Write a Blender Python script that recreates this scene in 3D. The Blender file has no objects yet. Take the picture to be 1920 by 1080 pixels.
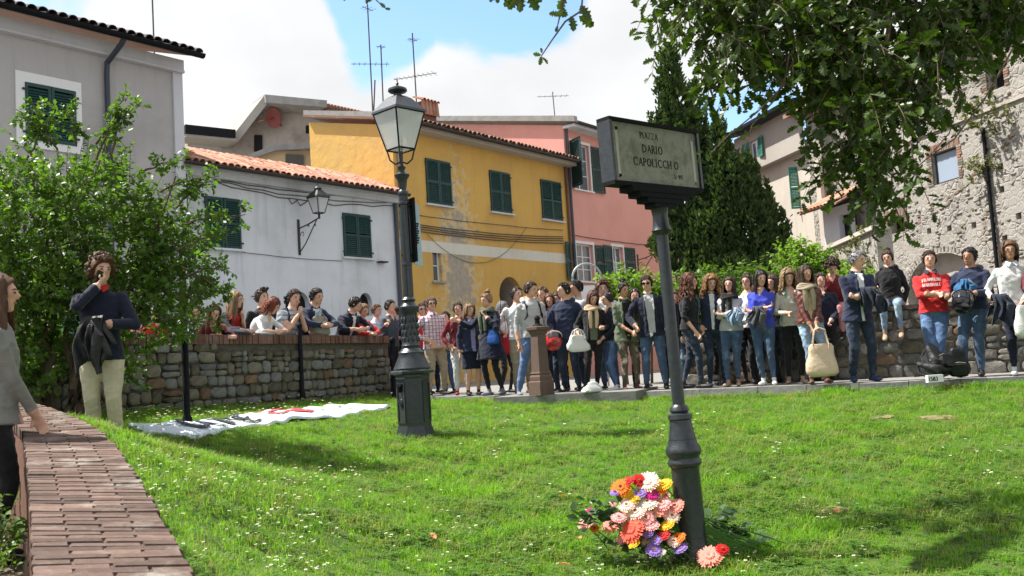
import bpy, bmesh, math, random
import numpy as np
from mathutils import Vector, Matrix
R = math.radians
rng = np.random.default_rng(7)
random.seed(7)
scene = bpy.context.scene
COL = scene.collection

# ------------------------------------------------------------------ camera
F_PX = 1750.0
CAM = np.array([0.0, 0.0, 1.25])
PITCH, ROLL = R(4.5), R(3.5)
_fwd = np.array([0, math.cos(PITCH), math.sin(PITCH)])
_up0 = np.array([0, -math.sin(PITCH), math.cos(PITCH)])
_x = np.array([1.0, 0, 0])
_rt = math.cos(ROLL) * _x - math.sin(ROLL) * _up0
_up = math.cos(ROLL) * _up0 + math.sin(ROLL) * _x
cam = bpy.data.cameras.new('camera'); camo = bpy.data.objects.new('camera', cam); COL.objects.link(camo)
cam.sensor_width = 36.0; cam.lens = 36.0 * F_PX / 1920.0
cam.clip_start = 0.05; cam.clip_end = 2000
cam.dof.use_dof = True; cam.dof.focus_distance = 9.5; cam.dof.aperture_fstop = 8.0
M = Matrix(((_rt[0], _up[0], -_fwd[0], CAM[0]), (_rt[1], _up[1], -_fwd[1], CAM[1]), (_rt[2], _up[2], -_fwd[2], CAM[2]), (0, 0, 0, 1)))
camo.matrix_world = M
scene.camera = camo
scene.render.resolution_x = 1024; scene.render.resolution_y = 576

def ray(px, py):
    d = F_PX * _fwd + (px - 960) * _rt + (540 - py) * _up
    return d / d[1]
def P(px, py, d):                       # world point seen at a pixel, d metres ahead
    return CAM + ray(px, py) * d
def Pz(px, py, z):
    r = ray(px, py); return CAM + r * ((z - CAM[2]) / r[2])
def px_of(p):
    v = np.array(p) - CAM
    w = v @ _fwd
    return 960 + F_PX * (v @ _rt) / w, 540 - F_PX * (v @ _up) / w

# ------------------------------------------------------------------ light
SUN_DIR = np.array([-0.93, 0.24, 0.0]); SUN_DIR /= np.linalg.norm(SUN_DIR)
SUN_EL = R(57)
sd = Vector((SUN_DIR[0] * math.cos(SUN_EL), SUN_DIR[1] * math.cos(SUN_EL), math.sin(SUN_EL)))
sun = bpy.data.lights.new('sun', 'SUN'); sun.energy = 5.0; sun.angle = R(0.55); sun.color = (1.0, 0.955, 0.88)
suno = bpy.data.objects.new('sun', sun); COL.objects.link(suno)
suno.rotation_euler = sd.to_track_quat('Z', 'Y').to_euler(); suno.location = (-20, 5, 30)
world = bpy.data.worlds.new('World'); scene.world = world; world.use_nodes = True
nt = world.node_tree; nt.nodes.clear()
def wn(t, **k):
    n = nt.nodes.new(t)
    for a, b in k.items(): setattr(n, a, b)
    return n
sky = wn('ShaderNodeTexSky', sky_type='NISHITA', sun_disc=False)
sky.sun_elevation = SUN_EL; sky.sun_rotation = math.atan2(SUN_DIR[0], SUN_DIR[1]); sky.air_density = 1.0; sky.dust_density = 0.4; sky.ozone_density = 1.5
tc = wn('ShaderNodeTexCoord')
def wmath(op, a, b=None, clamp=False):
    n = wn('ShaderNodeMath', operation=op, use_clamp=clamp)
    for i, v in enumerate((a, b)):
        if v is None: continue
        if isinstance(v, (int, float)): n.inputs[i].default_value = v
        else: nt.links.new(v, n.inputs[i])
    return n.outputs[0]
n1 = wn('ShaderNodeTexNoise'); n1.inputs['Scale'].default_value = 3.0; n1.inputs['Detail'].default_value = 9; n1.inputs['Roughness'].default_value = 0.52; n1.inputs['Distortion'].default_value = 0.15
mp = wn('ShaderNodeMapping'); mp.inputs['Scale'].default_value = (1, 1, 1.5); mp.inputs['Location'].default_value = (0.35, 0.1, 0.62)
nt.links.new(tc.outputs['Generated'], mp.inputs[0]); nt.links.new(mp.outputs[0], n1.inputs['Vector'])
def blob(px, py, inner, outer):         # 1 near that direction, 0 away from it (angles in degrees)
    v = Vector(ray(px, py)).normalized()
    d = wn('ShaderNodeVectorMath', operation='DOT_PRODUCT'); nt.links.new(tc.outputs['Generated'], d.inputs[0]); d.inputs[1].default_value = v
    m = wn('ShaderNodeMapRange', interpolation_type='SMOOTHSTEP'); m.inputs['From Min'].default_value = math.cos(R(outer)); m.inputs['From Max'].default_value = math.cos(R(inner))
    nt.links.new(d.outputs['Value'], m.inputs['Value']); return m.outputs[0]
gap = wmath('MAXIMUM', blob(690, 20, 1.5, 6.0), wmath('MULTIPLY', blob(930, -10, 1.5, 6.5), 0.9))
gap = wmath('MAXIMUM', gap, wmath('MULTIPLY', blob(1390, 240, 1, 5), 0.8))
gap = wmath('MAXIMUM', gap, wmath('MULTIPLY', blob(380, 235, 0, 2.2), 0.5))
bulk = wmath('ADD', wmath('MULTIPLY', blob(430, 90, 3, 8), 0.3), wmath('MULTIPLY', blob(900, 330, 4, 10), 0.12))
cl = wmath('ADD', wmath('SUBTRACT', n1.outputs['Fac'], wmath('MULTIPLY', gap, 0.24)), bulk)
cov = wn('ShaderNodeMapRange', interpolation_type='SMOOTHSTEP'); cov.inputs['From Min'].default_value = 0.36; cov.inputs['From Max'].default_value = 0.455
nt.links.new(cl, cov.inputs['Value'])
n2 = wn('ShaderNodeTexNoise'); n2.inputs['Scale'].default_value = 7; n2.inputs['Detail'].default_value = 5; nt.links.new(mp.outputs[0], n2.inputs['Vector'])
shade = wn('ShaderNodeMapRange'); shade.inputs['From Min'].default_value = 0.3; shade.inputs['From Max'].default_value = 0.7; shade.inputs['To Min'].default_value = 4.6; shade.inputs['To Max'].default_value = 5.4
nt.links.new(n2.outputs['Fac'], shade.inputs['Value'])
cc = wn('ShaderNodeCombineColor')
nt.links.new(wmath('MULTIPLY', shade.outputs[0], 0.975), cc.inputs[0]); nt.links.new(wmath('MULTIPLY', shade.outputs[0], 0.99), cc.inputs[1]); nt.links.new(shade.outputs[0], cc.inputs[2])
mx = wn('ShaderNodeMix', data_type='RGBA'); nt.links.new(cov.outputs[0], mx.inputs[0]); 
skm = wn('ShaderNodeVectorMath', operation='MULTIPLY'); nt.links.new(sky.outputs[0], skm.inputs[0]); skm.inputs[1].default_value = (1.28, 1.38, 1.42)
nt.links.new(skm.outputs[0], mx.inputs[6]); nt.links.new(cc.outputs[0], mx.inputs[7])
bg = wn('ShaderNodeBackground'); bg.inputs[1].default_value = 0.1; nt.links.new(mx.outputs[2], bg.inputs[0])
wo = wn('ShaderNodeOutputWorld'); nt.links.new(bg.outputs[0], wo.inputs[0])
vs = scene.view_settings; vs.view_transform = 'Standard'; vs.look = 'None'; vs.gamma = 1.0; vs.use_curve_mapping = False
vs.exposure = 1.0
scene.cycles.max_bounces = 6; scene.cycles.transparent_max_bounces = 6

# ------------------------------------------------------------------ objects
def setp(o, label=None, cat=None, group=None, kind=None):
    if label: o['label'] = label
    if cat: o['category'] = cat
    if group: o['group'] = group
    if kind: o['kind'] = kind
    return o
def thing(name, label, cat, loc=(0, 0, 0), rz=0.0, group=None):
    o = bpy.data.objects.new(name, None); COL.objects.link(o); o.location = loc; o.rotation_euler = (0, 0, rz)
    o.empty_display_size = 0.2
    return setp(o, label, cat, group)
def link(name, me, parent=None, loc=None, rot=None, scale=None):
    o = bpy.data.objects.new(name, me); COL.objects.link(o)
    if parent is not None: o.parent = parent
    if loc is not None: o.location = loc
    if rot is not None: o.rotation_euler = rot
    if scale is not None: o.scale = scale
    return o

def frame_for(d, ref=None):
    d = np.array(d, float); d /= (np.linalg.norm(d) + 1e-12)
    r = np.array(ref if ref is not None else (0, 0, 1.0), float)
    if abs(d @ r) > 0.98 * np.linalg.norm(r): r = np.array([0, 1.0, 0]) if abs(d[1]) < 0.9 else np.array([1.0, 0, 0])
    a = np.cross(d, r); a /= np.linalg.norm(a); b = np.cross(a, d)
    return a, b

class MB:
    def __init__(s): s.v = []; s.f = []; s.m = []; s.mi = 0
    def add(s, vs_, fs, mi=None):
        o = len(s.v); s.v.extend([tuple(map(float, p)) for p in vs_]); s.f.extend([tuple(i + o for i in f) for f in fs]); s.m.extend([s.mi if mi is None else mi] * len(fs)); return s
    def box(s, x0, x1, y0, y1, z0, z1, mi=None, X=None):
        p = [(x, y, z) for z in (z0, z1) for y in (y0, y1) for x in (x0, x1)]
        if X is not None: p = [tuple(X @ Vector(q)) for q in p]
        return s.add(p, [(0, 2, 3, 1), (4, 5, 7, 6), (0, 1, 5, 4), (2, 6, 7, 3), (0, 4, 6, 2), (1, 3, 7, 5)], mi)
    def loft(s, rings, cap=True, mi=None, closed=True):
        n = len(rings[0]); vv = [p for r in rings for p in r]; ff = []
        for i in range(len(rings) - 1):
            for j in range(n if closed else n - 1):
                k = (j + 1) % n
                ff.append((i * n + j, i * n + k, (i + 1) * n + k, (i + 1) * n + j))
        if cap and closed:
            ff.append(tuple(range(n - 1, -1, -1))); ff.append(tuple((len(rings) - 1) * n + j for j in range(n)))
        return s.add(vv, ff, mi)
    def tube(s, pts, rad, n=8, mi=None, flat=1.0, ref=None, cap=True, round_=False):
        pts = [np.array(p, float) for p in pts]; m = len(pts)
        if not hasattr(rad, '__len__'): rad = [rad] * m
        rings = []; 
        def ring(c, a, b, r): return [c + a * (math.cos(2 * math.pi * j / n) * r) + b * (math.sin(2 * math.pi * j / n) * r * flat) for j in range(n)]
        for i in range(m):
            d = pts[min(i + 1, m - 1)] - pts[max(i - 1, 0)]
            a, b = frame_for(d, ref)
            if round_ and i == 0:
                dn = d / np.linalg.norm(d)
                rings.append(ring(pts[0] - dn * rad[0] * .92, a, b, rad[0] * .38)); rings.append(ring(pts[0] - dn * rad[0] * .62, a, b, rad[0] * .78))
            rings.append(ring(pts[i], a, b, rad[i]))
            if round_ and i == m - 1:
                dn = d / np.linalg.norm(d)
                rings.append(ring(pts[i] + dn * rad[i] * .62, a, b, rad[i] * .78)); rings.append(ring(pts[i] + dn * rad[i] * .92, a, b, rad[i] * .38))
        return s.loft(rings, cap, mi)
    def lathe(s, prof, n=20, c=(0, 0, 0), mi=None, rot=0.0, cap=True):
        rings = [[(c[0] + r * math.cos(rot + 2 * math.pi * j / n), c[1] + r * math.sin(rot + 2 * math.pi * j / n), c[2] + z) for j in range(n)] for r, z in prof]
        return s.loft(rings, cap, mi)
    def ell(s, c, r, n=10, m=7, Rm=None, mi=None):
        rings = []
        for i in range(m + 1):
            t = math.pi * (i + 0.02 if i == 0 else (i - 0.02 if i == m else i)) / m
            rg = []
            for j in range(n):
                p = np.array([r[0] * math.sin(t) * math.cos(2 * math.pi * j / n), r[1] * math.sin(t) * math.sin(2 * math.pi * j / n), -r[2] * math.cos(t)])
                if Rm is not None: p = Rm @ p
                rg.append(p + np.array(c))
            rings.append(rg)
        return s.loft(rings, True, mi)
    def prism(s, poly, vec, mi=None):       # poly: 3D points, extruded by vec
        n = len(poly); a = [np.array(p, float) for p in poly]; b = [p + np.array(vec, float) for p in a]
        ff = [tuple(range(n)), tuple(range(2 * n - 1, n - 1, -1))] + [(j, j + n, (j + 1) % n + n, (j + 1) % n) for j in range(n)]
        return s.add(a + b, ff, mi)
    def mesh(s, name, mats, smooth=False, angle=None):
        me = bpy.data.meshes.new(name); me.from_pydata(s.v, [], s.f)
        for m in (mats if isinstance(mats, (list, tuple)) else [mats]): me.materials.append(m)
        if any(s.m): me.polygons.foreach_set('material_index', s.m)
        bm = bmesh.new(); bm.from_mesh(me); bmesh.ops.recalc_face_normals(bm, faces=bm.faces)
        if smooth:
            lim = R(angle or 40)
            for f in bm.faces: f.smooth = True
            for e in bm.edges:
                if len(e.link_faces) == 2 and e.calc_face_angle(0) > lim: e.smooth = False
        bm.to_mesh(me); bm.free(); me.update()
        return me
    def obj(s, name, mats, parent=None, smooth=False, angle=None, **k):
        return link(name, s.mesh(name, mats, smooth, angle), parent, **k)

# ------------------------------------------------------------------ materials
MATS = {}
def nodes_of(name, rough=0.7, spec=0.3, metal=0.0):
    m = bpy.data.materials.new(name); m.use_nodes = True; t = m.node_tree; b = t.nodes['Principled BSDF']
    b.inputs['Roughness'].default_value = rough; b.inputs['Specular IOR Level'].default_value = spec; b.inputs['Metallic'].default_value = metal
    MATS[name] = m
    return m, t, b
def tcoord(t, which='Object'):
    n = t.nodes.new('ShaderNodeTexCoord'); return n.outputs[which]
def noise(t, vec, scale, detail=4, rough=0.55, dist=0.0):
    n = t.nodes.new('ShaderNodeTexNoise'); n.inputs['Scale'].default_value = scale; n.inputs['Detail'].default_value = detail; n.inputs['Roughness'].default_value = rough; n.inputs['Distortion'].default_value = dist
    t.links.new(vec, n.inputs['Vector']); return n.outputs['Fac']
def remap(t, v, a, b, c=0.0, d=1.0, smooth=True):
    n = t.nodes.new('ShaderNodeMapRange'); n.interpolation_type = 'SMOOTHSTEP' if smooth else 'LINEAR'
    n.inputs['From Min'].default_value = a; n.inputs['From Max'].default_value = b; n.inputs['To Min'].default_value = c; n.inputs['To Max'].default_value = d
    t.links.new(v, n.inputs['Value']); return n.outputs[0]
def mixc(t, f, a, b, mode='MIX'):
    n = t.nodes.new('ShaderNodeMix'); n.data_type = 'RGBA'; n.blend_type = mode
    for i, v in ((0, f), (6, a), (7, b)):
        if isinstance(v, (int, float)): n.inputs[i].default_value = v
        elif isinstance(v, tuple): n.inputs[i].default_value = (*v[:3], 1)
        else: t.links.new(v, n.inputs[i])
    return n.outputs[2]
def bump(t, b, h, strength=0.3, dist=0.01):
    n = t.nodes.new('ShaderNodeBump'); n.inputs['Strength'].default_value = strength; n.inputs['Distance'].default_value = dist
    t.links.new(h, n.inputs['Height'])
    if b.inputs['Normal'].is_linked: t.links.new(b.inputs['Normal'].links[0].from_socket, n.inputs['Normal'])
    t.links.new(n.outputs[0], b.inputs['Normal'])
def mth(t, op, a, b_=0.0, clamp=False):
    n = t.nodes.new('ShaderNodeMath'); n.operation = op; n.use_clamp = clamp
    for i, v in enumerate((a, b_)):
        if isinstance(v, (int, float)): n.inputs[i].default_value = v
        else: t.links.new(v, n.inputs[i])
    return n.outputs[0]
def mapv(t, vec, sc=(1, 1, 1), loc=(0, 0, 0)):
    n = t.nodes.new('ShaderNodeMapping'); n.inputs['Scale'].default_value = sc; n.inputs['Location'].default_value = loc; t.links.new(vec, n.inputs[0]); return n.outputs[0]
def objrand(t):
    return t.nodes.new('ShaderNodeObjectInfo').outputs['Random']
def dark(c, k): return tuple(x * k for x in c)

def simple(name, c, rough=0.7, spec=0.3, metal=0.0, var=0.12, scale=20, bmp=0.15, bd=0.004, rnd=0.0):
    if name in MATS: return MATS[name]
    m, t, b = nodes_of(name, rough, spec, metal); v = tcoord(t)
    f = noise(t, v, scale, 4)
    col = mixc(t, f, dark(c, 1 - var * 1.6), dark(c, 1 + var))
    if rnd:
        r = objrand(t); col = mixc(t, r, mixc(t, 1.0, col, (1 - rnd,) * 3, 'MULTIPLY'), col)
    t.links.new(col, b.inputs['Base Color'])
    if bmp: bump(t, b, noise(t, v, scale * 3, 3), bmp, bd)
    return m
def plaster(name, c, stain, stain_amt=0.35, sc=0.6, bd=0.02, streak=0.25, fine=None):
    m, t, b = nodes_of(name, 0.88, 0.15); v = tcoord(t)
    big = remap(t, noise(t, v, sc, 6, 0.62), 0.42, 0.72)
    col = mixc(t, mth(t, 'MULTIPLY', big, stain_amt), c, stain)
    st = remap(t, noise(t, mapv(t, v, (2.2, 2.2, 0.18)), 1.6, 5, 0.6), 0.5, 0.78)
    col = mixc(t, mth(t, 'MULTIPLY', st, streak), col, dark(stain, 0.8))
    col = mixc(t, mth(t, 'MULTIPLY', noise(t, v, 9, 5), 0.16), col, dark(c, 0.6))
    if fine: col = fine(t, v, col)
    t.links.new(col, b.inputs['Base Color'])
    bump(t, b, noise(t, v, 3, 6, 0.6), 0.5, bd); bump(t, b, noise(t, v, 60, 3), 0.25, 0.004)
    return m

white_plaster = plaster('white_plaster', (0.70, 0.74, 0.79), (0.42, 0.44, 0.46), 0.6, 0.5, streak=.45)
grey_plaster = plaster('grey_plaster', (0.45, 0.435, 0.44), (0.27, 0.255, 0.26), 0.8, 0.35, 0.03, .4)
trim_plaster = plaster('trim_plaster', (0.60, 0.61, 0.66), (0.45, 0.45, 0.48), 0.3, 0.6)
cream_plaster = plaster('cream_plaster', (0.58, 0.44, 0.27), (0.42, 0.33, 0.25), 0.4)
def _ypatch(t, v, col):
    sep = t.nodes.new('ShaderNodeSeparateXYZ'); t.links.new(v, sep.inputs[0])
    # worn render, bare patch low in the middle of the facade (object space: x along the facade, z up)
    dx = mth(t, 'SUBTRACT', sep.outputs[0], YP[0]); dz = mth(t, 'SUBTRACT', sep.outputs[2], YP[1])
    r = mth(t, 'SQRT', mth(t, 'ADD', mth(t, 'POWER', mth(t, 'ABSOLUTE', mth(t, 'DIVIDE', dx, 0.75)), 2), mth(t, 'POWER', mth(t, 'ABSOLUTE', mth(t, 'DIVIDE', dz, 2.7)), 2)))
    n = noise(t, v, 2.3, 8, 0.68)
    core = remap(t, mth(t, 'SUBTRACT', mth(t, 'MULTIPLY', n, 5.5), mth(t, 'ADD', mth(t, 'MULTIPLY', r, 1.1), 1.85)), -0.05, 0.12)
    edge = remap(t, mth(t, 'SUBTRACT', mth(t, 'MULTIPLY', noise(t, v, 3.7, 8, 0.75), 5.5), mth(t, 'ADD', r, 1.6)), 0.0, 0.12)
    col = mixc(t, mth(t, 'MULTIPLY', edge, 0.75), col, (0.62, 0.50, 0.30))
    col = mixc(t, mth(t, 'MULTIPLY', core, 0.8), col, mixc(t, noise(t, v, 7, 5), (0.17, 0.165, 0.165), (0.50, 0.46, 0.40)))
    low = remap(t, mth(t, 'SUBTRACT', noise(t, v, 1.9, 7, 0.7), mth(t, 'MULTIPLY', mth(t, 'ABSOLUTE', mth(t, 'SUBTRACT', sep.outputs[2], YP[1] - 0.6)), 0.06)), 0.54, 0.57)
    col = mixc(t, mth(t, 'MULTIPLY', low, 0.5), col, (0.62, 0.49, 0.22))
    return col
YP = (2.6, 3.9)
yellow_plaster = plaster('yellow_plaster', (0.66, 0.41, 0.115), (0.44, 0.28, 0.12), 0.5, 0.5, 0.02, 0.3, _ypatch)
yellow_rough = plaster('yellow_rough_plaster', (0.68, 0.42, 0.13), (0.55, 0.36, 0.16), 0.6, 1.2, 0.05, 0.2)
pink_plaster = plaster('pink_plaster', (0.76, 0.38, 0.325), (0.60, 0.29, 0.25), 0.6, 0.4, 0.01, 0.15)
band_plaster = plaster('band_plaster', (0.68, 0.66, 0.58), (0.5, 0.46, 0.36), 0.5, 1.0)
shade_grey = plaster('old_grey_plaster', (0.42, 0.38, 0.34), (0.22, 0.18, 0.15), 0.8, 1.4, 0.06, 0.3)
ochre_plaster = plaster('buff_plaster', (0.38, 0.35, 0.315), (0.29, 0.265, 0.235), 0.5, 0.5)
cream_light = plaster('pale_cream_plaster', (0.50, 0.46, 0.40), (0.36, 0.33, 0.29), 0.5, 0.4, 0.02, 0.35)
def _rubble(name, a, b_, c, mortar, sc, gap=0.09, bd=0.05, mort_amt=1.0):
    m, t, b = nodes_of(name, 0.9, 0.12); v = tcoord(t)
    w = mixc(t, 0.12, v, t_noise_col(t, v, 2.5), 'ADD')
    vo = t.nodes.new('ShaderNodeTexVoronoi'); vo.feature = 'F1'; vo.inputs['Scale'].default_value = sc; vo.inputs['Randomness'].default_value = 1; t.links.new(w, vo.inputs['Vector'])
    ve = t.nodes.new('ShaderNodeTexVoronoi'); ve.feature = 'DISTANCE_TO_EDGE'; ve.inputs['Scale'].default_value = sc; t.links.new(w, ve.inputs['Vector'])
    sp = t.nodes.new('ShaderNodeSeparateColor'); t.links.new(vo.outputs['Color'], sp.inputs[0])
    col = mixc(t, remap(t, sp.outputs[0], 0.2, 0.8), a, b_); col = mixc(t, remap(t, sp.outputs[1], 0.72, 0.9), col, c)
    e = remap(t, ve.outputs['Distance'], 0.0, gap)
    cover = remap(t, noise(t, v, 0.9, 6, 0.65), 0.36, 0.54)           # where old render still covers the stones
    e2 = mth(t, 'MULTIPLY', e, mth(t, 'SUBTRACT', 1.0, mth(t, 'MULTIPLY', cover, mort_amt)))
    col = mixc(t, e2, mortar, col)
    col = mixc(t, mth(t, 'MULTIPLY', remap(t, noise(t, mapv(t, v, (1, 1, .3)), 2, 6), 0.5, 0.75), 0.4), col, dark(mortar, 0.5))
    t.links.new(col, b.inputs['Base Color']); bump(t, b, e2, 0.9, bd); bump(t, b, noise(t, v, 12, 6, 0.7), 0.7, bd * 0.6)
    return m
def t_noise_col(t, v, s):
    n = t.nodes.new('ShaderNodeTexNoise'); n.inputs['Scale'].default_value = s; t.links.new(v, n.inputs['Vector']); return n.outputs['Color']
rubble = _rubble('rubble_masonry', (0.22, 0.205, 0.185), (0.31, 0.29, 0.26), (0.24, 0.17, 0.14), (0.33, 0.31, 0.28), 5.2, gap=.16, mort_amt=.85)
mortar = simple('mortar', (0.115, 0.105, 0.085), 0.95, 0.1, var=0.35, scale=14, bmp=0.6, bd=0.02)
pale_mortar = simple('pale_mortar', (0.34, 0.31, 0.27), 0.95, 0.1, var=0.3, scale=10, bmp=0.6, bd=0.02)
def stonemat(name, a, b_, moss=0.4):
    m, t, b = nodes_of(name, 0.9, 0.12); v = tcoord(t)
    r = objrand(t); col = mixc(t, r, a, b_)
    col = mixc(t, remap(t, noise(t, v, 9, 6, 0.7), 0.35, 0.7), mixc(t, 1.0, col, (0.55,) * 3, 'MULTIPLY'), col)
    col = mixc(t, mth(t, 'MULTIPLY', remap(t, noise(t, v, 4, 5), 0.5, 0.65), moss), col, (0.13, 0.14, 0.06))
    t.links.new(col, b.inputs['Base Color']); bump(t, b, noise(t, v, 16, 8, 0.7), 0.9, 0.03)
    return m
stone_a = stonemat('field_stone', (0.11, 0.10, 0.075), (0.25, 0.23, 0.185))
stone_b = stonemat('grey_stone', (0.14, 0.145, 0.14), (0.25, 0.25, 0.24), 0.3)
stone_c = stonemat('rusty_stone', (0.17, 0.11, 0.075), (0.26, 0.17, 0.11), 0.3)
stone_w = stonemat('pale_stone', (0.27, 0.25, 0.22), (0.38, 0.355, 0.32), 0.1)
def brickmat(name, a, b_, lich=0.3):
    m, t, b = nodes_of(name, 0.85, 0.15); v = tcoord(t)
    r = objrand(t); col = mixc(t, r, a, b_)
    col = mixc(t, remap(t, noise(t, v, 30, 6, 0.7), 0.3, 0.7), mixc(t, 1.0, col, (0.7,) * 3, 'MULTIPLY'), col)
    ge = t.nodes.new('ShaderNodeNewGeometry'); wv = mapv(t, ge.outputs['Position'])
    col = mixc(t, mth(t, 'MULTIPLY', remap(t, noise(t, wv, 3.2, 6, 0.7), 0.5, 0.7), lich), col, (0.36, 0.33, 0.29))
    t.links.new(col, b.inputs['Base Color']); bump(t, b, noise(t, v, 55, 6, 0.7), 0.7, 0.006)
    return m
coping_brick = brickmat('coping_brick', (0.085, 0.058, 0.048), (0.205, 0.138, 0.112), 0.65)
dark_brick = brickmat('dark_brick', (0.10, 0.055, 0.04), (0.22, 0.12, 0.09), 0.25)
tile_mat = brickmat('terracotta_tile', (0.34, 0.14, 0.09), (0.62, 0.35, 0.25), 0.5)
old_tile = brickmat('old_tile', (0.22, 0.12, 0.09), (0.36, 0.22, 0.16), 0.4)
green_paint = simple('green_shutter_paint', (0.012, 0.055, 0.05), 0.5, 0.4, var=0.2, scale=8, bmp=0.2)
bright_green = simple('faded_green_paint', (0.03, 0.19, 0.14), 0.6, 0.3)
white_paint = simple('white_paint', (0.74, 0.75, 0.76), 0.5, 0.4, var=0.05)
dark_gap = simple('dark_interior', (0.02, 0.02, 0.022), 0.9, 0.1)
iron = simple('cast_iron', (0.040, 0.047, 0.055), 0.33, 0.6, 0.25, var=0.4, scale=26, bmp=0.5, bd=0.004)
iron_dark = simple('dark_iron', (0.010, 0.011, 0.014), 0.7, 0.12, 0.0, var=0.3)
wrought = simple('wrought_iron', (0.03, 0.035, 0.035), 0.6, 0.4)
zinc = simple('zinc_pipe', (0.07, 0.08, 0.10), 0.5, 0.5, 0.4)
gutter_mat = simple('gutter_copper', (0.05, 0.045, 0.045), 0.5, 0.4, 0.3)
concrete = simple('concrete_edge', (0.33, 0.32, 0.31), 0.9, 0.15, var=0.3, scale=4, bmp=0.5, bd=0.01)
kerb_stone = simple('kerb_stone', (0.27, 0.265, 0.255), 0.9, 0.15, var=0.3, scale=7, bmp=0.5, bd=0.01, rnd=0.2)
wire_mat = simple('cable', (0.10, 0.095, 0.09), 0.7, 0.2)
wood = simple('old_wood', (0.17, 0.10, 0.06), 0.8, 0.2, var=0.4)
rust = simple('rusty_iron', (0.16, 0.085, 0.06), 0.75, 0.25, 0.2, var=0.3, scale=10, bmp=0.4)
bark = simple('bark', (0.16, 0.12, 0.09), 0.95, 0.1, var=0.4, scale=30, bmp=0.8, bd=0.01)
def glassmat(name, tint=(0.10, 0.13, 0.16), rough=0.06):
    m, t, b = nodes_of(name, rough, 0.9); b.inputs['Base Color'].default_value = (*tint, 1); return m
window_glass = glassmat('window_glass')
def clearglass():
    m, t, b = nodes_of('lantern_glass', 0.12, 0.6); b.inputs['Base Color'].default_value = (0.78, 0.80, 0.80, 1); b.inputs['Alpha'].default_value = 0.42; return m
lantern_glass = clearglass()
# ------------------------------------------------------------------ terrain
SW_A = P(380, 765, 12.4); SW_B = P(735, 745, 17.2)           # foot of the stone wall on the left
EDGE = [P(x, y, d) for x, y, d in ((741, 741, 17.3), (810, 740, 16.5), (990, 741, 15.0), (1210, 736, 14.2), (1420, 729, 13.3), (1610, 719, 12.5), (1800, 711, 12.0), (1930, 705, 11.7), (2200, 692, 11.1), (2900, 670, 10.2))]
def plaza_z(x): return 0.68 + 0.03 * max(0.0, -x)
COP_R = [P(600, 1500, 1.55), P(460, 1240, 2.0), P(385, 1110, 2.5), P(345, 1040, 2.82), P(322, 1000, 3.1), P(290, 945, 3.55), P(262, 900, 4.05), P(236, 860, 4.6), P(213, 828, 5.2), P(180, 800, 5.75), P(130, 777, 6.25), P(75, 757, 6.8), P(0, 741, 7.4), P(-120, 728, 8.1)]
COP_L = [P(75, 1600, 1.25), P(66, 1250, 1.85), P(62, 1110, 2.42), P(61, 1050, 2.75), P(60, 1000, 3.1), P(57, 945, 3.55), P(54, 900, 4.05), P(50, 860, 4.6), P(46, 830, 5.15), P(42, 806, 5.6), P(22, 786, 6.0), P(-15, 770, 6.35), P(-70, 757, 6.8), P(-190, 745, 7.3)]
ctl = [p - [0, 0, 0.05] for p in COP_R[1:12]]
for x, y, d in ((1300, 1050, 5.65), (780, 818, 10.8), (960, 1080, 5.35), (1920, 1080, 4.75), (1300, 1250, 4.0), (700, 1080, 5.0), (560, 1080, 4.3), (470, 1080, 3.55), (430, 950, 5.0), (200, 852, 8.2), (350, 792, 10.6), (250, 812, 9.6), (330, 880, 6.0), (600, 900, 7.9), (1000, 900, 8.0), (1500, 880, 7.4)):
    ctl.append(P(x, y, d))
for e in EDGE[:-1]: ctl.append(e - [0, 0.05, 0.10])
for t_ in (-0.6, -0.25, 0, 0.5, 1): ctl.append(SW_A + (SW_B - SW_A) * t_)
ctl += [np.array([-2.0, 0.5, 0.5]), np.array([3, 0.5, -0.05]), np.array([6, 2, 0.0])]
ctl = np.array(ctl)
_D = np.linalg.norm(ctl[:, None, :2] - ctl[None, :, :2], axis=2)
_n = len(ctl)
_A = np.zeros((_n + 3, _n + 3)); _A[:_n, :_n] = _D - np.eye(_n) * 0.02; _A[:_n, _n] = 1; _A[:_n, _n + 1:] = ctl[:, :2]; _A[_n, :_n] = 1; _A[_n + 1:, :_n] = ctl[:, :2].T
_w = np.linalg.solve(_A, np.concatenate([ctl[:, 2], [0, 0, 0]]))
def lawn_z(x, y):
    q = np.stack([np.atleast_1d(x), np.atleast_1d(y)], 1).astype(float)
    D = np.linalg.norm(q[:, None] - ctl[None, :, :2], axis=2)
    z = D @ _w[:_n] + _w[_n] + q @ _w[_n + 1:]
    z += 0.012 * np.sin(q[:, 0] * 5.1 + 1.3 * np.sin(q[:, 1] * 3.3)) * np.sin(q[:, 1] * 4.3 + q[:, 0])
    return z
def lz(x, y): return float(lawn_z([x], [y])[0])
def edge_y(x):                              # far edge of the lawn at a given x
    xs = [p[0] for p in EDGE]; ys = [p[1] for p in EDGE]
    wd = (SW_B - SW_A)[:2]
    x = np.asarray(x, float)
    e = np.interp(x, xs, ys)
    wl = SW_B[1] + (x - SW_B[0]) * wd[1] / wd[0]
    return np.where(x < xs[0], wl, e)
def cop_x(y):
    ys = [p[1] for p in COP_R]; xs = [p[0] for p in COP_R]
    return np.interp(y, ys, xs)
def _soil():
    m, t, b = nodes_of('turf_soil', 0.95, 0.1); v = tcoord(t)
    c = mixc(t, remap(t, noise(t, v, 1.4, 6), 0.35, 0.7), (0.045, 0.10, 0.018), (0.075, 0.13, 0.03))
    c = mixc(t, remap(t, noise(t, v, 14, 5), 0.45, 0.75), c, (0.09, 0.085, 0.035))
    t.links.new(c, b.inputs['Base Color']); bump(t, b, noise(t, v, 25, 6, 0.7), 0.8, 0.02); return m
soil = _soil()
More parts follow.
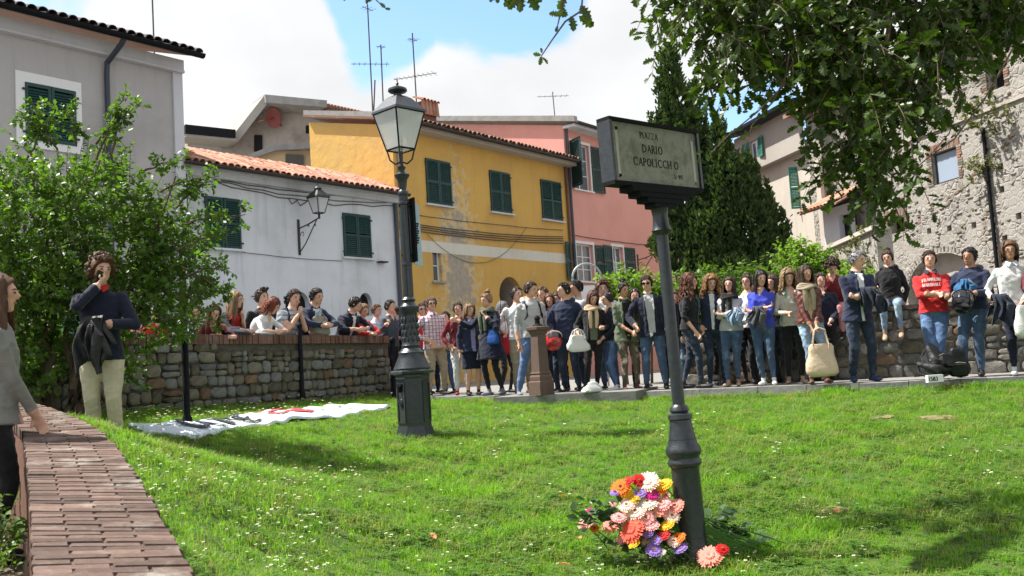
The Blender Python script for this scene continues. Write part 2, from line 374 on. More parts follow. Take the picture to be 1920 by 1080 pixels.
gx = np.arange(-9, 9.01, 0.12); gy = np.arange(0.4, 18.5, 0.12)
GX, GY = np.meshgrid(gx, gy); fx = GX.ravel(); fy = GY.ravel(); fz = lawn_z(fx, fy)
beyond = fy > edge_y(fx) + 0.25
fz = np.where(beyond, fz - 0.5, fz)
keep = (fx > cop_x(fy) - 0.22) | (fy > 8.1)
mb = MB(); W = len(gx)
faces = []
for j in range(len(gy) - 1):
    for i in range(W - 1):
        a = j * W + i
        if keep[a] and keep[a + 1] and keep[a + W] and keep[a + W + 1]: faces.append((a, a + 1, a + W + 1, a + W))
mb.add(np.stack([fx, fy, fz], 1), faces)
lawn = mb.obj('lawn', soil, smooth=True, angle=80); setp(lawn, kind='structure')

# plaza behind the lawn, out to the horizon
def _pave():
    m, t, b = nodes_of('plaza_paving', 0.9, 0.15); v = tcoord(t)
    br = t.nodes.new('ShaderNodeTexBrick'); br.inputs['Scale'].default_value = 1.6; br.inputs['Mortar Size'].default_value = 0.012; br.inputs['Color1'].default_value = (.26, .25, .24, 1); br.inputs['Color2'].default_value = (.32, .31, .29, 1); br.inputs['Mortar'].default_value = (.14, .13, .12, 1)
    t.links.new(v, br.inputs['Vector']); c = mixc(t, noise(t, v, 3, 6), br.outputs['Color'], (0.2, 0.19, 0.18))
    t.links.new(c, b.inputs['Base Color']); bump(t, b, noise(t, v, 20, 5), 0.4, 0.01); return m
pave = _pave()
mb = MB()
top = [(e[0], e[1] + 0.28, plaza_z(e[0]) - 0.004) for e in EDGE]
far = [(e[0], 30.0, plaza_z(e[0]) - 0.004) for e in EDGE]
n = len(top)
mb.add(top + far, [(i, i + 1, n + i + 1, n + i) for i in range(n - 1)])
x0 = EDGE[0][0]
wl = SW_B + (SW_A - SW_B) * 2.2
mb.add([(x0, EDGE[0][1] + .28, plaza_z(x0) - .004), (x0, 30, plaza_z(x0) - .004), (-12, 30, .9), (-60, 30, .9), (-60, 8, .9), (wl[0] - .2, wl[1], .88)], [(0, 1, 2, 3, 4, 5)])
e = EDGE[-1]
setp(mb.obj('plaza_pavement', pave), kind='structure')
mb = MB(); mb.add([(-700, 29.5, .55), (700, 29.5, .55), (700, 1400, .5), (-700, 1400, .5)], [(0, 1, 2, 3)])
mb.add([(8.0, -20, -.3), (60, -20, -.3), (60, 29.5, .55), (9, 29.5, .55)], [(0, 1, 2, 3)])
mb.add([(-60, -30, .02), (8, -30, -.35), (8, 2.0, -.35), (-60, 2.0, .02)], [(0, 1, 2, 3)])
setp(mb.obj('ground', simple('far_ground', (0.16, 0.15, 0.12), 0.95, .1, scale=.5)), kind='structure')
# kerb slabs along the lawn edge
krb = thing('kerb', 'grey stone kerb between the lawn and the paved square', 'kerb')
for a, b_ in zip(EDGE[:-1], EDGE[1:]):
    L = np.linalg.norm((b_ - a)[:2]); k = max(1, int(round(L / 0.8)))
    for i in range(k):
        if a[0] > 6.5: break
        p = a + (b_ - a) * (i / k); q = a + (b_ - a) * ((i + 1) / k)
        d = (q - p) / np.linalg.norm(q - p); nn = np.array([-d[1], d[0], 0.0])
        z = plaza_z((p[0] + q[0]) / 2); j1, j2 = rng.uniform(-.006, .006, 2)
        p2 = p + d * .004; q2 = q - d * .004
        mb = MB(); mb.prism([(p2[0], p2[1], z + j1), (q2[0], q2[1], z + j2), *(tuple((w + nn * .3)[:2]) + (z + .001,) for w in (q2, p2))], (0, 0, -.32))
        mb.obj('kerb_slab', kerb_stone, krb)
# concrete step that carries the drinking fountain
a = P(925, 744, 14.5); b_ = P(1192, 734, 13.7)
mb = MB(); d = (b_ - a) / np.linalg.norm(b_ - a); nn = np.array([-d[1], d[0], 0])
z = plaza_z(.5)
mb.prism([(*(a[:2]), z + .035), (*(b_[:2]), z + .035), (*((b_ + nn * 1.5)[:2]), z + .035), (*((a + nn * 1.5)[:2]), z + .035)], (0, 0, -.3))
setp(mb.obj('stone_platform', kerb_stone), 'low grey slab under the brown fountain pillar at the lawn edge', 'platform')

# sunken path on the far left, below the coping wall
mb = MB()
pl = [(c[0] - 0.02, c[1], .12 + .02 * i) for i, c in enumerate(COP_L)]
mb.add(pl + [(-14, c[1], .12 + .02 * i) for i, c in enumerate(COP_L)], [(i, i + 1, len(pl) + i + 1, len(pl) + i) for i in range(len(pl) - 1)])
mb.add([(-14, 8.3, .4), (pl[-1][0], COP_L[-1][1], .38), (-4.6, 9.2, .55), (-6, 14, .75), (-20, 20, .8), (-20, 8, .5)], [(0, 1, 2, 3, 4, 5)])
setp(mb.obj('sunken_path', simple('path_earth', (0.15, 0.12, 0.09), 0.95, .1, var=.4, scale=5, bmp=.7, bd=.02)), kind='structure')

# ------------------------------------------------------------------ brick coping wall
cw = thing('coping_wall', 'low curved retaining wall topped with weathered red brick, bottom left', 'wall', group=None)
L = np.array(COP_L); Rr = np.array(COP_R)
core = MB(); rings = []
for l, r in zip(L, Rr):
    l = l.copy(); zc = (l[2] + r[2]) / 2
    l2 = l + (r - l) * .03; r2 = r + (l - r) * .03
    rings.append([(l2[0], l2[1], l[2] - .055), (r2[0], r2[1], r[2] - .055), (r2[0], r2[1], -.3), (l2[0], l2[1], -.3)])
core.loft(rings, True)
core.obj('wall_core', dark_brick, cw)
bed = MB()
def respline(pts, N):
    s = np.concatenate([[0], np.cumsum(np.linalg.norm(np.diff(pts, axis=0), axis=1))]); u = np.linspace(0, s[-1], N)
    return np.stack([np.interp(u, s, pts[:, k]) for k in range(3)], 1)
def smooth_line(p, it=3):
    for _ in range(it):
        q = [p[0]]
        for a, b in zip(p[:-1], p[1:]): q += [a * .75 + b * .25, a * .25 + b * .75]
        q.append(p[-1]); p = np.array(q)
    return p
sl, sr = smooth_line(L), smooth_line(Rr)
sc_ = np.concatenate([[0], np.cumsum(np.linalg.norm(np.diff((sl + sr) / 2, axis=0), axis=1))])
NC = int(sc_[-1] / 0.056)
u = np.linspace(0, sc_[-1], NC + 1)
cl_ = np.stack([np.interp(u, sc_, sl[:, k]) for k in range(3)], 1); cr_ = np.stack([np.interp(u, sc_, sr[:, k]) for k in range(3)], 1)
bed.loft([[tuple(a - [0, 0, .010]), tuple(b - [0, 0, .010]), tuple(b - [0, 0, .055]), tuple(a - [0, 0, .055])] for a, b in zip(cl_ + (cr_ - cl_) * .012, cr_ + (cl_ - cr_) * .012)], True)
bed.obj('mortar_bed', simple('coping_mortar', (0.15, 0.12, 0.10), .95, .1, var=.4, scale=40, bmp=.5), cw)
nb = 0
for i in range(NC):
    if cl_[i][1] > 7.25: break
    w = np.linalg.norm(cr_[i] - cl_[i]); k = max(2, int(round(w / .20)))
    cuts = np.linspace(0, 1, k + 1) + ((0.5 / k) if i % 2 else 0)
    cuts = np.concatenate([[0], cuts[(cuts > .02) & (cuts < .98)] + rng.uniform(-.015, .015, ((cuts > .02) & (cuts < .98)).sum()), [1]])
    for a, b in zip(cuts[:-1], cuts[1:]):
        g = .0028 / w; t0, t1 = .02 + rng.uniform(0, .07), 1 - .01 - rng.uniform(0, .05); dz = rng.uniform(-.003, .003, 4)
        def q(s, t): 
            A = cl_[i] + (cr_[i] - cl_[i]) * s; B = cl_[i + 1] + (cr_[i + 1] - cl_[i + 1]) * s; return A + (B - A) * t
        ov0 = -rng.uniform(0, .02) if a == 0 else 0; ov1 = rng.uniform(-.01, .03) if b == 1 else 0
        c = [q(a + g + ov0, t0), q(b - g + ov1, t0), q(b - g + ov1, t1), q(a + g + ov0, t1)]
        cc_ = sum(c) / 4; ins = .95; dn = rng.uniform(-.004, .002)
        topv = [cc_ + (x_ - cc_) * ins - [0, 0, 0] + [0, 0, dn + dz[j] * .5] for j, x_ in enumerate(c)]
        midv = [x_ - [0, 0, .006 - dn] for x_ in c]; botv = [x_ - [0, 0, .06] for x_ in c]
        mb = MB(); mb.loft([[tuple(v_ - cc_) for v_ in topv], [tuple(v_ - cc_) for v_ in midv], [tuple(v_ - cc_) for v_ in botv]], True)
        mb.obj('brick', coping_brick, cw, loc=tuple(cc_)); nb += 1
print('coping bricks', nb)
# dried paint splash on the coping
q = Pz(244, 964, .775)

# ------------------------------------------------------------------ coursed rubble walls
def stone_shape(w, h, d, seed):
    r = np.random.default_rng(seed); n = 9; pts = []
    for j in range(n):
        t = 2 * math.pi * (j + r.uniform(-.25, .25)) / n; c, s_ = math.cos(t), math.sin(t)
        k = (abs(c) ** 9 + abs(s_) ** 9) ** (-1 / 9)
        pts.append((c * k * w / 2 * r.uniform(.88, 1.03), s_ * k * h / 2 * r.uniform(.86, 1.04)))
    mb = MB()
    rings = [[(x, d * .5, z) for x, z in pts], [(x, -d * .2, z) for x, z in pts], [(x * .86, -d * r.uniform(.30, .38), z * .94) for x, z in pts], [(x * .6, -d * r.uniform(.30, .46), z * .6 + r.uniform(-.01, .01)) for x, z in pts]]
    mb.loft(rings, True)
    return mb
def rubble_wall(root, length, height_fn, mats, weights, row_h=(.12, .22), w_rng=(.14, .38), depth=.07, z0=0.0, seed=1, top_off=0.0, limit=300, smin=0, slope=0.0):
    r = np.random.default_rng(seed); z = z0; n = 0; pool = {}
    while True:
        h = r.uniform(*row_h); s = smin + r.uniform(-.1, 0)
        if z + h * .5 > height_fn(length / 2) - top_off: break
        while s < length:
            w = r.uniform(*w_rng); hh = h * r.uniform(.86, 1.05)
            zc = z + h / 2 + r.uniform(-.012, .012)
            if zc + hh * .35 < height_fn(min(max(s + w / 2, 0), length)) - top_off and s + w < length + .05:
                if r.random() < .16 and h > .15:                      # two thin stones instead of one
                    for kz in (-.25, .25):
                        m_ = mats[r.choice(len(mats), p=weights)]; stone_shape(w * .97, hh * .49, depth, int(r.integers(1e6))).obj('stone', m_, root, smooth=True, angle=50, loc=(s + w / 2, r.uniform(-.008, .008), zc + kz * h + slope * s)); n += 1
                else:
                    m_ = mats[r.choice(len(mats), p=weights)]; stone_shape(w * .985, hh * .99, depth, int(r.integers(1e6))).obj('stone', m_, root, smooth=True, angle=50, loc=(s + w / 2, r.uniform(-.01, .01), zc + slope * s)); n += 1
            s += w
            if n > limit: return n
        z += h
    return n
dv = SW_B - SW_A; LW = np.linalg.norm(dv[:2]); ang = math.atan2(dv[1], dv[0])
ext = 3.4
O_ = SW_A - dv / LW * ext
HT = 1.03
wtop = 1.86
sw = thing('stone_wall', 'mossy rubble wall with brick top that students lean over, left', 'wall', (O_[0], O_[1], 0), ang)
LT = LW + ext
zb0 = O_[2]; zb1 = SW_B[2]
mb = MB(); mb.box(0, LT, .03, .36, .3, wtop - .13); mb.obj('wall_core', mortar, sw)
nst = rubble_wall(sw, LT, lambda s: wtop - .12, [stone_a, stone_b, stone_c], [.62, .34, .04], z0=.62, row_h=(.10, .19), w_rng=(.10, .36), seed=3, depth=.075)
s = 0.0; nbk = 0
while s < LT - .05:
    w = .062 + rng.uniform(-.004, .004); mb = MB(); hz = rng.uniform(-.006, .006)
    mb.box(-w / 2, w / 2, -.03, .39, -.065, .065 + hz); o = mb.obj('brick', dark_brick, sw, loc=(s + w / 2, rng.uniform(-.008, .008), wtop - .065)); s += w + .009; nbk += 1
mb = MB(); mb.box(0, LT, -.012, .37, wtop - .129, wtop - .014); mb.obj('mortar_bed', mortar, sw)
print('left wall stones', nst, 'bricks', nbk)
# right-hand wall behind the crowd
RW_A = np.array([2.75, 15.1, 0.0]); RW_B = np.array([8.6, 12.05, 0.0]); RW_B[1] = 12.3
dv2 = RW_B - RW_A; LR = np.linalg.norm(dv2[:2])
rw = thing('stone_wall', 'sunlit rubble wall that people sit and lean on, right', 'wall', (RW_A[0], RW_A[1], 0), math.atan2(dv2[1], dv2[0]))
RWT = 0.68 + 1.04
mb = MB(); mb.box(0, LR, .03, .45, .4, RWT - .06); mb.obj('wall_core', pale_mortar, rw)
rubble_wall(rw, LR, lambda s: RWT - .06, [stone_a, stone_b, stone_w, stone_c], [.42, .2, .28, .10], z0=.66, row_h=(.12, .22), w_rng=(.16, .42), seed=9, depth=.1)
s = 0
while s < LR - .1:
    w = .25; mb = MB(); mb.box(-w / 2 + .004, w / 2 - .004, -.05, .47, -.03, .03); mb.obj('brick', coping_brick, rw, loc=(s + w / 2, rng.uniform(-.01, .01), RWT - .03 + rng.uniform(-.003, .003))); s += w
# ------------------------------------------------------------------ buildings
U = np.array([0.607, 0.795, 0.0]); INW = np.array([-0.795, 0.607, 0.0]); ANG = math.atan2(U[1], U[0])
FO = P(752, 600, 26.0); FO[2] = 0.0                      # corner between the white and the yellow house
def fac(px, py, O=FO, u=U, off=0.0):                     # pixel -> (along the facade, height); off: metres inward
    nrm = np.array([-u[1], u[0], 0.0]); r = ray(px, py)
    t = ((O + nrm * off - CAM) @ nrm) / (r @ nrm); p = CAM + r * t
    return float((p - O) @ u), float(p[2])
def wall_with_holes(mb, s0, s1, z0, z1, holes, y=0.0, depth=0.18, mi=0, rmi=None, slope=0.0):
    """front face in the plane y, openings (a,b,c,d,arch rise) with reveals going inward (+y)"""
    rmi = mi if rmi is None else rmi
    ss = sorted(set([s0, s1] + [h[0] for h in holes] + [h[1] for h in holes])); zz = sorted(set([z0, z1] + [h[2] for h in holes] + [h[3] for h in holes]))
    for a, b in zip(ss[:-1], ss[1:]):
        for c, d in zip(zz[:-1], zz[1:]):
            m_, n_ = (a + b) / 2, (c + d) / 2
            if any(h[0] < m_ < h[1] and h[2] < n_ < h[3] for h in holes): continue
            mb.add([(a, y, c), (b, y, c), (b, y, d), (a, y, d)], [(0, 1, 2, 3)], mi)
    for h in holes:
        a, b, c, d = h[:4]; ar = h[4] if len(h) > 4 else 0
        mb.add([(a, y, c), (b, y, c), (b, y + depth, c), (a, y + depth, c)], [(0, 1, 2, 3)], rmi)
        for x in (a, b): mb.add([(x, y, c), (x, y, d), (x, y + depth, d), (x, y + depth, c)], [(0, 1, 2, 3)], rmi)
        if ar:
            N = 10; hw = (b - a) / 2; cx = (a + b) / 2; arc = [(cx - hw * math.cos(math.pi * k / N), d - ar + ar * math.sin(math.pi * k / N)) for k in range(N + 1)]
            for k in range(N):
                (xa, za), (xb, zb) = arc[k], arc[k + 1]
                mb.add([(xa, y, za), (xb, y, zb), (xb, y, d), (xa, y, d)], [(0, 1, 2, 3)], mi)
                mb.add([(xa, y, za), (xb, y, zb), (xb, y + depth, zb), (xa, y + depth, za)], [(0, 1, 2, 3)], rmi)
        else: mb.add([(a, y, d), (b, y, d), (b, y + depth, d), (a, y + depth, d)], [(0, 1, 2, 3)], rmi)
def leaf_shutter(w, h, flip=False):
    mb = MB(); t = .035; fw = min(.055, w * .16)
    mb.box(0, fw, 0, t, 0, h); mb.box(w - fw, w, 0, t, 0, h)
    for z in (0, h * .47, h - .07): mb.box(fw, w - fw, .001, t - .001, z, z + .07)
    z = .09
    while z < h - .09:
        if not (h * .47 - .02 < z < h * .47 + .07):
            mb.add([(fw, .004, z), (w - fw, .004, z), (w - fw, .03, z + .045), (fw, .03, z + .045), (fw, .008, z - .006), (w - fw, .008, z - .006), (w - fw, .034, z + .039), (fw, .034, z + .039)], [(0, 1, 2, 3), (4, 7, 6, 5), (0, 4, 5, 1), (3, 2, 6, 7)])
        z += .052
    return mb
def shutter_pair(root, a, b, c, d, mat=None, ajar=0.06, tilt_low=False):
    mat = mat or green_paint; w = (b - a) / 2 - .006
    for k, (x, sgn) in enumerate(((a, 1), (b, -1))):
        mb = leaf_shutter(w, d - c)
        o = mb.obj('shutter', mat, root, loc=(x, -.045, c))
        if sgn < 0: o.scale = (-1, 1, 1)
        o.rotation_euler = (0, 0, -sgn * rng.uniform(.01, ajar))
        for z in (.12, d - c - .16):
            hb = MB(); hb.box(-.055, .03, -.012, .006, z, z + .04); hb.obj('hinge', wrought, o)
def window(root, a, b, c, d, frame=white_paint, nx=2, nz=2, y=.12):
    mb = MB(); t = .05
    mb.box(a, b, y, y + .04, c, c + t); mb.box(a, b, y, y + .04, d - t, d)
    mb.box(a, a + t, y, y + .04, c + t, d - t); mb.box(b - t, b, y, y + .04, c + t, d - t)
    for k in range(1, nx):
        x = a + (b - a) * k / nx; mb.box(x - .03, x + .03, y + .002, y + .038, c + t, d - t)
    for k in range(1, nz):
        z = c + (d - c) * k / nz; mb.box(a + t, b - t, y + .006, y + .034, z - .015, z + .015)
    f = mb.obj('window', frame, root)
    g = MB(); g.box(a + t * .5, b - t * .5, y + .016, y + .024, c + t * .5, d - t * .5); g.obj('pane', window_glass, f)
    return f
def backing(root, a, b, c, d, y=.2, mat=None):
    mb = MB(); mb.box(a - .05, b + .05, y, y + .04, c - .05, d + .05); mb.obj('recess', mat or dark_gap, root)
def sill(root, a, b, c, mat=None, t=.05):
    mb = MB(); mb.box(a - .08, b + .08, -.10, .02, c - t, c); mb.obj('sill', mat or trim_plaster, root)
def tile_mesh(name, w=.18, L=.42, mat=None):
    mb = MB(); n = 6; rows = []
    for (y, k, dz) in ((0, 1.0, 0.0), (L, .82, .012)):
        rows.append([(-w / 2 * k * math.cos(math.pi * j / n), y, w * .42 * k * math.sin(math.pi * j / n) + dz) for j in range(n + 1)] + [(w / 2 * k * .8 * math.cos(math.pi * j / n), y, w * .36 * k * math.sin(math.pi * j / n) + dz) for j in range(n + 1)])
    mb.loft(rows, True); return mb.mesh(name, mat or tile_mat, smooth=True)
def eave_tiles(root, s0, s1, y, z, pitch_ang, rows, mat, w=.19, as_parts=True, limit_fn=None):
    me = tile_mesh('roof_tile', w, .42, mat); k = 0; L = .34
    stuff = MB()
    for r_ in range(rows):
        s = s0 + w / 2; 
        while s < s1:
            if limit_fn is None or limit_fn(s, r_):
                yy = y + r_ * L * math.cos(pitch_ang); zz = z + r_ * L * math.sin(pitch_ang)
                if as_parts:
                    o = link('roof_tile', me, root, (s + rng.uniform(-.008, .008), yy + rng.uniform(-.02, .02), zz + rng.uniform(-.004, .006)), (pitch_ang, 0, rng.uniform(-.05, .05))); k += 1
                else:
                    X = Matrix.Translation((s + rng.uniform(-.008, .008), yy + rng.uniform(-.02, .02), zz)) @ Matrix.Rotation(pitch_ang, 4, 'X')
                    stuff.add([tuple(X @ v.co) for v in me.vertices], [tuple(p.vertices) for p in me.polygons])
            s += w
    if not as_parts:
        o = stuff.obj('roof_tiles', mat, root, smooth=True); o['kind'] = 'stuff'
    return k
def gutter(root, s0, s1, y, z, r=.075, mat=None):
    mb = MB(); n = 8
    rings = [[(x, y + rr * math.cos(math.pi + math.pi * j / n), z + rr * math.sin(math.pi + math.pi * j / n)) for rr, js in ((r, range(n + 1)), (r * .86, range(n, -1, -1))) for j in js] for x in (s0, s1)]
    mb.loft(rings, True); mb.obj('gutter', mat or gutter_mat, root, smooth=True)
def pipe(root, pts, r=.05, mat=None, name='drainpipe'):
    mb = MB(); mb.tube(pts, r, 8); return mb.obj(name, mat or zinc, root, smooth=True)
def cable(root, a, b, sag=.1, r=.012, y=-.03, name='cable', wob=.03, mat=None):
    mb = MB(); N = 14; pts = [(a[0] + (b[0] - a[0]) * t, y, a[1] + (b[1] - a[1]) * t - sag * 4 * t * (1 - t) + rng.uniform(-wob, wob) * .3) for t in np.linspace(0, 1, N)]
    mb.tube(pts, r, 4); return mb.obj(name, mat or wire_mat, root)

# --- white house ---
WH = thing('house', 'low white house with green shutters and red tiled roof behind the rubble wall', 'house', tuple(FO), ANG, 'old houses on the left side of the square')
sL = fac(368, 400)[0]; zE = fac(750, 373)[1]
holes = []
w1 = (*[fac(384, 400)[0], fac(449, 400)[0]], fac(420, 466)[1], fac(415, 371)[1]); w2 = (fac(643, 440)[0], fac(694, 440)[0], fac(668, 483)[1], fac(668, 402)[1])
nic = (fac(674, 570)[0], fac(698, 570)[0], fac(686, 592)[1], fac(686, 549)[1]); nic2 = (fac(535, 570)[0], fac(580, 570)[0], fac(556, 600)[1], fac(556, 545)[1])
mb = MB(); wall_with_holes(mb, sL - .6, 0.0, .3, zE, [w1, w2, (*nic, .28), (*nic2, .3)], depth=.16)
mb.add([(0, 0, .3), (0, 5, .3), (0, 5, zE), (0, 0, zE)], [(0, 1, 2, 3)]); mb.add([(sL - .6, 0, .3), (sL - .6, 5, .3), (sL - .6, 5, zE), (sL - .6, 0, zE)], [(3, 2, 1, 0)])
mb.obj('wall', white_plaster, WH)
for w_ in (w1, w2):
    backing(WH, *w_, y=.17); shutter_pair(WH, *w_, ajar=.05); sill(WH, w_[0], w_[1], w_[2], white_plaster)
for w_ in (nic, nic2): backing(WH, *w_, y=.17)
mb = MB(); mb.box(sL - .6, -.02, -.16, -.001, zE - .16, zE - .02); mb.box(sL - .6, -.02, -.26, -.001, zE - .02, zE + .05); mb.obj('cornice', white_plaster, WH)
RA = R(22)
mb = MB(); dd = 1.55
mb.prism([(sL - .6, -.45, zE + .05), (.0, -.45, zE + .05), (.0, -.45 + dd + .45, zE + .05 + (dd + .45) * math.tan(RA)), (sL - .6, -.45 + dd + .45, zE + .05 + (dd + .45) * math.tan(RA))], (0, 0, -.05)); mb.obj('roof', old_tile, WH)
k = eave_tiles(WH, sL - .6, 0.0, -.52, zE + .06, RA, 6, tile_mat, w=.185)
gutter(WH, sL - .6, -.0, -.56, zE + .03)
print('white roof tiles', k)
for k in range(4): cable(WH, (fac(400, 335)[0], fac(400, 333 + k * 3)[1]), (fac(742, 385)[0], fac(742, 370 + k * 5)[1]), .05 + .05 * k, .011, wob=.12)
cable(WH, fac(455, 474), fac(640, 490), .02, .008); cable(WH, fac(470, 556), fac(520, 560), .0, .012)
pts = [fac(x, y) for x, y in ((540, 372), (546, 383), (556, 376), (562, 386), (572, 380), (582, 368))]
mb = MB(); mb.tube([(a, -.03, b) for a, b in pts], .014, 4); mb.obj('cable', wire_mat, WH)
mb = MB(); s_, z_ = fac(712, 492); mb.box(s_ - .12, s_ + .16, -.18, 0, z_ - .02, z_ + .02); mb.obj('wall_bracket', wrought, WH)
pipe(WH, [(-.06, -.07, zE - .1), (-.06, -.07, .7)], .06, zinc)
pipe(WH, [(sL - .32, -.07, zE), (sL - .32, -.07, .7)], .06, zinc)

# --- yellow house ---
YH = thing('house', 'ochre yellow house with peeling paint and three pairs of green shutters', 'house', tuple(FO), ANG, 'old houses on the left side of the square')
sR = fac(1066, 400)[0]; yE = fac(1068, 311)[1]
yw = []
for (xa, xb, ya, yb, xm) in ((799, 845, 303, 386, 822), (918, 956, 323, 398, 937), (1013, 1050, 338, 412, 1031)):
    yw.append((fac(xa, 350)[0], fac(xb, 350)[0], fac(xm, yb)[1], fac(xm, ya)[1]))
zt = sum(w[3] for w in yw) / 3; zb = sum(w[2] for w in yw) / 3
yw = [(w[0], w[1], (w[2] + zb) / 2, (w[3] + zt) / 2) for w in yw]
sm = (fac(812, 500)[0], fac(828, 500)[0], fac(820, 528)[1], fac(820, 467)[1])
ar = (fac(936, 550)[0], fac(978, 550)[0], fac(957, 620)[1], fac(957, 519)[1])
s0 = .02
mb = MB(); wall_with_holes(mb, s0, sR, .3, yE, yw + [sm, (*ar, .62)], depth=.22)
mb.obj('wall', yellow_plaster, YH)
mb = MB(); g0 = zE - .3
mb.add([(s0, 0, .3), (s0, 3.5, .3), (s0, 3.5, yE + .8), (s0, 0, yE)], [(0, 1, 2, 3)]); mb.obj('gable_wall', yellow_rough, YH)
mb = MB(); mb.box(sR - .03, sR, .01, 3.5, .3, yE); mb.obj('far_wall', yellow_rough, YH)
for w_ in yw: backing(YH, *w_, y=.23); shutter_pair(YH, *w_, ajar=.12); sill(YH, w_[0], w_[1], w_[2], trim_plaster)
backing(YH, *sm, y=.23); window(YH, *sm, nx=1, nz=2); sill(YH, sm[0], sm[1], sm[2], concrete); backing(YH, *ar, y=1.0)
mb = MB(); wall_with_holes(mb, ar[0] - .01, ar[1] + .01, ar[2], ar[3], [(ar[0] + .001, ar[1] - .001, ar[2] + .001, ar[3] - .001, .62)], y=.222, depth=.7); mb.obj('archway', shade_grey, YH)
zc = (fac(800, 459)[1] + fac(1055, 487)[1]) / 2
mb = MB(); mb.box(.03, sR, -.006, .0, zc - .17, zc + .17); mb.obj('painted_band', band_plaster, YH)
ya = R(13)
mb = MB(); mb.prism([(s0 - .15, -.5, yE + .02), (sR + .12, -.5, yE + .02), (sR + .12, 3.6, yE + .02 + 4.1 * math.tan(ya)), (s0 - .15, 3.6, yE + .02 + 4.1 * math.tan(ya))], (0, 0, .07)); mb.obj('roof', old_tile, YH)
mb = MB(); mb.box(s0, sR + .1, -.42, -.001, yE - .1, yE + .018); mb.obj('soffit', cream_light, YH)
eave_tiles(YH, s0 - .1, sR + .15, -.58, yE + .1, ya, 10, old_tile, w=.2, as_parts=False)
gutter(YH, s0, sR + .1, -.6, yE + .04)
mb = MB(); mb.prism([(s0 - .12, .6, yE + .28), (s0 - .12, 3.6, yE + .96), (s0 - .12, 3.6, yE + 1.18), (s0 - .12, .6, yE + .5)], (.3, 0, 0)); mb.obj('parapet', concrete, YH)
for k in range(4): cable(YH, (.1, fac(785, 420 + k * 4)[1]), (fac(1055, 447)[0], fac(1055, 444 + k * 4)[1]), .10, .014)
cable(YH, (.1, fac(785, 404)[1]), (fac(1055, 437)[0], fac(1055, 432)[1]), .05, .01); cable(YH, fac(800, 440), fac(985, 428), 1.0, .008)
pipe(YH, [(sR - .1, -.06, yE), (sR - .1, -.06, .7)], .045, wood); pipe(YH, [(.2, -.06, fac(765, 250)[1]), (.2, -.06, .7)], .05, simple('grey_pipe', (.35, .33, .3), .6))
ch = MB(); s_, z_ = fac(794, 235, off=1.6); zt_ = fac(794, 196, off=1.6)[1]
ch.box(s_ - .3, s_ + .3, 1.3, 1.9, z_ - 1.2, zt_); c_ = ch.obj('chimney', dark_brick, YH)
me_ = tile_mesh('chimney_tile', .16, .5, tile_mat)
for k in range(5): link('roof_tile', me_, c_, (s_ - .32 + .16 * k, 1.2, zt_), (R(18), 0, 0))
for k in range(5): link('roof_tile', me_, c_, (s_ - .32 + .16 * k, 1.26, zt_ - .45), (R(85), 0, 0))

# --- pink house ---
PH = thing('house', 'salmon pink house with an open upper window and green shutters, beside the cypress', 'house', tuple(FO), ANG, 'old houses on the left side of the square')
pR = fac(1262, 400)[0]; pE = fac(1065, 238)[1]
pw = [(fac(1072, 300)[0], fac(1105, 300)[0], fac(1088, 356)[1], fac(1088, 270)[1]), (fac(1082, 490)[0], fac(1113, 490)[0], fac(1098, 528)[1], fac(1098, 458)[1]), (fac(1150, 490)[0], fac(1169, 490)[0], fac(1160, 520)[1], fac(1160, 463)[1])]
mb = MB(); wall_with_holes(mb, sR + .003, pR, .3, pE, pw, depth=.2)
mb.add([(sR + .003, 0, .3), (sR + .003, 7.0, .3), (sR + .003, 7.0, pE + 1.5), (sR + .003, 0, pE)], [(0, 1, 2, 3)])
mb.obj('wall', pink_plaster, PH)
for i, w_ in enumerate(pw):
    backing(PH, *w_, y=.26); window(PH, *w_, nx=2, nz=3 if i < 2 else 2); sill(PH, w_[0], w_[1], w_[2], white_paint)
    fr = MB(); a, b, c, d = w_
    fr.box(a - .1, a, -.012, 0, c, d + .1); fr.box(b, b + .1, -.012, 0, c, d + .1); fr.box(a, b, -.012, 0, d, d + .1); fr.obj('window_surround', white_paint, PH)
    ww = (b - a) * (.62 if i < 2 else .9)
    for x, sg, an in ((a - .1, -1, .08 if i else 1.1), (b + .1, 1, .08)):
        mb = leaf_shutter(ww, d - c); o = mb.obj('shutter', green_paint, PH, loc=(x, -.05, c)); o.scale = (sg, 1, 1); o.rotation_euler = (0, 0, -sg * an)
mb = MB(); mb.prism([(sR - .05, -.55, pE), (pR + .3, -.55, pE), (pR + .3, 7.2, pE + 1.62), (sR - .05, 7.2, pE + 1.62)], (0, 0, .1)); mb.obj('roof', concrete, PH)
mb = MB(); mb.prism([(sR - .18, -.62, pE + .0), (sR - .18, 7.2, pE + 1.64), (sR - .18, 7.2, pE + 1.84), (sR - .18, -.62, pE + .2)], (.2, 0, 0)); mb.obj('verge', concrete, PH)
gutter(PH, sR, pR + .3, -.62, pE + .03)
mb = MB(); mb.box(sR, pR, -.5, -.001, pE - .12, pE - .02); mb.obj('soffit', white_plaster, PH)
cable(PH, (sR + .1, fac(1070, 440)[1]), (fac(1225, 462)[0], fac(1225, 460)[1]), .05, .014)
pipe(PH, [(sR + .12, -.07, pE), (sR + .12, -.07, .7)], .05, zinc)

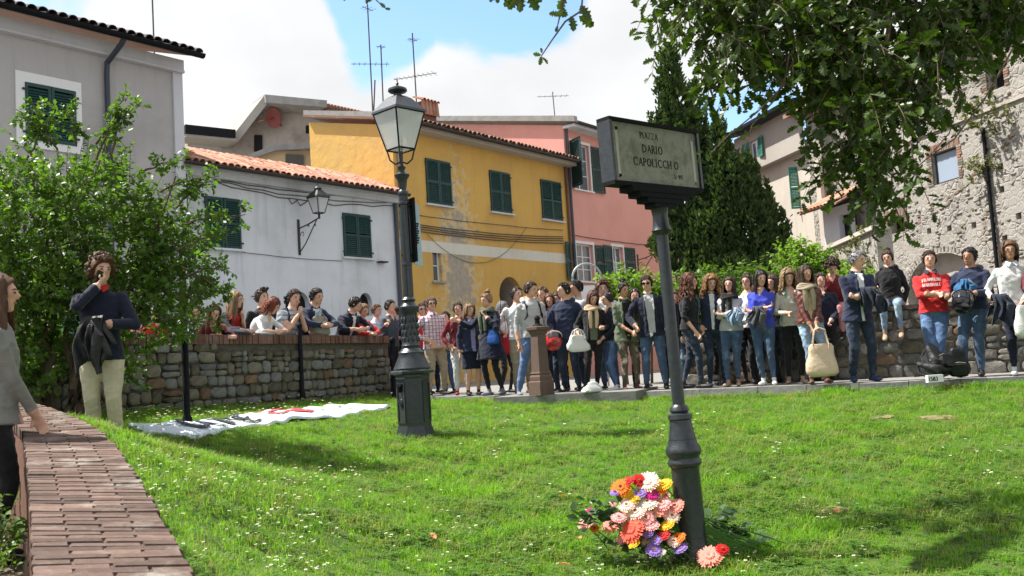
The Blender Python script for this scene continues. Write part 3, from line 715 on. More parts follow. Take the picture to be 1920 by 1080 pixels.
# --- big grey house at the left edge ---
GO = P(346, 400, 20.2); GO[2] = 0
GH = thing('house', 'tall grey rendered house at the left edge with a white framed window', 'house', tuple(GO), ANG, 'old houses on the left side of the square')
gE = fac(348, 118, GO)[1]; sN = -9.0
gw = (fac(46, 200, GO)[0], fac(141, 200, GO)[0], fac(95, 268, GO)[1], fac(92, 163, GO)[1])
gf = (fac(29, 200, GO)[0], fac(152, 200, GO)[0], gw[2] - .15, gw[3] + .2)
mb = MB(); wall_with_holes(mb, sN, 0, .3, gE, [gw], depth=.2); mb.add([(0, 0, .3), (0, 7, .3), (0, 7, gE), (0, 0, gE)], [(0, 1, 2, 3)]); mb.obj('wall', grey_plaster, GH)
t_ = .03; mb = MB(); a, b, c, d = gw; A, B, C_, D_ = gf
mb.box(A, a, -t_, .001, C_, D_); mb.box(b, B, -t_, .001, C_, D_); mb.box(a, b, -t_, .001, d, D_); mb.box(a, b, -t_, .001, C_, c); mb.obj('window_surround', white_paint, GH)
backing(GH, *gw, y=.21); shutter_pair(GH, *gw, ajar=.03)
zf = fac(328, 133, GO)[1]; sp = fac(324, 200, GO)[0]
mb = MB(); mb.box(sp, .03, -.05, -.001, .3, zf); mb.obj('corner_pilaster', trim_plaster, GH)
mb = MB(); mb.box(sN, .03, -.12, -.001, zf, gE); mb.box(sN, .03, -.15, -.001, zf - .05, zf - .001); mb.obj('cornice', trim_plaster, GH)
mb = MB(); mb.prism([(sN, -.55, gE), (.16, -.55, gE), (.16, 4.5, gE + 1.6), (sN, 4.5, gE + 1.6)], (0, 0, .08)); mb.obj('roof', old_tile, GH)
eave_tiles(GH, sN, .16, -.62, gE + .09, R(17.5), 3, simple('dark_tile', (.06, .05, .05), .8), w=.2, as_parts=False); gutter(GH, sN, .18, -.64, gE + .03, .09, iron_dark)
s1_ = fac(196, 120, GO)[0]
pipe(GH, [(s1_ + .12, -.6, gE), (s1_ + .1, -.5, gE - .12), (s1_, -.1, gE - .45), (s1_, -.08, gE - .7), (s1_, -.08, .8)], .055, simple('blue_black_pipe', (.035, .045, .07), .45, .5, .2))

# --- grey stone house and cream dormer behind the white roof ---
def pix_prism(root, name, poly, d, thick, mat, tilt=.0):
    p = [P(x, y, d + tilt * (x - poly[0][0]) / 100) for x, y in poly]; mb = MB(); mb.prism(p, (-thick * .6, thick * .8, 0)); return mb.obj(name, mat, root)
BH = thing('house', 'old grey stone house with a red dish, rising behind the white house', 'house', (0, 0, 0), 0, 'old houses on the left side of the square')
pix_prism(BH, 'wall', [(440, 330), (352, 330), (352, 258), (440, 266), (500, 192), (608, 202), (724, 214), (724, 330)], 33, 4, shade_grey)
pix_prism(BH, 'roof', [(430, 262), (497, 177), (502, 180), (500, 196), (446, 266)], 32.2, 5, ochre_plaster)
pix_prism(BH, 'parapet', [(497, 177), (613, 188), (613, 201), (499, 192)], 32.1, 1.2, concrete)
pix_prism(BH, 'low_parapet', [(348, 233), (442, 243), (442, 258), (348, 249)], 31.8, 1, iron_dark)
pix_prism(BH, 'lower_roof', [(348, 249), (442, 258), (442, 264), (348, 256)], 31.9, 1, ochre_plaster)
for x, y, w, h in ((575, 235, 8, 14), (478, 253, 14, 30), (368, 283, 11, 10)):
    pix_prism(BH, 'window', [(x, y), (x + w, y), (x + w, y + h), (x, y + h)], 32.93, .3, dark_gap)
mb = MB(); 
for k in range(14):
    c = P(616 + k * 6.2, 198 + k * 1.35, 32.2); mb.tube([c, c + [-.9, 1.2, .55]], .075, 7)
o = mb.obj('roof_tiles', old_tile, BH, smooth=True); o['kind'] = 'stuff'
pix_prism(BH, 'tiled_roof', [(613, 198), (704, 217), (704, 226), (613, 208)], 32.25, 2, old_tile)
c = P(513, 221, 32.6); q_ = Vector(P(505, 225, 25) - c).to_track_quat('Z', 'Y').to_matrix(); mb = MB()
rings = [[tuple(np.array(c) + np.array(q_ @ Vector((r_ * .7 * math.cos(2 * math.pi * j / 20), r_ * math.sin(2 * math.pi * j / 20), z_ )))) for j in range(20)] for r_, z_ in ((.02, .0), (.2, .02), (.36, .08), (.37, .06), (.2, 0.0), (.02, -.02))]
mb.loft(rings, True); mb.tube([c, P(528, 236, 32.95)], .03, 6); mb.tube([c, P(484, 229, 31.8)], .02, 5)
dm = mb.obj('dish', simple('red_dish', (.22, .05, .04), .5, .4), None, smooth=True); setp(dm, 'dark red satellite dish under the stone gable', 'satellite dish')
CD = thing('dormer', 'small cream roof extension with two dark windows above the white house', 'dormer')
pix_prism(CD, 'wall', [(432, 330), (432, 306), (500, 280), (612, 278), (614, 330)], 30.2, 2.5, cream_plaster)
pix_prism(CD, 'roof', [(428, 306), (516, 270), (618, 267), (618, 277), (518, 281), (432, 312)], 30.0, 2.8, concrete)
for x in (537, 588):
    w = 32 if x < 560 else 22
    pix_prism(CD, 'window', [(x, 289), (x + w, 289 + w * .03), (x + w, 308), (x, 307)], 30.13, .2, simple('dusty_glass', (.07, .065, .055), .4, .5))

# --- right-hand stone building ---
V = np.array([0.222, -0.975, 0.0]); RO = np.array([12.0, 26.0, 0.0]); VANG = math.atan2(V[1], V[0])    # local x runs towards the camera, local y into the building
def fr(px, py, off=0.0): return fac(px, py, RO, V, off)
def chk(): 
    pass
RH = thing('house', 'big rough stone building with a single square window, right edge', 'house', tuple(RO), VANG)
sa = fr(1556, 330)[0]; sb = 14.0; zt = fr(1900, 70)[1] + .4
wd = (fr(1748, 310)[0], fr(1797, 310)[0], fr(1772, 342)[1], fr(1772, 281)[1])
wd2 = (fr(1665, 420)[0], fr(1697, 420)[0], fr(1681, 437)[1], fr(1681, 406)[1])
wa = (fr(1697, 500)[0], fr(1838, 500)[0], .5, fr(1765, 474)[1])
wt = (fr(1850, 150)[0], fr(1884, 150)[0], fr(1866, 168)[1], fr(1866, 122)[1])
hl = [wd, (*wd2, .1), (*wa, (wa[3] - .5) * .35), wt]
for x, y in ((1876, 312), (1826, 422), (1742, 433), (1708, 338), (1910, 405), (1884, 447), (1699, 445), (1878, 355), (1780, 428)):
    s_, z_ = fr(x, y)
    if not any(h[0] - .2 < s_ < h[1] + .2 and h[2] - .2 < z_ < h[3] + .2 for h in hl): hl.append((s_ - .09, s_ + .09, z_ - .08, z_ + .08))
mb = MB(); wall_with_holes(mb, sa, sb, .3, zt, hl, depth=.3)
mb.add([(sa, 0, .3), (sa, 8, .3), (sa, 8, zt), (sa, 0, zt)], [(0, 1, 2, 3)]); mb.obj('wall', rubble, RH)
for h in hl: backing(RH, *h[:4], y=.31, mat=shade_grey if h is hl[2] else dark_gap)
a, b, c, d = wd; mb = MB()
for (p0, p1, p2, p3) in ((a, b, c, c + .06), (a, a + .06, c + .06, d), (b - .06, b, c + .06, d), (a + .06, b - .06, d - .05, d)): mb.box(p0, p1, .1, .16, p2, p3)
f_ = mb.obj('window', simple('dark_frame', (.05, .055, .06), .5), RH); g = MB(); g.box(a + .03, b - .03, .12, .13, c + .03, d - .03)
g.obj('pane', glassmat('sky_reflection_tint', (.30, .36, .45), .12), f_)  # bluish sky reflection is put into the pane's base colour
for h, n_ in ((wd, 1), (wd2, 0), (wt, 1)):
    a, b, c, d = h[:4]
    z = c
    while z < d:                                   # red brick jambs and lintels around the openings
        for x, w in ((a, -1), (b, 1)):
            L_ = rng.uniform(.12, .24); mb = MB(); mb.box(min(0, w * L_), max(0, w * L_), -.02, .05, 0, .055); mb.obj('brick', [old_tile, stone_w, old_tile, stone_a][int(rng.integers(4))], RH, loc=(x, rng.uniform(-.01, .005), z))
        z += .07
    x = a - .15
    while x < b + .12:
        mb = MB(); mb.box(0, .055, -.02, .05, 0, .22); mb.obj('brick', [old_tile, stone_w, old_tile][int(rng.integers(3))], RH, loc=(x, rng.uniform(-.01, .005), d + .003)); x += .07
# proud stones all over the masonry
st = MB(); r_ = np.random.default_rng(5)
for k in range(2200):
    s_ = r_.uniform(sa + .1, 3.2); z_ = r_.uniform(1.3, zt - .1)
    if any(h[0] - .22 < s_ < h[1] + .22 and h[2] - .2 < z_ < h[3] + .2 for h in hl): continue
    if math.sin(s_ * 1.1 + 2 * math.sin(z_ * .7)) + math.sin(z_ * 1.7 + s_) < r_.uniform(-1.6, 1.0): continue
    w, h = r_.uniform(.08, .22), r_.uniform(.04, .11); n_ = 7; dep = r_.uniform(.012, .035)
    an = [2 * math.pi * (j + r_.uniform(-.3, .3)) / n_ for j in range(n_)]; pts = [(s_ + w / 2 * math.cos(t), z_ + h / 2 * math.sin(t)) for t in an]
    st.loft([[(x, .01, z) for x, z in pts], [(x, -dep * .5, z) for x, z in pts], [(s_ + (x - s_) * .7, -dep, z_ + (z - z_) * .7) for x, z in pts]], True, mi=int(r_.choice(3, p=[.66, .26, .08])))
o = st.obj('stones', [stone_w, stone_a, stone_c], RH, smooth=True, angle=60); o['kind'] = 'stuff'
s_, z_ = fr(1848, 240); pipe(RH, [(s_, -.08, z_), (s_, -.08, .9)], .05, iron_dark)
cable(RH, fr(1560, 255), fr(1690, 265), .1, .015)
mb = MB(); z_ = fr(1800, 225)[1]; mb.box(fr(1700, 262)[0], sb, -.06, .02, z_ - .06, z_ + .02); mb.obj('string_course', shade_grey, RH)
# brick arch ring over the blocked arch
a, b, c, d = wa; rise = (d - .5) * .35; cx = (a + b) / 2; hw = (b - a) / 2
for k in range(34):
    t0 = math.pi * (k + .5) / 34; x = cx - hw * math.cos(t0) * 1.03; z = d - rise + rise * math.sin(t0) * 1.06
    nx_, nz_ = -math.cos(t0) / hw, math.sin(t0) / rise; th = math.atan2(nx_, nz_)
    mb = MB(); mb.box(-.03, .03, -.015, .05, -.01, .11); mb.obj('brick', stone_w if k % 3 else stone_a, RH, loc=(x, -.0, z), rot=(0, th, 0))
mb = MB(); mb.prism([(sa - .3, -.35, zt), (sb, -.35, zt), (sb, 6, zt + 1.5), (sa - .3, 6, zt + 1.5)], (0, 0, .12)); mb.obj('roof', old_tile, RH)

# --- buff rendered house beyond it ---
BU = thing('house', 'buff house with bright green shutters beyond the stone building', 'house', tuple(RO), VANG)
sf = fr(1394, 300)[0]; zr = fr(1440, 236)[1]
gw = (fr(1421, 275)[0], fr(1439, 275)[0], fr(1430, 300)[1], fr(1430, 262)[1])
zo = fr(1480, 296)[1]
mb = MB(); wall_with_holes(mb, sf, sa - .8, zo, zr, [gw], y=-.35, depth=.2); mb.add([(sf, -.35, zo), (sf, 6, zo), (sf, 6, zr), (sf, -.35, zr)], [(0, 1, 2, 3)]); mb.add([(sf, -.35, zo), (sa - .8, -.35, zo), (sa - .8, 0, zo), (sf, 0, zo)], [(0, 1, 2, 3)]); mb.obj('upper_storey', ochre_plaster, BU)
mb = MB(); wall_with_holes(mb, sf, sa - .8, .3, zo, [], y=0); mb.add([(sf, 0, .3), (sf, 6, .3), (sf, 6, zo), (sf, 0, zo)], [(0, 1, 2, 3)]); mb.obj('wall', cream_light, BU)
a, b, c, d = gw
win = MB(); win.box(a, b, -.25, -.2, c, d); f_ = win.obj('window', white_paint, BU); g = MB(); g.box(a + .1, (a + b) / 2 - .05, -.26, -.251, c + .1, d - .1); g.box((a + b) / 2 + .05, b - .1, -.26, -.251, c + .1, d - .1); g.obj('pane', window_glass, f_)
for x, sg in ((a, -1), (b, 1)):
    mb = leaf_shutter(.42, d - c); o = mb.obj('shutter', bright_green, BU, loc=(x, -.4, c)); o.scale = (sg, 1, 1); o.rotation_euler = (0, 0, -sg * .15)
mb = MB(); mb.prism([(sf - .3, -.9, zr), (sa - .75, -.9, zr), (sa - .75, 5, zr + 1.3), (sf - .3, 5, zr + 1.3)], (0, 0, .12)); mb.obj('roof', iron_dark, BU)
mb = MB(); mb.box(sa - .8, sa - .001, -.25, 3, .3, zt + .2); mb.obj('corner_tower', rubble, BU)
mb = MB(); mb.box(sa - .28, sa - .002, -.38, -.252, .3, fr(1552, 300)[1]); mb.obj('pilaster', cream_light, BU)
mb = MB(); mb.prism([(sa - 1.3, -.8, zt + .2), (sa + .3, -.8, zt + .2), (sa + .3, 3, zt + .9), (sa - 1.3, 3, zt + .9)], (0, 0, .14)); mb.obj('tower_roof', old_tile, BU)
s_ = fr(1497, 370)[0]; mb = leaf_shutter(.35, 1.5); mb.obj('shutter', bright_green, BU, loc=(s_, -.3, fr(1497, 392)[1]), rot=(0, 0, 1.3))
# lean-to porch with tiled awning on a terrace
PO = thing('porch', 'white porch with a small tiled awning on the raised terrace', 'porch', tuple(RO), VANG)
a_, b_2 = fr(1568, 420)[0], fr(1625, 420)[0]; zq = fr(1600, 385)[1]; z0_ = fr(1600, 462)[1]
mb = MB(); wall_with_holes(mb, a_ + .05, b_2, z0_ - 1.5, zq, [(a_ + (b_2 - a_) * .55, b_2 - .15, z0_, zq - .3)], y=-.5, depth=.2); mb.box(a_ + .051, b_2 - .001, -.49, -.002, zq - .05, zq); mb.obj('wall', trim_plaster, PO)
backing(PO, a_ + (b_2 - a_) * .57, b_2 - .2, z0_, zq - .35, y=-.29)
mb = MB(); mb.prism([(a_ - .2, -1.2, zq - .1), (b_2 + .3, -1.2, zq - .1), (b_2 + .3, -.003, zq + .45), (a_ - .2, -.003, zq + .45)], (0, 0, .05)); mb.obj('awning', old_tile, PO)
me_ = tile_mesh('awning_tile', .2, .5, tile_mat)
x = a_ - .1
while x < b_2 + .2:
    for k in range(3): link('roof_tile', me_, PO, (x, -1.28 + k * .42, zq - .06 + k * .19), (R(24), 0, 0))
    x += .2
TE = thing('terrace_wall', 'terrace wall overgrown with creeper below the white porch', 'wall')
p0 = P(1536, 476, 25.5); p1 = P(1645, 442, 20.5); p0[2] = p1[2] = max(p0[2], p1[2])
dvt = p1 - p0; nrm = np.array([-dvt[1], dvt[0], 0]) / np.linalg.norm(dvt[:2])
if nrm[0] < 0: nrm = -nrm
p1 = p1 - dvt * .02
mb = MB(); mb.prism([p0, p1, p1 - [0, 0, p1[2] - .3], p0 - [0, 0, p0[2] - .3]], nrm * .35); mb.obj('wall', rubble, TE)
mb = MB(); mb.prism([p0 - nrm * .08 + [0, 0, .003], p1 - nrm * .08 + [0, 0, .003], p1 - nrm * .08 + [0, 0, .1], p0 - nrm * .08 + [0, 0, .1]], nrm * .4); mb.obj('coping', cream_light, TE)
TERR = (p0, p1, nrm)

# --- antennas ---
def antenna(label, base, top, arms, r=.02):
    a = thing('antenna', label, 'antenna', tuple(base), 0, 'television aerials on the roofs')
    t = np.array(top) - base; mb = MB(); mb.tube([(0, 0, 0), t], r, 6); mb.obj('mast', wire_mat, a)
    for (f, l, dx, el) in arms:
        c = t * f; mb = MB(); d = np.array([math.cos(dx), math.sin(dx), .0]); mb.tube([c - d * l / 2, c + d * l / 2], r * .55, 4)
        q = np.array([-d[1], d[0], 0])
        for k in range(el):
            e_ = c + d * l * ((k + .5) / el - .5); h = .14 + .1 * k / max(el, 1); mb.tube([e_ - q * h, e_ + q * h], r * .35, 4)
        mb.obj('boom', wire_mat, a)
for lab, bx, by, tx, ty, d, arms in (
    ('tallest aerial mast left of the lantern', 700, 232, 689, 8, 29, [(.6, 1.2, .2, 7), (.97, .5, 1.0, 3)]),
    ('thin bare aerial mast right beside the lantern roof', 719, 225, 714, 84, 29.5, [(.98, .3, .4, 2)]),
    ('aerial with one long boom above the tiled chimney', 781, 186, 773, 62, 29.5, [(.55, 1.5, -.3, 9), (.93, .35, .8, 4)]),
    ('small pale aerial on the pink roof', 1041, 214, 1036, 172, 40, [(.9, 1.4, .1, 6), (.35, .9, .5, 4)]),
    ('hair thin rod above the left grey house', 289, 85, 285, -20, 24, [])):
    b = P(bx, by, d); antenna(lab, b - [0, 0, 1.0], P(tx, ty, d), arms, .022)
ld = thing('ladder', 'thin metal ladder on the yellow gable behind the lantern', 'ladder')
A = [P(x, y, 27.4) for x, y in ((698, 200), (697, 305), (722, 262), (722, 325))]
mb = MB(); mb.tube([P(703, 150, 27.4), A[1]], .022, 5); mb.tube([P(716, 252, 27.0), P(721, 335, 27.0)], .02, 5); mb.obj('rail', wire_mat, ld)
for y in (252, 285):
    mb = MB(); mb.tube([P(698, y, 27.4), P(717, y + 2, 27.0)], .015, 5); mb.obj('rung', wire_mat, ld)
# ------------------------------------------------------------------ people
def fabric(name, c, rough=0.85, var=.15, spec=.2, plaid=None, wear=None):
    if name in MATS: return MATS[name]
    m, t, b = nodes_of(name, rough, spec); v = tcoord(t)
    f = noise(t, v, 7, 5, .6); col = mixc(t, f, dark(c, 1 - var * 1.5), dark(c, 1 + var))
    if wear: col = mixc(t, remap(t, noise(t, mapv(t, v, (1, 1, .55)), 7, 4, .6), .5, .68), col, wear)
    if plaid:
        sp = t.nodes.new('ShaderNodeSeparateXYZ'); t.links.new(v, sp.inputs[0])
        for k, (ax, fr_, cc_, lo) in enumerate(plaid):
            w = mth(t, 'FRACT', mth(t, 'MULTIPLY', sp.outputs[ax], fr_)); col = mixc(t, mth(t, 'MULTIPLY', remap(t, w, lo, lo + .02, smooth=False), .65), col, cc_)
    t.links.new(col, b.inputs['Base Color']); b.inputs['Sheen Weight'].default_value = .15 if rough > .7 else 0
    bump(t, b, noise(t, mapv(t, v, (1, 1, 1.6)), 11, 5, .6, .6), .6, .02); bump(t, b, noise(t, v, 160, 2), .15, .002)
    return m
def skinmat(name, c):
    m, t, b = nodes_of(name, .55, .35); v = tcoord(t)
    col = mixc(t, noise(t, v, 14, 4), dark(c, .86), (c[0] * 1.06, c[1] * .98, c[2] * .96)); t.links.new(col, b.inputs['Base Color'])
    b.inputs['Subsurface Weight'].default_value = 0.0
    bump(t, b, noise(t, v, 120, 3), .15, .002); return m
SKIN = [skinmat('skin_light', (.62, .38, .28)), skinmat('skin_tan', (.52, .30, .20)), skinmat('skin_brown', (.36, .20, .13))]
def hairmat(name, c, k=1.6):
    m, t, b = nodes_of(name, .62, .3); v = tcoord(t)
    r = t.nodes.new('ShaderNodeAttribute'); r.attribute_name = 'lock'
    col = mixc(t, r.outputs['Fac'], dark(c, .55), dark(c, k)); t.links.new(col, b.inputs['Base Color'])
    bump(t, b, noise(t, mapv(t, v, (1, 1, .12)), 140, 3), .5, .004); return m
HAIR = dict(black=hairmat('black_hair', (.012, .010, .010)), dark=hairmat('dark_brown_hair', (.035, .020, .013)), brown=hairmat('brown_hair', (.085, .045, .025)), auburn=hairmat('auburn_hair', (.085, .032, .018)), red=hairmat('red_hair', (.13, .030, .016)), blond=hairmat('blond_hair', (.25, .165, .085)), ginger=hairmat('strawberry_blond_hair', (.21, .105, .045)), grey=hairmat('grey_hair', (.17, .17, .18), 1.15), lbrown=hairmat('light_brown_hair', (.20, .12, .065)))
C = {
 'navy': (.011, .014, .032), 'navy2': (.020, .027, .060), 'black': (.012, .012, .014), 'char': (.035, .036, .04), 'red': (.48, .022, .022), 'burg': (.19, .022, .03), 'white': (.66, .67, .69), 'offw': (.62, .62, .63),
 'ltgrey': (.42, .42, .43), 'grey': (.22, .22, .23), 'olive': (.11, .13, .085), 'khaki': (.34, .28, .20), 'cream': (.56, .50, .36), 'denim': (.05, .085, .15), 'ddenim': (.020, .030, .055), 'ldenim': (.20, .29, .41), 'blue': (.05, .07, .50),
 'teal': (.03, .11, .14), 'brownl': (.13, .04, .03), 'lilac': (.35, .30, .55), 'paleblue': (.58, .66, .76), 'slate': (.045, .06, .085), 'pink': (.50, .22, .24), 'greywool': (.20, .20, .185), 'sand': (.52, .38, .25), 'bblue': (.08, .20, .42), 'wine': (.16, .025, .04), 'greenp': (.05, .14, .10)}
def cloth(k):
    if k == 'plaid': return fabric('plaid_shirt_cloth', (.72, .66, .68), .85, .08, plaid=((0, 16, (.10, .08, .28), .72), (2, 16, (.40, .06, .10), .74), (0, 16.3, (.5, .12, .16), .86), (2, 32, (.15, .12, .35), .84)))
    if k == 'plaid2': return fabric('pale_check_cloth', (.62, .68, .76), .85, .08, plaid=((0, 14, (.22, .34, .55), .75), (2, 14, (.25, .36, .55), .75)))
    if k == 'stripe': return fabric('striped_knit', (.42, .45, .48), .85, .08, plaid=((2, 14, (.06, .09, .14), .6),))
    if k == 'pattern': return fabric('patterned_leggings_cloth', (.10, .08, .055), .9, .3, wear=(.62, .55, .45))
    if k == 'floral': return fabric('floral_cloth', (.55, .52, .45), .9, .3, wear=(.10, .22, .13))
    if k in ('denim', 'ldenim', 'ddenim', 'bjean'):
        c = C.get(k, (.075, .13, .25)); return fabric(k + '_cloth', c, .9, .25, wear=tuple(min(.6, x * 1.7 + .02) for x in c))
    return fabric(k + '_cloth', C[k], .38 if k == 'brownl' else .85, .18, .5 if k == 'brownl' else .2)
shoe_mats = dict(black=simple('black_shoe', (.02, .02, .02), .5), white=simple('white_shoe', (.7, .7, .7), .6), tan=simple('tan_shoe', (.38, .27, .19), .7), grey=simple('grey_shoe', (.2, .21, .24), .7), red=simple('red_shoe', (.35, .03, .03), .6), brown=simple('brown_shoe', (.13, .06, .04), .6), navy=simple('navy_shoe', (.03, .05, .12), .6))
eye_mat = simple('eye', (.02, .014, .012), .2, .6, bmp=0, var=0); brow_mat = simple('brow', (.03, .018, .012), .9, .1, bmp=0); lip_mat = simple('lips', (.42, .13, .12), .5, .3, bmp=0); lens_mat = simple('sunglass_lens', (.008, .008, .01), .08, .9, bmp=0, var=0); gold = simple('buckle_metal', (.5, .4, .2), .3, .6, .9)

def rotm(ax, a):
    return np.array(Matrix.Rotation(a, 3, ax))
def ik(a, b, l1, l2, pole):
    a, b = np.array(a, float), np.array(b, float); d = b - a; D = np.linalg.norm(d)
    if D > (l1 + l2) * .995: b = a + d / D * (l1 + l2) * .995; d = b - a; D = np.linalg.norm(d)
    dn = d / D; p = np.array(pole, float); p = p - dn * (p @ dn); p /= (np.linalg.norm(p) + 1e-9)
    x = (l1 * l1 - l2 * l2 + D * D) / (2 * D); h = math.sqrt(max(l1 * l1 - x * x, 0)); return a + dn * x + p * h, b
ARMS = {   # wrist (for the person's left, +x side; mirrored for the right), elbow pole
 'down': ((.255, -.03, .86), (.25, .9, 0)), 'downf': ((.22, -.14, .90), (.4, .8, 0)), 'front': ((.05, -.235, .97), (.8, .5, -.2)), 'frontlow': ((.045, -.22, .88), (.8, .6, 0)),
 'pocket': ((.20, -.09, .93), (.9, .6, 0)), 'hip': ((.19, -.08, 1.0), (1, .6, 0)), 'hold': ((.12, -.30, 1.10), (.6, .3, -.8)), 'chin': ((.035, -.19, 1.42), (.5, -.2, -.9)), 'bag': ((.27, -.12, 1.02), (.4, .9, -.3)), 'lap': ((.13, -.26, 1.02), (.7, .6, 0)),
 'wall': ((.17, -.40, 1.06), (.7, .4, .2)), 'lean': ((.05, -.42, 1.10), (.9, 0, -.3)), 'point': ((.42, -.32, 1.30), (.4, .2, -.9)), 'phone': ((.07, -.15, 1.50), (.7, -.3, -.8)), 'behind': ((.16, .14, .93), (.8, .5, 0)), 'thigh': ((.14, -.42, .62), (.9, .2, .3)), 'shoulder': ((.10, -.16, 1.32), (.6, -.1, -.9))}
CNT = dict(tris=0)
def hand_prims(mb, w, d, side, curl=.5, nrm=None):
    d = np.array(d) / np.linalg.norm(d); a, b = frame_for(d, nrm if nrm is not None else (side, .15, .1))
    # a, b span the plane across the hand; make b the palm normal (towards the body), a across the knuckles
    k = w + d * .085
    mb.tube([w - d * .01, w + d * .035, k], [.027, .034, .036], 8, flat=.42, ref=b, round_=True)
    for i, L in enumerate((.072, .082, .076, .06)):
        o = k + a * (.027 - .018 * i); f1 = o + (d * math.cos(curl * .8) + b * math.sin(curl * .8)) * L * .5; f2 = f1 + (d * math.cos(curl * 2) + b * math.sin(curl * 2)) * L * .5
        mb.tube([o - d * .015, o, f1, f2], [.0095, .0095, .0085, .0075], 6, round_=True)
    t0 = w + d * .03 + a * .026; t1 = t0 + (d * .6 + a * .6 + b * .35) * .042; t2 = t1 + (d * .9 + b * .4) * .03
    mb.tube([t0, t1, t2], [.012, .011, .009], 6, round_=True)
def hair_mesh(style, Hc, Rh, seed, col, voladd=0.0):
    r = np.random.default_rng(seed); mb = MB(); lk = []
    rad = np.array([.088, .108, .113])
    def add(fn):
        n0 = len(mb.v); fn(); lk.extend([r.random()] * (len(mb.v) - n0))
    vol = {'short': .002, 'crop': .001, 'quiff': .008, 'long': .008, 'curlylong': .026, 'curly': .020, 'bun': .004, 'bob': .016, 'tail': .005}[style] + voladd
    hair_low = {'short': -.35, 'crop': -.3, 'quiff': -.25, 'long': -.3, 'curlylong': -.3, 'curly': -.4, 'bun': -.35, 'bob': -.3, 'tail': -.35}[style]
    # scalp cap (skips the face)
    n, m = 22, 12; rings = []; 
    pts = []
    for i in range(m + 1):
        el = math.pi / 2 - (i / m) * (math.pi / 2 + .62)
        rg = []
        for j in range(n):
            az = 2 * math.pi * j / n            # 0 = +x, -pi/2 = face
            front = max(0.0, -math.sin(az)); lim = {'short': .73, 'crop': .74, 'quiff': .76, 'curly': .68}.get(style, .66)    # hairline above the brow
            e2 = max(el, lim * front ** .6 - (1 - front) * .62) if front > .25 else max(el, -.62 * (1 - front * 1.6))
            ce, se = math.cos(e2), math.sin(e2); k = 1 + (vol + .004 * math.sin(9 * az + seed) + .006 * r.uniform(-1, 1)) / .1
            rg.append((rad[0] * k * ce * math.cos(az), rad[1] * k * ce * math.sin(az) + .006, rad[2] * k * se))
        rings.append(rg)
    add(lambda: mb.loft(rings[::-1], True))
    def lock(az, el, length, thick, wave=0.0, curl=0.0, out=0.0, steps=7, fwd=0.0):
        p = []; e = el; a = az; k = 1 + (vol + thick * .5) / .1
        cur = np.array([rad[0] * k * math.cos(e) * math.cos(a), rad[1] * k * math.cos(e) * math.sin(a) + .006, rad[2] * k * math.sin(e)]); st = length / steps; ph = r.uniform(0, 6)
        for s in range(steps + 1):
            p.append(cur.copy() + np.array([math.cos(a), math.sin(a), 0]) * wave * math.sin(ph + s * 2.1) + np.array([-math.sin(a), math.cos(a), 0]) * wave * math.cos(ph + s * 1.7))
            if cur[2] > -.02:           # follow the skull, then hang
                nrm = cur / rad ** 2; nrm /= np.linalg.norm(nrm); g = np.array([fwd * .3, fwd * -1.0, -1.0]) + np.array([math.cos(a), math.sin(a), 0]) * .5; g -= nrm * (g @ nrm); g /= np.linalg.norm(g) + 1e-9; cur = cur + g * st
                q = cur / (rad * k); qn = np.linalg.norm(q); cur = cur / qn if qn < 1.15 else cur
            else: cur = cur + np.array([math.cos(a) * out, math.sin(a) * out, -1.0]) * st
        th = [thick * (.7 if s == 0 else (1.0 if s < steps * .7 else (.75 if s < steps else .25))) for s in range(steps + 1)]
        mb.tube(p, th, 5, flat=.55, ref=(math.cos(a), math.sin(a), 0))
    back = lambda spread: r.normal(math.pi / 2, spread)
    if style in ('short', 'crop', 'quiff'):
        sw_ = r.uniform(-1, 1)
        for _ in range(150 if style != 'crop' else 40):
            az = r.uniform(0, 2 * math.pi); fr_ = max(0, -math.sin(az)); el = r.uniform(.72 if fr_ > .3 else -.2, 1.5)
            k = 1 + (vol - .004) / .1; b0 = np.array([rad[0] * k * math.cos(el) * math.cos(az), rad[1] * k * math.cos(el) * math.sin(az) + .006, rad[2] * k * math.sin(el)]); nn = b0 / np.linalg.norm(b0)
            tg = np.array([sw_ * .8, -.5 - .5 * fr_, -.55]) + r.normal(0, .45, 3); tg -= nn * (tg @ nn); tg /= np.linalg.norm(tg); Lh = r.uniform(.028, .05) * (1 if el > .5 else .55) * (.5 if style == 'crop' else 1); q = r.uniform(.006, .0105)
            add(lambda: mb.tube([b0, b0 + tg * Lh * .5 + nn * .013, b0 + tg * Lh + nn * .006], [q, q * .9, q * .25], 5))
        if style == 'quiff':
            for _ in range(24):
                a = r.uniform(-.05, .05); b0 = np.array([a, r.uniform(-.085, -.03), .102]); add(lambda: mb.tube([b0, b0 + [a * .2, -.02, .03], b0 + [a * .3, -.012, .055]], [.010, .009, .003], 5))
    elif style in ('long', 'bob', 'curlylong'):
        N = 120 if style != 'curlylong' else 150; Lm = {'long': .42, 'bob': .20, 'curlylong': .33}[style]
        for _ in range(N):
            az = back(1.05)
            if -math.pi * .80 < ((az + math.pi) % (2 * math.pi) - math.pi) < -math.pi * .20: continue
            el = r.uniform(-.1, 1.5); w = .004 if style != 'curlylong' else .018
            add(lambda: lock(az, el, Lm * r.uniform(.75, 1.05) , r.uniform(.012, .018), w, out=.04 if style == 'long' else (.22 if style == 'curlylong' else .05), steps=9))
        for sgn in (-1, 1):           # locks framing the face
            for _ in range(10):
                az = -math.pi / 2 + sgn * r.uniform(.95, 1.35); add(lambda: lock(az, r.uniform(.5, 1.2), Lm * r.uniform(.7, .95), r.uniform(.011, .016), .004 if style != 'curlylong' else .015, out=.05, steps=8))
    elif style == 'curly':
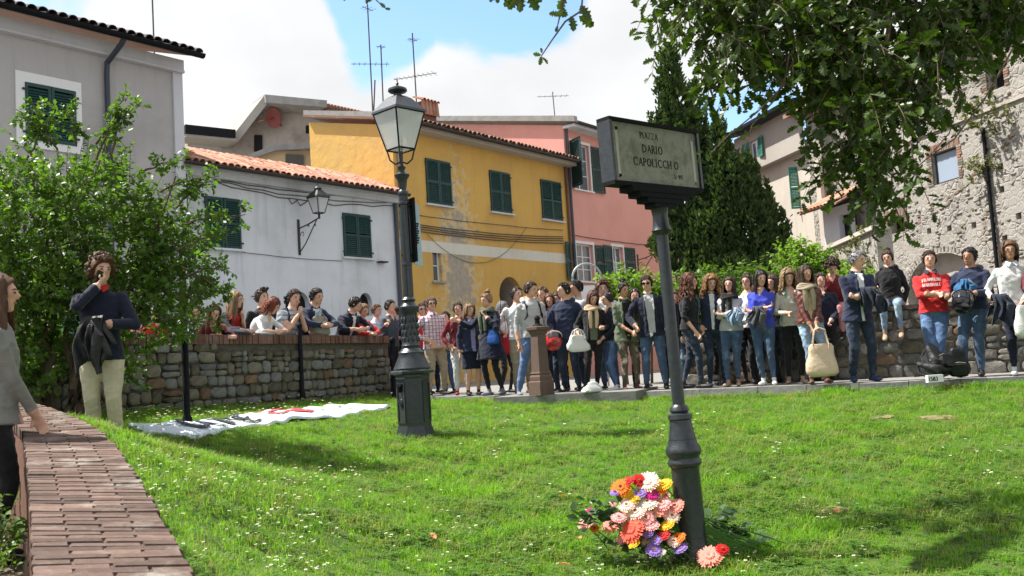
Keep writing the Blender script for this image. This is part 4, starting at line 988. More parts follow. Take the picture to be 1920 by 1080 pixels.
        for _ in range(130):
            az = r.uniform(0, 2 * math.pi); fr_ = max(0, -math.sin(az)); el = r.uniform(.62 if fr_ > .35 else -.45, 1.5); k = 1 + (vol + r.uniform(0, .02)) / .1
            c = np.array([rad[0] * k * math.cos(el) * math.cos(az), rad[1] * k * math.cos(el) * math.sin(az) + .006, rad[2] * k * math.sin(el)]); q = r.uniform(.012, .022); add(lambda: mb.ell(c, (q, q, q * r.uniform(.7, 1.2)), 6, 4))
    elif style in ('bun', 'tail'):
        for _ in range(60): add(lambda: lock(r.uniform(0, 2 * math.pi), r.uniform(.75, 1.4), .04, .008, .001, steps=3))
        if style == 'bun':
            for _ in range(16): c = np.array([r.normal(0, .016), .045 + r.normal(0, .016), .125 + r.normal(0, .012)]); add(lambda: mb.ell(c, (.025, .022, .02), 7, 5))
        else:
            for _ in range(12):
                x = r.normal(0, .012); add(lambda: mb.tube([(x, .10, .05), (x * 1.6, .145, .0), (x * 1.8, .13, -.10), (x * .9, .12, -.2)], [.012, .015, .012, .003], 5))
    mb.v = [tuple(Rh @ np.array(v) + Hc) for v in mb.v]
    me = mb.mesh('hair', HAIR[col], smooth=True, angle=70)
    at = me.attributes.new('lock', 'FLOAT', 'POINT'); at.data.foreach_set('value', lk[:len(me.vertices)])
    return me
def person(loc, H, yaw, label, top='navy', legs='denim', shoes='black', skin=0, hair=('short', 'dark'), la='down', ra='down', inner=None, inner_w=.055, sleeve=1.0, hem=.90, fem=False, lean=0.0, side=0.0, twist=0.0,
           head=(0, 0, 0), feet=((.10, 0, 0), (-.10, 0, 0)), pelvis=(0, 0, .93), skirt=None, glasses=None, scarf=None, strap=None, hood=False, bulk=1.09, voxel=.0125, group='students and townspeople standing round the square', extra=None, kneepole=(0, -1, 0), collar=None, leg_bulk=1.0, toe=0.18):
    s = H / 1.75
    root = thing('person', label, 'person', tuple(loc), yaw, group); root.scale = (s, s, s)
    Wi = (Matrix.Translation(tuple(loc)) @ Matrix.Rotation(yaw, 4, 'Z') @ Matrix.Scale(s, 4)).inverted()
    pel = np.array(pelvis, float); mb = MB(); segs = []          # segs: (a, b, ra, rb, label)
    def T(p, rad, lab, flat=1.0, ref=None, n=10):
        mb.tube(p, rad, n, flat=flat, ref=ref, round_=True)
        rr = rad if hasattr(rad, '__len__') else [rad] * len(p)
        for i in range(len(p) - 1): segs.append((np.array(p[i], float), np.array(p[i + 1], float), rr[i], rr[i + 1], lab))
    Ru = rotm('Z', twist) @ rotm('X', lean) @ rotm('Y', side)    # positive lean: towards -y
    def U_(p): p = np.array(p, float); return pel + Ru @ (p - np.array([0, 0, .93]))
    f = fem; bk = bulk
    hw = [.150, .170 if f else .160, .132 if f else .150, .150 if f else .168, .158 if f else .178, .128 if f else .142, .088, .060]
    hd = [.10, .118, .102, .118, .106, .088, .068, .056]; zz = [.84, .95, 1.09, 1.24, 1.335, 1.40, 1.45, 1.49]
    j = .012 if top not in ('white',) else .006
    rings = []
    for i, z in enumerate(zz):
        kx = (hw[i] + (j if i < 6 else 0) * 1.0) * (bk if 0 < i < 5 else 1); ky = (hd[i] + (j if i < 6 else 0)) * (bk if 0 < i < 5 else 1)
        if fem and i == 3: ky *= 1.06
        rg = []
        for q in range(18):
            t = 2 * math.pi * q / 18; c, s_ = math.cos(t), math.sin(t); e = 1.15
            y = ky * (abs(s_) ** (2 / 2.3)) * (1 if s_ > 0 else -1) + (.012 if i in (3, 4) else 0) + (-.008 if i == 2 else 0)
            rg.append(U_((kx * (abs(c) ** (2 / 2.5)) * (1 if c > 0 else -1), y, z)))
        rings.append(rg)
    rings.insert(0, [U_((0, 0, .80)) + (np.array(p) - U_((0, 0, .84))) * .7 for p in rings[0]])
    mb.loft(rings, True)
    for x in (-.09, 0, .09): segs.append((U_((x, 0, .84)), U_((x, 0, 1.38)), .10, .10, 'torso'))
    segs.append((U_((-.12, 0, 1.385)), U_((.12, 0, 1.385)), .06, .06, 'torso')); segs.append((U_((-.05, 0, 1.43)), U_((.05, 0, 1.43)), .05, .05, 'torso'))
    if fem:
        for x in (-.07, .07): mb.ell(U_((x, -.085, 1.275)), (.062, .052, .06), 10, 7)
    def ydep(z): return -(float(np.interp(z, zz, hd)) + j) * (1 if abs(z - 1.2) > .3 else bk)
    if inner:
        for x in (-1, 1):
            zs_ = [1.44, 1.36, 1.26, 1.12, 1.0, max(hem + .01, .86)]; ww_ = [inner_w * .75, inner_w * .95, inner_w, inner_w * 1.02, inner_w * 1.1, inner_w * 1.25]
            T([U_((x * (w_ + .014), ydep(z) * .93 - .012, z)) for z, w_ in zip(zs_, ww_)], [.018, .021, .018, .016, .016, .014], 'torso', n=8)
        T([U_((-.075, -.03, 1.475)), U_((-.06, .055, 1.495)), U_((.06, .055, 1.495)), U_((.075, -.03, 1.475))], .02, 'torso', n=8)
    if hem >= .84:
        kx, ky = (hw[1] + .020) * bk ** .5, (hd[1] + .020) * bk ** .5
        mb.loft([[U_((a_ * kx * math.cos(2 * math.pi * q / 20), a_ * ky * math.sin(2 * math.pi * q / 20), z)) for q in range(20)] for a_, z in ((.8, hem + .09), (.99, hem + .05), (1.0, hem + .01), (.93, hem - .002), (.7, hem - .004))], True)
    # hem flare / coat
    zh = hem
    if zh < .92:
        r0 = []
        for z, kx, ky in ((1.0, .165, .125), (.92, .182, .138), (zh, .186 + (.92 - zh) * .15, .145 + (.92 - zh) * .2), (zh - .004, .15, .11)):
            r0.append([U_((kx * bk * math.cos(2 * math.pi * q / 20), ky * bk * math.sin(2 * math.pi * q / 20), z)) for q in range(20)])
        mb.loft(r0, True)
    if skirt:
        r0 = [[pel + np.array([kx * math.cos(2 * math.pi * q / 20), ky * math.sin(2 * math.pi * q / 20), z - .93]) for q in range(20)] for z, kx, ky in ((.98, .16, .12), (.88, .185, .14), (skirt[1], .20, .155), (skirt[1] - .004, .17, .13))]
        mb.loft(r0, True)
    # neck, head
    nb = U_((0, .012, 1.47)); Rh = Ru @ rotm('Z', head[0]) @ rotm('X', head[1]) @ rotm('Y', head[2])
    if lean: Rh = rotm('Z', twist + head[0]) @ rotm('X', lean * .35 + head[1]) @ rotm('Y', side * .4 + head[2])
    Hc = nb + Ru @ np.array([0, -.004, .06]) + Rh @ np.array([0, -.018, .108])
    T([nb - Ru @ np.array([0, 0, .03]), Hc + Rh @ np.array([0, .02, -.05])], [.056 if not f else .049, .052 if not f else .045], 'neck')
    def E(c, r, lab='head', n=14, m=9): mb.ell(Hc + Rh @ (np.array(c, float) * 1.05), tuple(q * 1.05 for q in r), n, m, Rm=Rh)
    E((0, .008, .022), (.076, .095, .092)); E((0, -.022, -.045), (.055 if f else .060, .068, .072), n=14); E((0, -.058, -.092), (.026, .026, .022)); E((0, -.045, .005), (.062, .055, .06))
    mb.tube([Hc + Rh @ np.array(p, float) for p in ((0, -.096, .012), (0, -.119, -.023), (0, -.110, -.034))], [.009, .0125, .011], 6, round_=True)
    for x in (-1, 1): E((x * .078, .012, -.012), (.010, .020, .030), n=8, m=6)
    segs.append((Hc + Rh @ np.array([0, 0, .04]), Hc + Rh @ np.array([0, -.03, -.07]), .09, .07, 'head'))
    # arms
    hands = {}
    for sg, a_, tag_ in ((1, la, 'l'), (-1, ra, 'r')):
        if a_ is None: continue
        if isinstance(a_, tuple) and isinstance(a_[0], str): a_ = (np.array(Wi @ Vector(a_[1])), a_[2])
        if isinstance(a_, str): w_, pole = ARMS[a_]; w_ = U_(np.array(w_) * [sg, 1, 1]) if a_ not in ('abs',) else w_; pole = Ru @ (np.array(pole) * [sg, 1, 1])
        else: w_, pole = np.array(a_[0], float), np.array(a_[1], float)
        sh = U_((sg * (.150 if f else .172) * (1 + (bk - 1) * .5), .005, 1.372))
        el, w_ = ik(sh, w_, .285, .255, pole)
        r0, r1, r2 = (.055, .048, .040) if sleeve >= 1 else (.054, .043, .031)
        if f: r0, r1, r2 = r0 * .88, r1 * .88, r2 * .88
        fat = 1.12 if top in ('navy', 'black', 'olive', 'navy2') and sleeve >= 1 else 1
        T([sh, sh + (el - sh) * .5, el], [r0 * 1.12 * fat, r0 * .98 * fat, r1 * fat], 'uarm'); dd = (w_ - el) / np.linalg.norm(w_ - el)
        T([el, el + (w_ - el) * .4, w_ - dd * .015], [r1 * fat, r1 * .95 * fat, r2 * fat], 'farm')
        T([w_ - dd * .045, w_ - dd * .022], [r2 * fat * 1.12, r2 * fat * 1.08], 'farm')
        T([w_ - dd * .03, w_ + dd * .02], [.023, .025], 'hand'); segs.append((w_, w_ + dd * .16, .05, .05, 'hand'))
        hand_prims(mb, w_ + dd * .012, dd, sg, .35 if a_ in ('down', 'downf') else .8, nrm=None)
        hands[tag_] = (w_, dd, el)
    # legs
    for sg, ft in ((1, feet[0]), (-1, feet[1])):
        hp = pel + rotm('Z', twist * .4) @ np.array([sg * .092, 0, -.02]); an = np.array([ft[0], ft[1] + .03, ft[2] + .085])
        tl = .425
        kn, an = ik(hp, an, tl, tl, kneepole if len(ft) < 5 else ft[4])
        lb = leg_bulk * (1.06 if f else 1.2) * (1.0 if legs not in ('khaki', 'cream') else 1.1)
        T([hp + [0, 0, .0], hp + (kn - hp) * .45, kn], [.096 * (1.02 if f else 1.0), .078 * lb, .057 * lb], 'thigh', n=12); T([kn, kn + (an - kn) * .35, an + (kn - an) * .12], [.057 * lb, .055 * lb, (.042 if not f else .036) * lb], 'shin')
        T([an + (kn - an) * .13, an + (kn - an) * -.02], [.036, .036], 'foot')
        fy = ft[3] if len(ft) > 3 and ft[3] is not None else sg * toe; fd = np.array([math.sin(fy), -math.cos(fy), 0.0]); 
        drop = ft[5] if len(ft) > 5 else 0.0; fd[2] = -drop; fd /= np.linalg.norm(fd)
        base = an - np.array([0, 0, .048]); mb.tube([base - fd * .055, base + fd * .02, base + fd * .10, base + fd * .165], [.036, .040, .043, .034], 10, flat=.78, ref=(0, 0, 1), round_=True)
        segs.append((base - fd * .055, base + fd * .165, .05, .05, 'foot'))
    if hood:
        mb.tube([U_((-.115, .0, 1.455)), U_((-.10, .09, 1.475)), U_((0, .125, 1.48)), U_((.10, .09, 1.475)), U_((.115, .0, 1.455))], [.035, .05, .06, .05, .035], 9, round_=True)
    # voxel union -> one continuous body
    me0 = mb.mesh('body', [SKIN[skin]]); tmp = bpy.data.objects.new('tmp', me0); COL.objects.link(tmp)
    md = tmp.modifiers.new('r', 'REMESH'); md.mode = 'VOXEL'; md.voxel_size = voxel; md.use_smooth_shade = True
    sm_ = tmp.modifiers.new('s', 'SMOOTH'); sm_.iterations = 2; sm_.factor = .5
    dg = bpy.context.evaluated_depsgraph_get(); me = bpy.data.meshes.new_from_object(tmp.evaluated_get(dg)); bpy.data.objects.remove(tmp); bpy.data.meshes.remove(me0)
    me.name = 'body'; nv = len(me.vertices); co = np.empty(nv * 3, np.float32); me.vertices.foreach_get('co', co); co = co.reshape(-1, 3).astype(float)
    A = np.array([q[0] for q in segs]); B = np.array([q[1] for q in segs]); ra_ = np.array([q[2] for q in segs]); rb_ = np.array([q[3] for q in segs]); labs = [q[4] for q in segs]
    def classify(p):
        best = np.full(len(p), 1e9); idx = np.zeros(len(p), int)
        for k in range(len(segs)):
            d = B[k] - A[k]; t = np.clip(((p - A[k]) @ d) / (d @ d), 0, 1); q = A[k] + t[:, None] * d; r_ = ra_[k] + (rb_[k] - ra_[k]) * t; e = np.linalg.norm(p - q, axis=1) - r_; u_ = e < best; best[u_] = e[u_]; idx[u_] = k
        return idx
    vi = classify(co); names = np.array(labs)[vi]
    iscloth = np.isin(names, ['torso', 'uarm', 'farm', 'thigh', 'shin'])
    no = np.empty(nv * 3, np.float32); me.vertices.foreach_get('normal', no); no = no.reshape(-1, 3)
    ph = rng.uniform(0, 6, 4); w_ = co * 1.0
    x_, y_, z_ = w_.T; rg_ = lambda q: (1 - np.abs(np.sin(q))) ** 2
    m1 = .5 + .5 * np.sin(5 * z_ + 4 * x_ + ph[0]) ; m2_ = .5 + .5 * np.sin(9 * x_ - 7 * z_ + 6 * y_ + ph[1])
    wr = rg_(19 * z_ + 11 * x_ + 2.2 * np.sin(7 * x_ + 5 * y_ + ph[2]) + ph[1]) * m1 * 1.5 + rg_(17 * z_ - 14 * x_ + 9 * y_ + 2 * np.sin(9 * z_ + ph[3])) * m2_ * 1.4 + rg_(34 * z_ + 8 * y_ + 3 * np.sin(11 * x_ + ph[0])) * .5 - .6
    kd = np.full(nv, 9.0)
    for k in range(len(segs) - 1):
        if labs[k] in ('thigh', 'uarm') : kd = np.minimum(kd, np.linalg.norm(w_ - B[k], axis=1))
    fo = np.clip(1 - kd / .14, 0, 1); low = np.where(names == 'shin', np.clip((.32 - z_) / .2, 0, 1), 0)
    amp = np.where(np.isin(names, ['shin', 'farm']), .0055, .0065) * (1 + .9 * fo + 1.1 * low) * (.45 if voxel < .01 else 1); co = co + no * (wr * amp * iscloth)[:, None]
    me.vertices.foreach_set('co', co.astype(np.float32).ravel())
    nf = len(me.polygons); fc = np.empty(nf * 3, np.float32); me.polygons.foreach_get('center', fc); fc = fc.reshape(-1, 3).astype(float)
    fi = classify(fc); fn = np.array(labs)[fi]; loc_u = (fc - pel) @ Ru + np.array([0, 0, .93])
    mats = [SKIN[skin], cloth(top), cloth(legs), shoe_mats[shoes], cloth(inner or top), cloth(skirt[0]) if skirt else cloth(legs)]; mi = np.zeros(nf, int)
    to = fn == 'torso'; neck_r = .058; ctr = np.hypot(loc_u[:, 0], loc_u[:, 1] - .01)
    mi[to] = 1; mi[np.isin(fn, ['uarm'])] = 1; fa = fn == 'farm'
    if sleeve >= 1: mi[fa] = 1
    elif sleeve < .5: mi[fn == 'farm'] = 0
    if sleeve < .5:
        for nm in ('uarm',):
            for k in range(len(segs)):
                if labs[k] == 'uarm' and k + 1 < len(segs) and labs[k + 1] == 'farm': mi[(fi == k)] = 0 if sleeve < .3 else mi[(fi == k)]
    elif sleeve < 1:
        for k in range(len(segs)):
            if labs[k] == 'farm' and (k == 0 or labs[k - 1] != 'farm'): mi[fi == k] = 1
    mi[to & (ctr < neck_r + .012) & (loc_u[:, 2] > 1.44)] = 0
    mi[to & (loc_u[:, 2] < hem)] = 2; mi[np.isin(fn, ['thigh', 'shin'])] = 2
    if not skirt:
        th = fn == 'thigh'; mi[th & (loc_u[:, 2] > hem) & (ctr < .26)] = 1
    else:
        mi[np.isin(fn, ['shin', 'thigh'])] = 0; sk = np.isin(fn, ['torso', 'thigh', 'shin']) & (fc[:, 2] < hem) & (fc[:, 2] > skirt[1] - .012); mi[sk] = 5
    if inner:
        mi[(mi == 1) & to & (loc_u[:, 1] < -.03) & (np.abs(loc_u[:, 0]) < inner_w + .02 * (loc_u[:, 2] - 1.2) * 2) & (loc_u[:, 2] < 1.46)] = 4
        mi[(mi == 0) & to & (loc_u[:, 2] < 1.42)] = 4
    elif not hood and collar is None:
        mi[to & (loc_u[:, 1] < -.02) & (np.abs(loc_u[:, 0]) < (.05 if f else .035) * np.clip((loc_u[:, 2] - 1.37) / .08, 0, 1)) & (loc_u[:, 2] > 1.37)] = 0
    mi[fn == 'foot'] = 3
    me.materials.clear()
    for m_ in mats: me.materials.append(m_)
    me.polygons.foreach_set('material_index', mi.astype(np.int32)); me.polygons.foreach_set('use_smooth', [True] * nf); me.update()
    link('body', me, root); CNT['tris'] += nf * 2
    h = hair_mesh(hair[0], Hc, Rh, int(rng.integers(1e6)), hair[1]); link('hair', h, root)
    # face
    def on(c): return Hc + Rh @ np.array(c, float)
    for x in (-1, 1):
        m2 = MB(); m2.ell(on((x * .031, -.0985, .000)), (.0125, .006, .0066), 8, 5, Rm=Rh); m2.obj('eye', eye_mat, root, smooth=True)
        m2 = MB(); m2.tube([on((x * .016, -.104, .019)), on((x * .034, -.101, .0225)), on((x * .052, -.087, .017))], [.0025, .0035, .002], 5); m2.obj('eyebrow', brow_mat, root)
    m2 = MB(); m2.ell(on((0, -.0945, -.061)), (.020, .008, .0058), 10, 5, Rm=Rh); m2.obj('mouth', lip_mat, root, smooth=True)
    if glasses:
        m2 = MB()
        for x in (-1, 1):
            c = np.array([x * .032, -.112, .0]); pl = [(c[0] + .026 * math.cos(t), -.112 + abs(c[0] + .026 * math.cos(t)) * .12, c[2] + .019 * math.sin(t)) for t in np.linspace(0, 2 * math.pi, 10, endpoint=False)]
            if glasses == 'sun': m2.prism([on(p) for p in pl], Rh @ np.array([0, .004, 0]))
            else: m2.tube([on(p) for p in pl + pl[:1]], .002, 4)
            m2.tube([on((x * .058, -.098, .005)), on((x * .082, .01, .005))], .0025, 4)
        m2.tube([on((-.01, -.108, .004)), on((.01, -.108, .004))], .0025, 4); m2.obj('glasses', lens_mat, root)
    if scarf:
        m2 = MB(); r_ = np.random.default_rng(3)
        for k in range(4):
            pts = [U_((.098 * math.cos(t) * (1 + .1 * k), -.02 + .095 * math.sin(t) * (1 + .12 * k), 1.47 - k * .014 + .015 * math.sin(2 * t + k))) for t in np.linspace(0, 2 * math.pi, 15)]
            m2.tube(pts, [.024 + .007 * math.sin(i * 1.7 + k) for i in range(15)], 7)
        for x in (-.05, .045): m2.tube([U_((x, -.12, 1.44)), U_((x * 1.2, -.165, 1.32)), U_((x * 1.1, -.155, 1.16)), U_((x, -.15, 1.10))], [.03, .035, .03, .022], 7, flat=.5, ref=(0, 1, 0))
        m2.obj('scarf', cloth(scarf), root, smooth=True)
    if collar:
        m2 = MB(); 
        for x in (-1, 1): m2.prism([U_((x * .01, -.085, 1.47)), U_((x * .062, -.03, 1.50)), U_((x * .085, -.055, 1.455)), U_((x * .045, -.118, 1.42))], Ru @ np.array([0, -.008, .004]))
        m2.tube([U_((.065 * math.cos(t), .01 + .06 * math.sin(t), 1.487)) for t in np.linspace(-.6, math.pi + .6, 12)], .014, 6); m2.obj('collar', cloth(collar), root, smooth=False)
    if strap:
        for x in (-1, 1):
            m2 = MB(); m2.tube([U_((x * .10, .13, 1.18)), U_((x * .105, .10, 1.40)), U_((x * .105, .0, 1.468)), U_((x * .11, -.10, 1.38)), U_((x * .12, -.135, 1.24)), U_((x * .155, -.04, 1.12))], .020, 6, flat=.3, ref=(0, 0, 1)); m2.obj('strap', cloth(strap), root)
    W = Matrix.Translation(tuple(loc)) @ Matrix.Rotation(yaw, 4, 'Z') @ Matrix.Scale(s, 4)
    info = dict(root=root, hands={k: np.array(W @ Vector(v[0] + v[1] * .07)) for k, v in hands.items()}, head=np.array(W @ Vector(Hc)), U=lambda p: np.array(W @ Vector(U_(p))), L=lambda p: np.array(W @ Vector(p)), W=W, Ulocal=U_)
    return info
EDGE_D = lambda px: float(np.interp(px, [740, 810, 990, 1210, 1420, 1610, 1800, 1920], [16.9, 16.5, 15.0, 14.3, 13.3, 12.5, 12.0, 11.7]))
PPL = {}
def place(key, hx, ty, label, back=.45, yaw=0.0, zg=None, d=None, extraH=0.0, **k):
    """stand a person so that the top of the head shows at (hx, ty)"""
    d = d if d is not None else EDGE_D(hx) + back
    p = P(hx, ty, d); z = zg if zg is not None else plaza_z(p[0]); H = p[2] - z + extraH
    base_yaw = math.atan2(p[0], p[1]) * -1.0
    lo = dict(k); v_ = rng.uniform(-1, 1, 6)
    if 'lean' not in lo:
        lo['lean'] = .035 + .045 * v_[0]; lo['side'] = .045 * v_[1]; lo.setdefault('twist', .16 * v_[2])
    hd_ = lo.get('head', (0, 0, 0)); lo['head'] = (hd_[0] + (.35 * v_[3] if hd_[0] == 0 else 0), hd_[1] + .10 * v_[4] + .04, hd_[2] + .11 * v_[5])
    if 'feet' not in lo: lo['feet'] = [((.11, 0, 0), (-.09, .04, 0)), ((.07, -.06, 0), (-.13, .03, 0)), ((.15, .02, 0), (-.08, -.04, 0)), ((.05, .03, 0), (-.09, -.07, 0))][int(rng.integers(4))]; lo.setdefault('pelvis', (.03 * v_[1] - .01, 0, .925))
    info = person((p[0] - lo.pop('dx', 0.0), p[1], z), H, base_yaw + yaw, label, **lo); PPL[key] = info
    return info
CROUD_T = __import__('time').time()
BL = ((.10, 0, 0), (-.10, 0, 0)); WK = ((.10, -.16, 0), (-.09, .14, .0)); CR = ((-.05, -.02, 0), (.07, .06, 0)); OP = ((.15, -.03, 0), (-.14, .0, 0))
GL = 'students and townspeople leaning on the stone wall'
# --- behind the rubble wall, left ---
def wl_d(px):                                   # distance of the wall at that pixel column
    a = ray(px, 640); n_ = np.array([-dv[1], dv[0], 0]); return ((SW_A - CAM) @ n_) / (a @ n_)
def lean_(key, hx, ty, label, off=.6, low=0.0, **k):
    for a_, sg in (('la', 1), ('ra', -1)):
        if k.get(a_) == 'lean': k[a_] = ((sg * .05 + .02, -.36, 1.075), (sg * .9, .1, -.1))
    d = wl_d(hx) + off; k.setdefault('lean', .5); k.setdefault('pelvis', (0, .12, .90)); k.setdefault('feet', ((.10, .22, 0), (-.10, .2, 0))); k.setdefault('voxel', .0135)
    return place(key, hx, ty, label, d=d, zg=.86, group=GL, extraH=k.pop('eh', .13), **k)
lean_('L0', 391, 578, 'girl half hidden by the shrub, bare forearms hanging over the brick wall top', fem=True, hair=('long', 'brown'), top='wine', sleeve=.3, la='lean', ra='lean', yaw=.2, lean=.75, off=.55, eh=.2)
lean_('L1', 421, 553, 'long haired girl in a red and black top, chin on her hand at the wall', fem=True, hair=('long', 'lbrown'), top='black', inner='red', inner_w=.12, la='chin', ra='lean', yaw=.9, sleeve=.6, head=(.2, 0, 0))
lean_('L2', 482, 563, 'girl with a bright red bob and white top bending over the stone wall', fem=True, hair=('bob', 'red'), top='white', la='lean', ra='lean', yaw=.9, sleeve=.3, lean=.6, head=(.3, .25, 0), eh=.16)
lean_('L3', 493, 543, 'smiling boy with a quiff behind the red haired girl', hair=('quiff', 'dark'), top='black', yaw=.5, off=1.3, lean=.1, eh=.03, head=(.2, 0, 0))
lean_('L4', 537, 549, 'boy in a grey striped T-shirt resting his chin on both hands on the wall', hair=('short', 'dark'), top='stripe', la='chin', ra='chin', sleeve=.2, yaw=.75, lean=.45, strap='navy')
lean_('L5', 577, 545, 'young man in a navy suit jacket and pale blue shirt, hands above a canvas bag', hair=('short', 'black'), top='navy2', inner='paleblue', la='lean', ra='lean', yaw=.7, lean=.5, head=(.1, 0, 0), skin=0)
lean_('L6', 594, 548, 'boy with short hair looking past the young man in the navy suit jacket', hair=('crop', 'dark'), top='black', yaw=.9, off=1.1, lean=.15, eh=.04)
lean_('L6b', 556, 548, 'dark haired person mostly hidden between the striped boy and the suited young man', hair=('curly', 'black'), top='black', yaw=1.9, off=1.5, lean=.05, eh=.02)
lean_('L7', 648, 560, 'black haired boy in a dark zipped jacket turning away, forearm on the wall', hair=('short', 'black'), top='navy', inner='white', inner_w=.02, la='lean', ra='lean', yaw=.6, lean=.55, sleeve=.6, head=(.9, 0, 0))
lean_('L8', 668, 578, 'person in a red and teal jacket beyond the black haired boy at the wall', hair=('short', 'lbrown'), top='red', la='lean', ra='lean', yaw=.8, off=.75, lean=.5, eh=.16)
# half hidden beyond the shrub
for i, (hx, ty, c_, hc, lab) in enumerate(((52, 545, 'khaki', 'dark', 'person in a drab shirt beyond the shrub, left of the yellow top'), (84, 560, 'sand', 'brown', 'person in a sandy top seen through the shrub'), (128, 560, 'bblue', 'black', 'person in a blue top seen through the shrub branches'), (268, 570, 'pink', 'dark', 'person in a pink top behind the shrub and wall'), (300, 572, 'red', 'black', 'person in a red top behind the shrub and wall'), (345, 566, 'white', 'dark', 'person in a white top behind the dark post'), (368, 572, 'paleblue', 'brown', 'person in a pale blue shirt right of the dark post'))):
    place('S%d' % i, hx, ty, lab, d=13.0 if hx > 200 else 14.5, zg=.86, group=GL, top=c_, hair=('short', hc), la='front', ra='front', voxel=.017)
# --- square, left of the fountain ---
place('P2', 703, 571, 'boy in a pale checked shirt behind the end of the stone wall', d=18.4, top='plaid2', legs='denim', hair=('short', 'brown'), yaw=.7, la='front', ra='front')
place('P2b', 741, 574, 'boy in a lilac shirt just behind the one in the slate sweater', d=18.6, top='lilac', legs='ddenim', hair=('short', 'dark'), yaw=-.4, la='hold', ra='hip')
place('P1', 727, 563, 'boy in a slate blue sweater stretching his arm towards the lamp post', d=17.6, top='slate', legs='black', hair=('short', 'black'), yaw=.9, la='point', ra='point', head=(.1, 0, 0))
place('P3', 788, 568, 'young man in sunglasses and a red shirt right beside the lamp post', back=.9, top='red', legs='denim', hair=('short', 'dark'), glasses='sun', yaw=.2, la='hold', ra='pocket')
place('P4b', 800, 566, 'curly haired boy whose head shows behind the red shirted man', back=1.5, top='red', legs='ddenim', hair=('curly', 'brown'), yaw=.3)
place('P4', 809, 558, 'young man in a red, white and blue plaid shirt, khaki trousers and sunglasses', back=.35, top='plaid', legs='khaki', shoes='black', hair=('short', 'brown'), glasses='sun', yaw=.45, la='pocket', ra='hip', collar='plaid', hem=.84, feet=OP)
place('P5', 837, 584, 'short boy in a teal T-shirt glimpsed between the plaid shirt and the burgundy sweater', back=1.2, top='greenp', legs='bjean', hair=('short', 'black'), yaw=-.5, voxel=.0135)
place('P6', 858, 567, 'boy in a burgundy sweater with grey trousers and red shoes', back=.45, top='burg', legs='offw', shoes='red', hair=('short', 'dark'), yaw=.1, la='behind', ra='pocket', strap='navy', hem=.88)
place('P7', 879, 570, 'woman with greying hair in a navy jacket, dark skirt and bare legs', back=.30, fem=True, top='navy2', inner='lilac', inner_w=.05, legs='navy', skirt=('navy', .52), hair=('bob', 'lbrown'), la='hold', ra='down', shoes='black', yaw=.35, hem=.84)
place('P8b', 941, 566, 'grey haired head behind the woman in the long navy coat', back=1.5, top='white', legs='char', hair=('bob', 'grey'), yaw=.7, fem=True)
place('P8', 915, 548, 'tall woman in a long navy coat and grey green scarf, hair pinned up', back=.3, fem=True, top='navy', legs='black', hem=.62, bulk=1.18, hair=('bun', 'lbrown'), scarf='olive', la='shoulder', ra='point', shoes='grey', yaw=-.6, head=(-.1, .15, 0))
place('P9', 966, 539, 'black haired boy in a white shirt carrying a red bag', back=.9, top='white', legs='khaki', hair=('short', 'black'), yaw=.3, la='pocket', ra='bag', shoes='brown')
place('P11', 1018, 538, 'brown haired boy behind the red haired girl, looking left', back=1.2, top='char', legs='ddenim', hair=('short', 'brown'), yaw=-.6)
place('P10', 992, 529, 'young man in a light grey sweater with backpack straps, stepping beside the fountain', back=.12, top='ltgrey', legs='bjean', shoes='grey', hair=('short', 'dark'), strap='black', yaw=.35, sleeve=.6, la='downf', ra='down', head=(.55, 0, 0), feet=((.03, .12, 0), (-.30, -.10, .0)), hood=True)
place('P12', 1026, 551, 'red haired girl in a denim jacket behind the fountain pillar', back=.6, fem=True, top='denim', inner='lilac', inner_w=.04, legs='ddenim', hair=('long', 'auburn'), scarf=None, yaw=-.1, la='hip', ra='front', voxel=.0135)
# --- square, right of the fountain ---
place('P14', 1086, 525, 'tall black haired boy looking left in front of the metal hoop', back=1.2, top='ltgrey', legs='ddenim', hair=('short', 'black'), yaw=-1.1, skin=1)
place('P13', 1059, 531, 'boy in a navy hooded jacket and dark jeans holding a red helmet', back=.35, top='navy2', legs='ddenim', hair=('short', 'black'), hood=True, yaw=-.35, la='pocket', ra=((-.18, -.24, .98), (-.6, .6, 0)), head=(-.6, 0, 0), feet=((.13, -.02, 0), (-.12, .02, 0)))
place('P16', 1131, 527, 'curly haired boy in a white T-shirt in front of the hedge', back=1.2, top='white', legs='denim', hair=('curly', 'brown'), yaw=-.1)
place('P15', 1106, 545, 'girl in a black leather jacket and tan scarf looking down, white bag on her arm', back=.25, fem=True, top='black', inner='olive', inner_w=.07, legs='black', shoes='white', hair=('long', 'auburn'), scarf='sand', yaw=.1, la='hold', ra='bag', head=(.1, .35, 0), feet=((.02, .05, 0), (-.16, -.05, 0)))
place('P17', 1144, 547, 'small dark haired girl in a navy body warmer and blue jeans, side on', back=.4, fem=True, top='navy', legs='bjean', shoes='white', hair=('bun', 'black'), yaw=-1.1, la='front', ra='front', voxel=.013)
place('P18', 1170, 528, 'woman with tied back hair in an olive shirt over black, patterned trousers', back=.25, fem=True, top='olive', inner='black', inner_w=.08, legs='pattern', shoes='brown', hair=('bun', 'black'), yaw=.3, la='front', ra='front', sleeve=.6, head=(.1, .25, 0), hem=.80, skin=1)
place('P19', 1215, 517, 'tall young man in sunglasses, open dark jacket over a grey V-neck', back=.25, top='navy', inner='ltgrey', inner_w=.06, legs='denim', hair=('short', 'dark'), glasses='sun', yaw=-.1, la='downf', ra=((-.22, -.26, .99), (-.8, .5, 0)), head=(-.2, 0, 0), feet=OP, hem=.82)
place('P20', 1247, 535, 'person in a dark top hidden behind the sign post', back=.7, top='navy', legs='ddenim', hair=('short', 'black'), yaw=0)
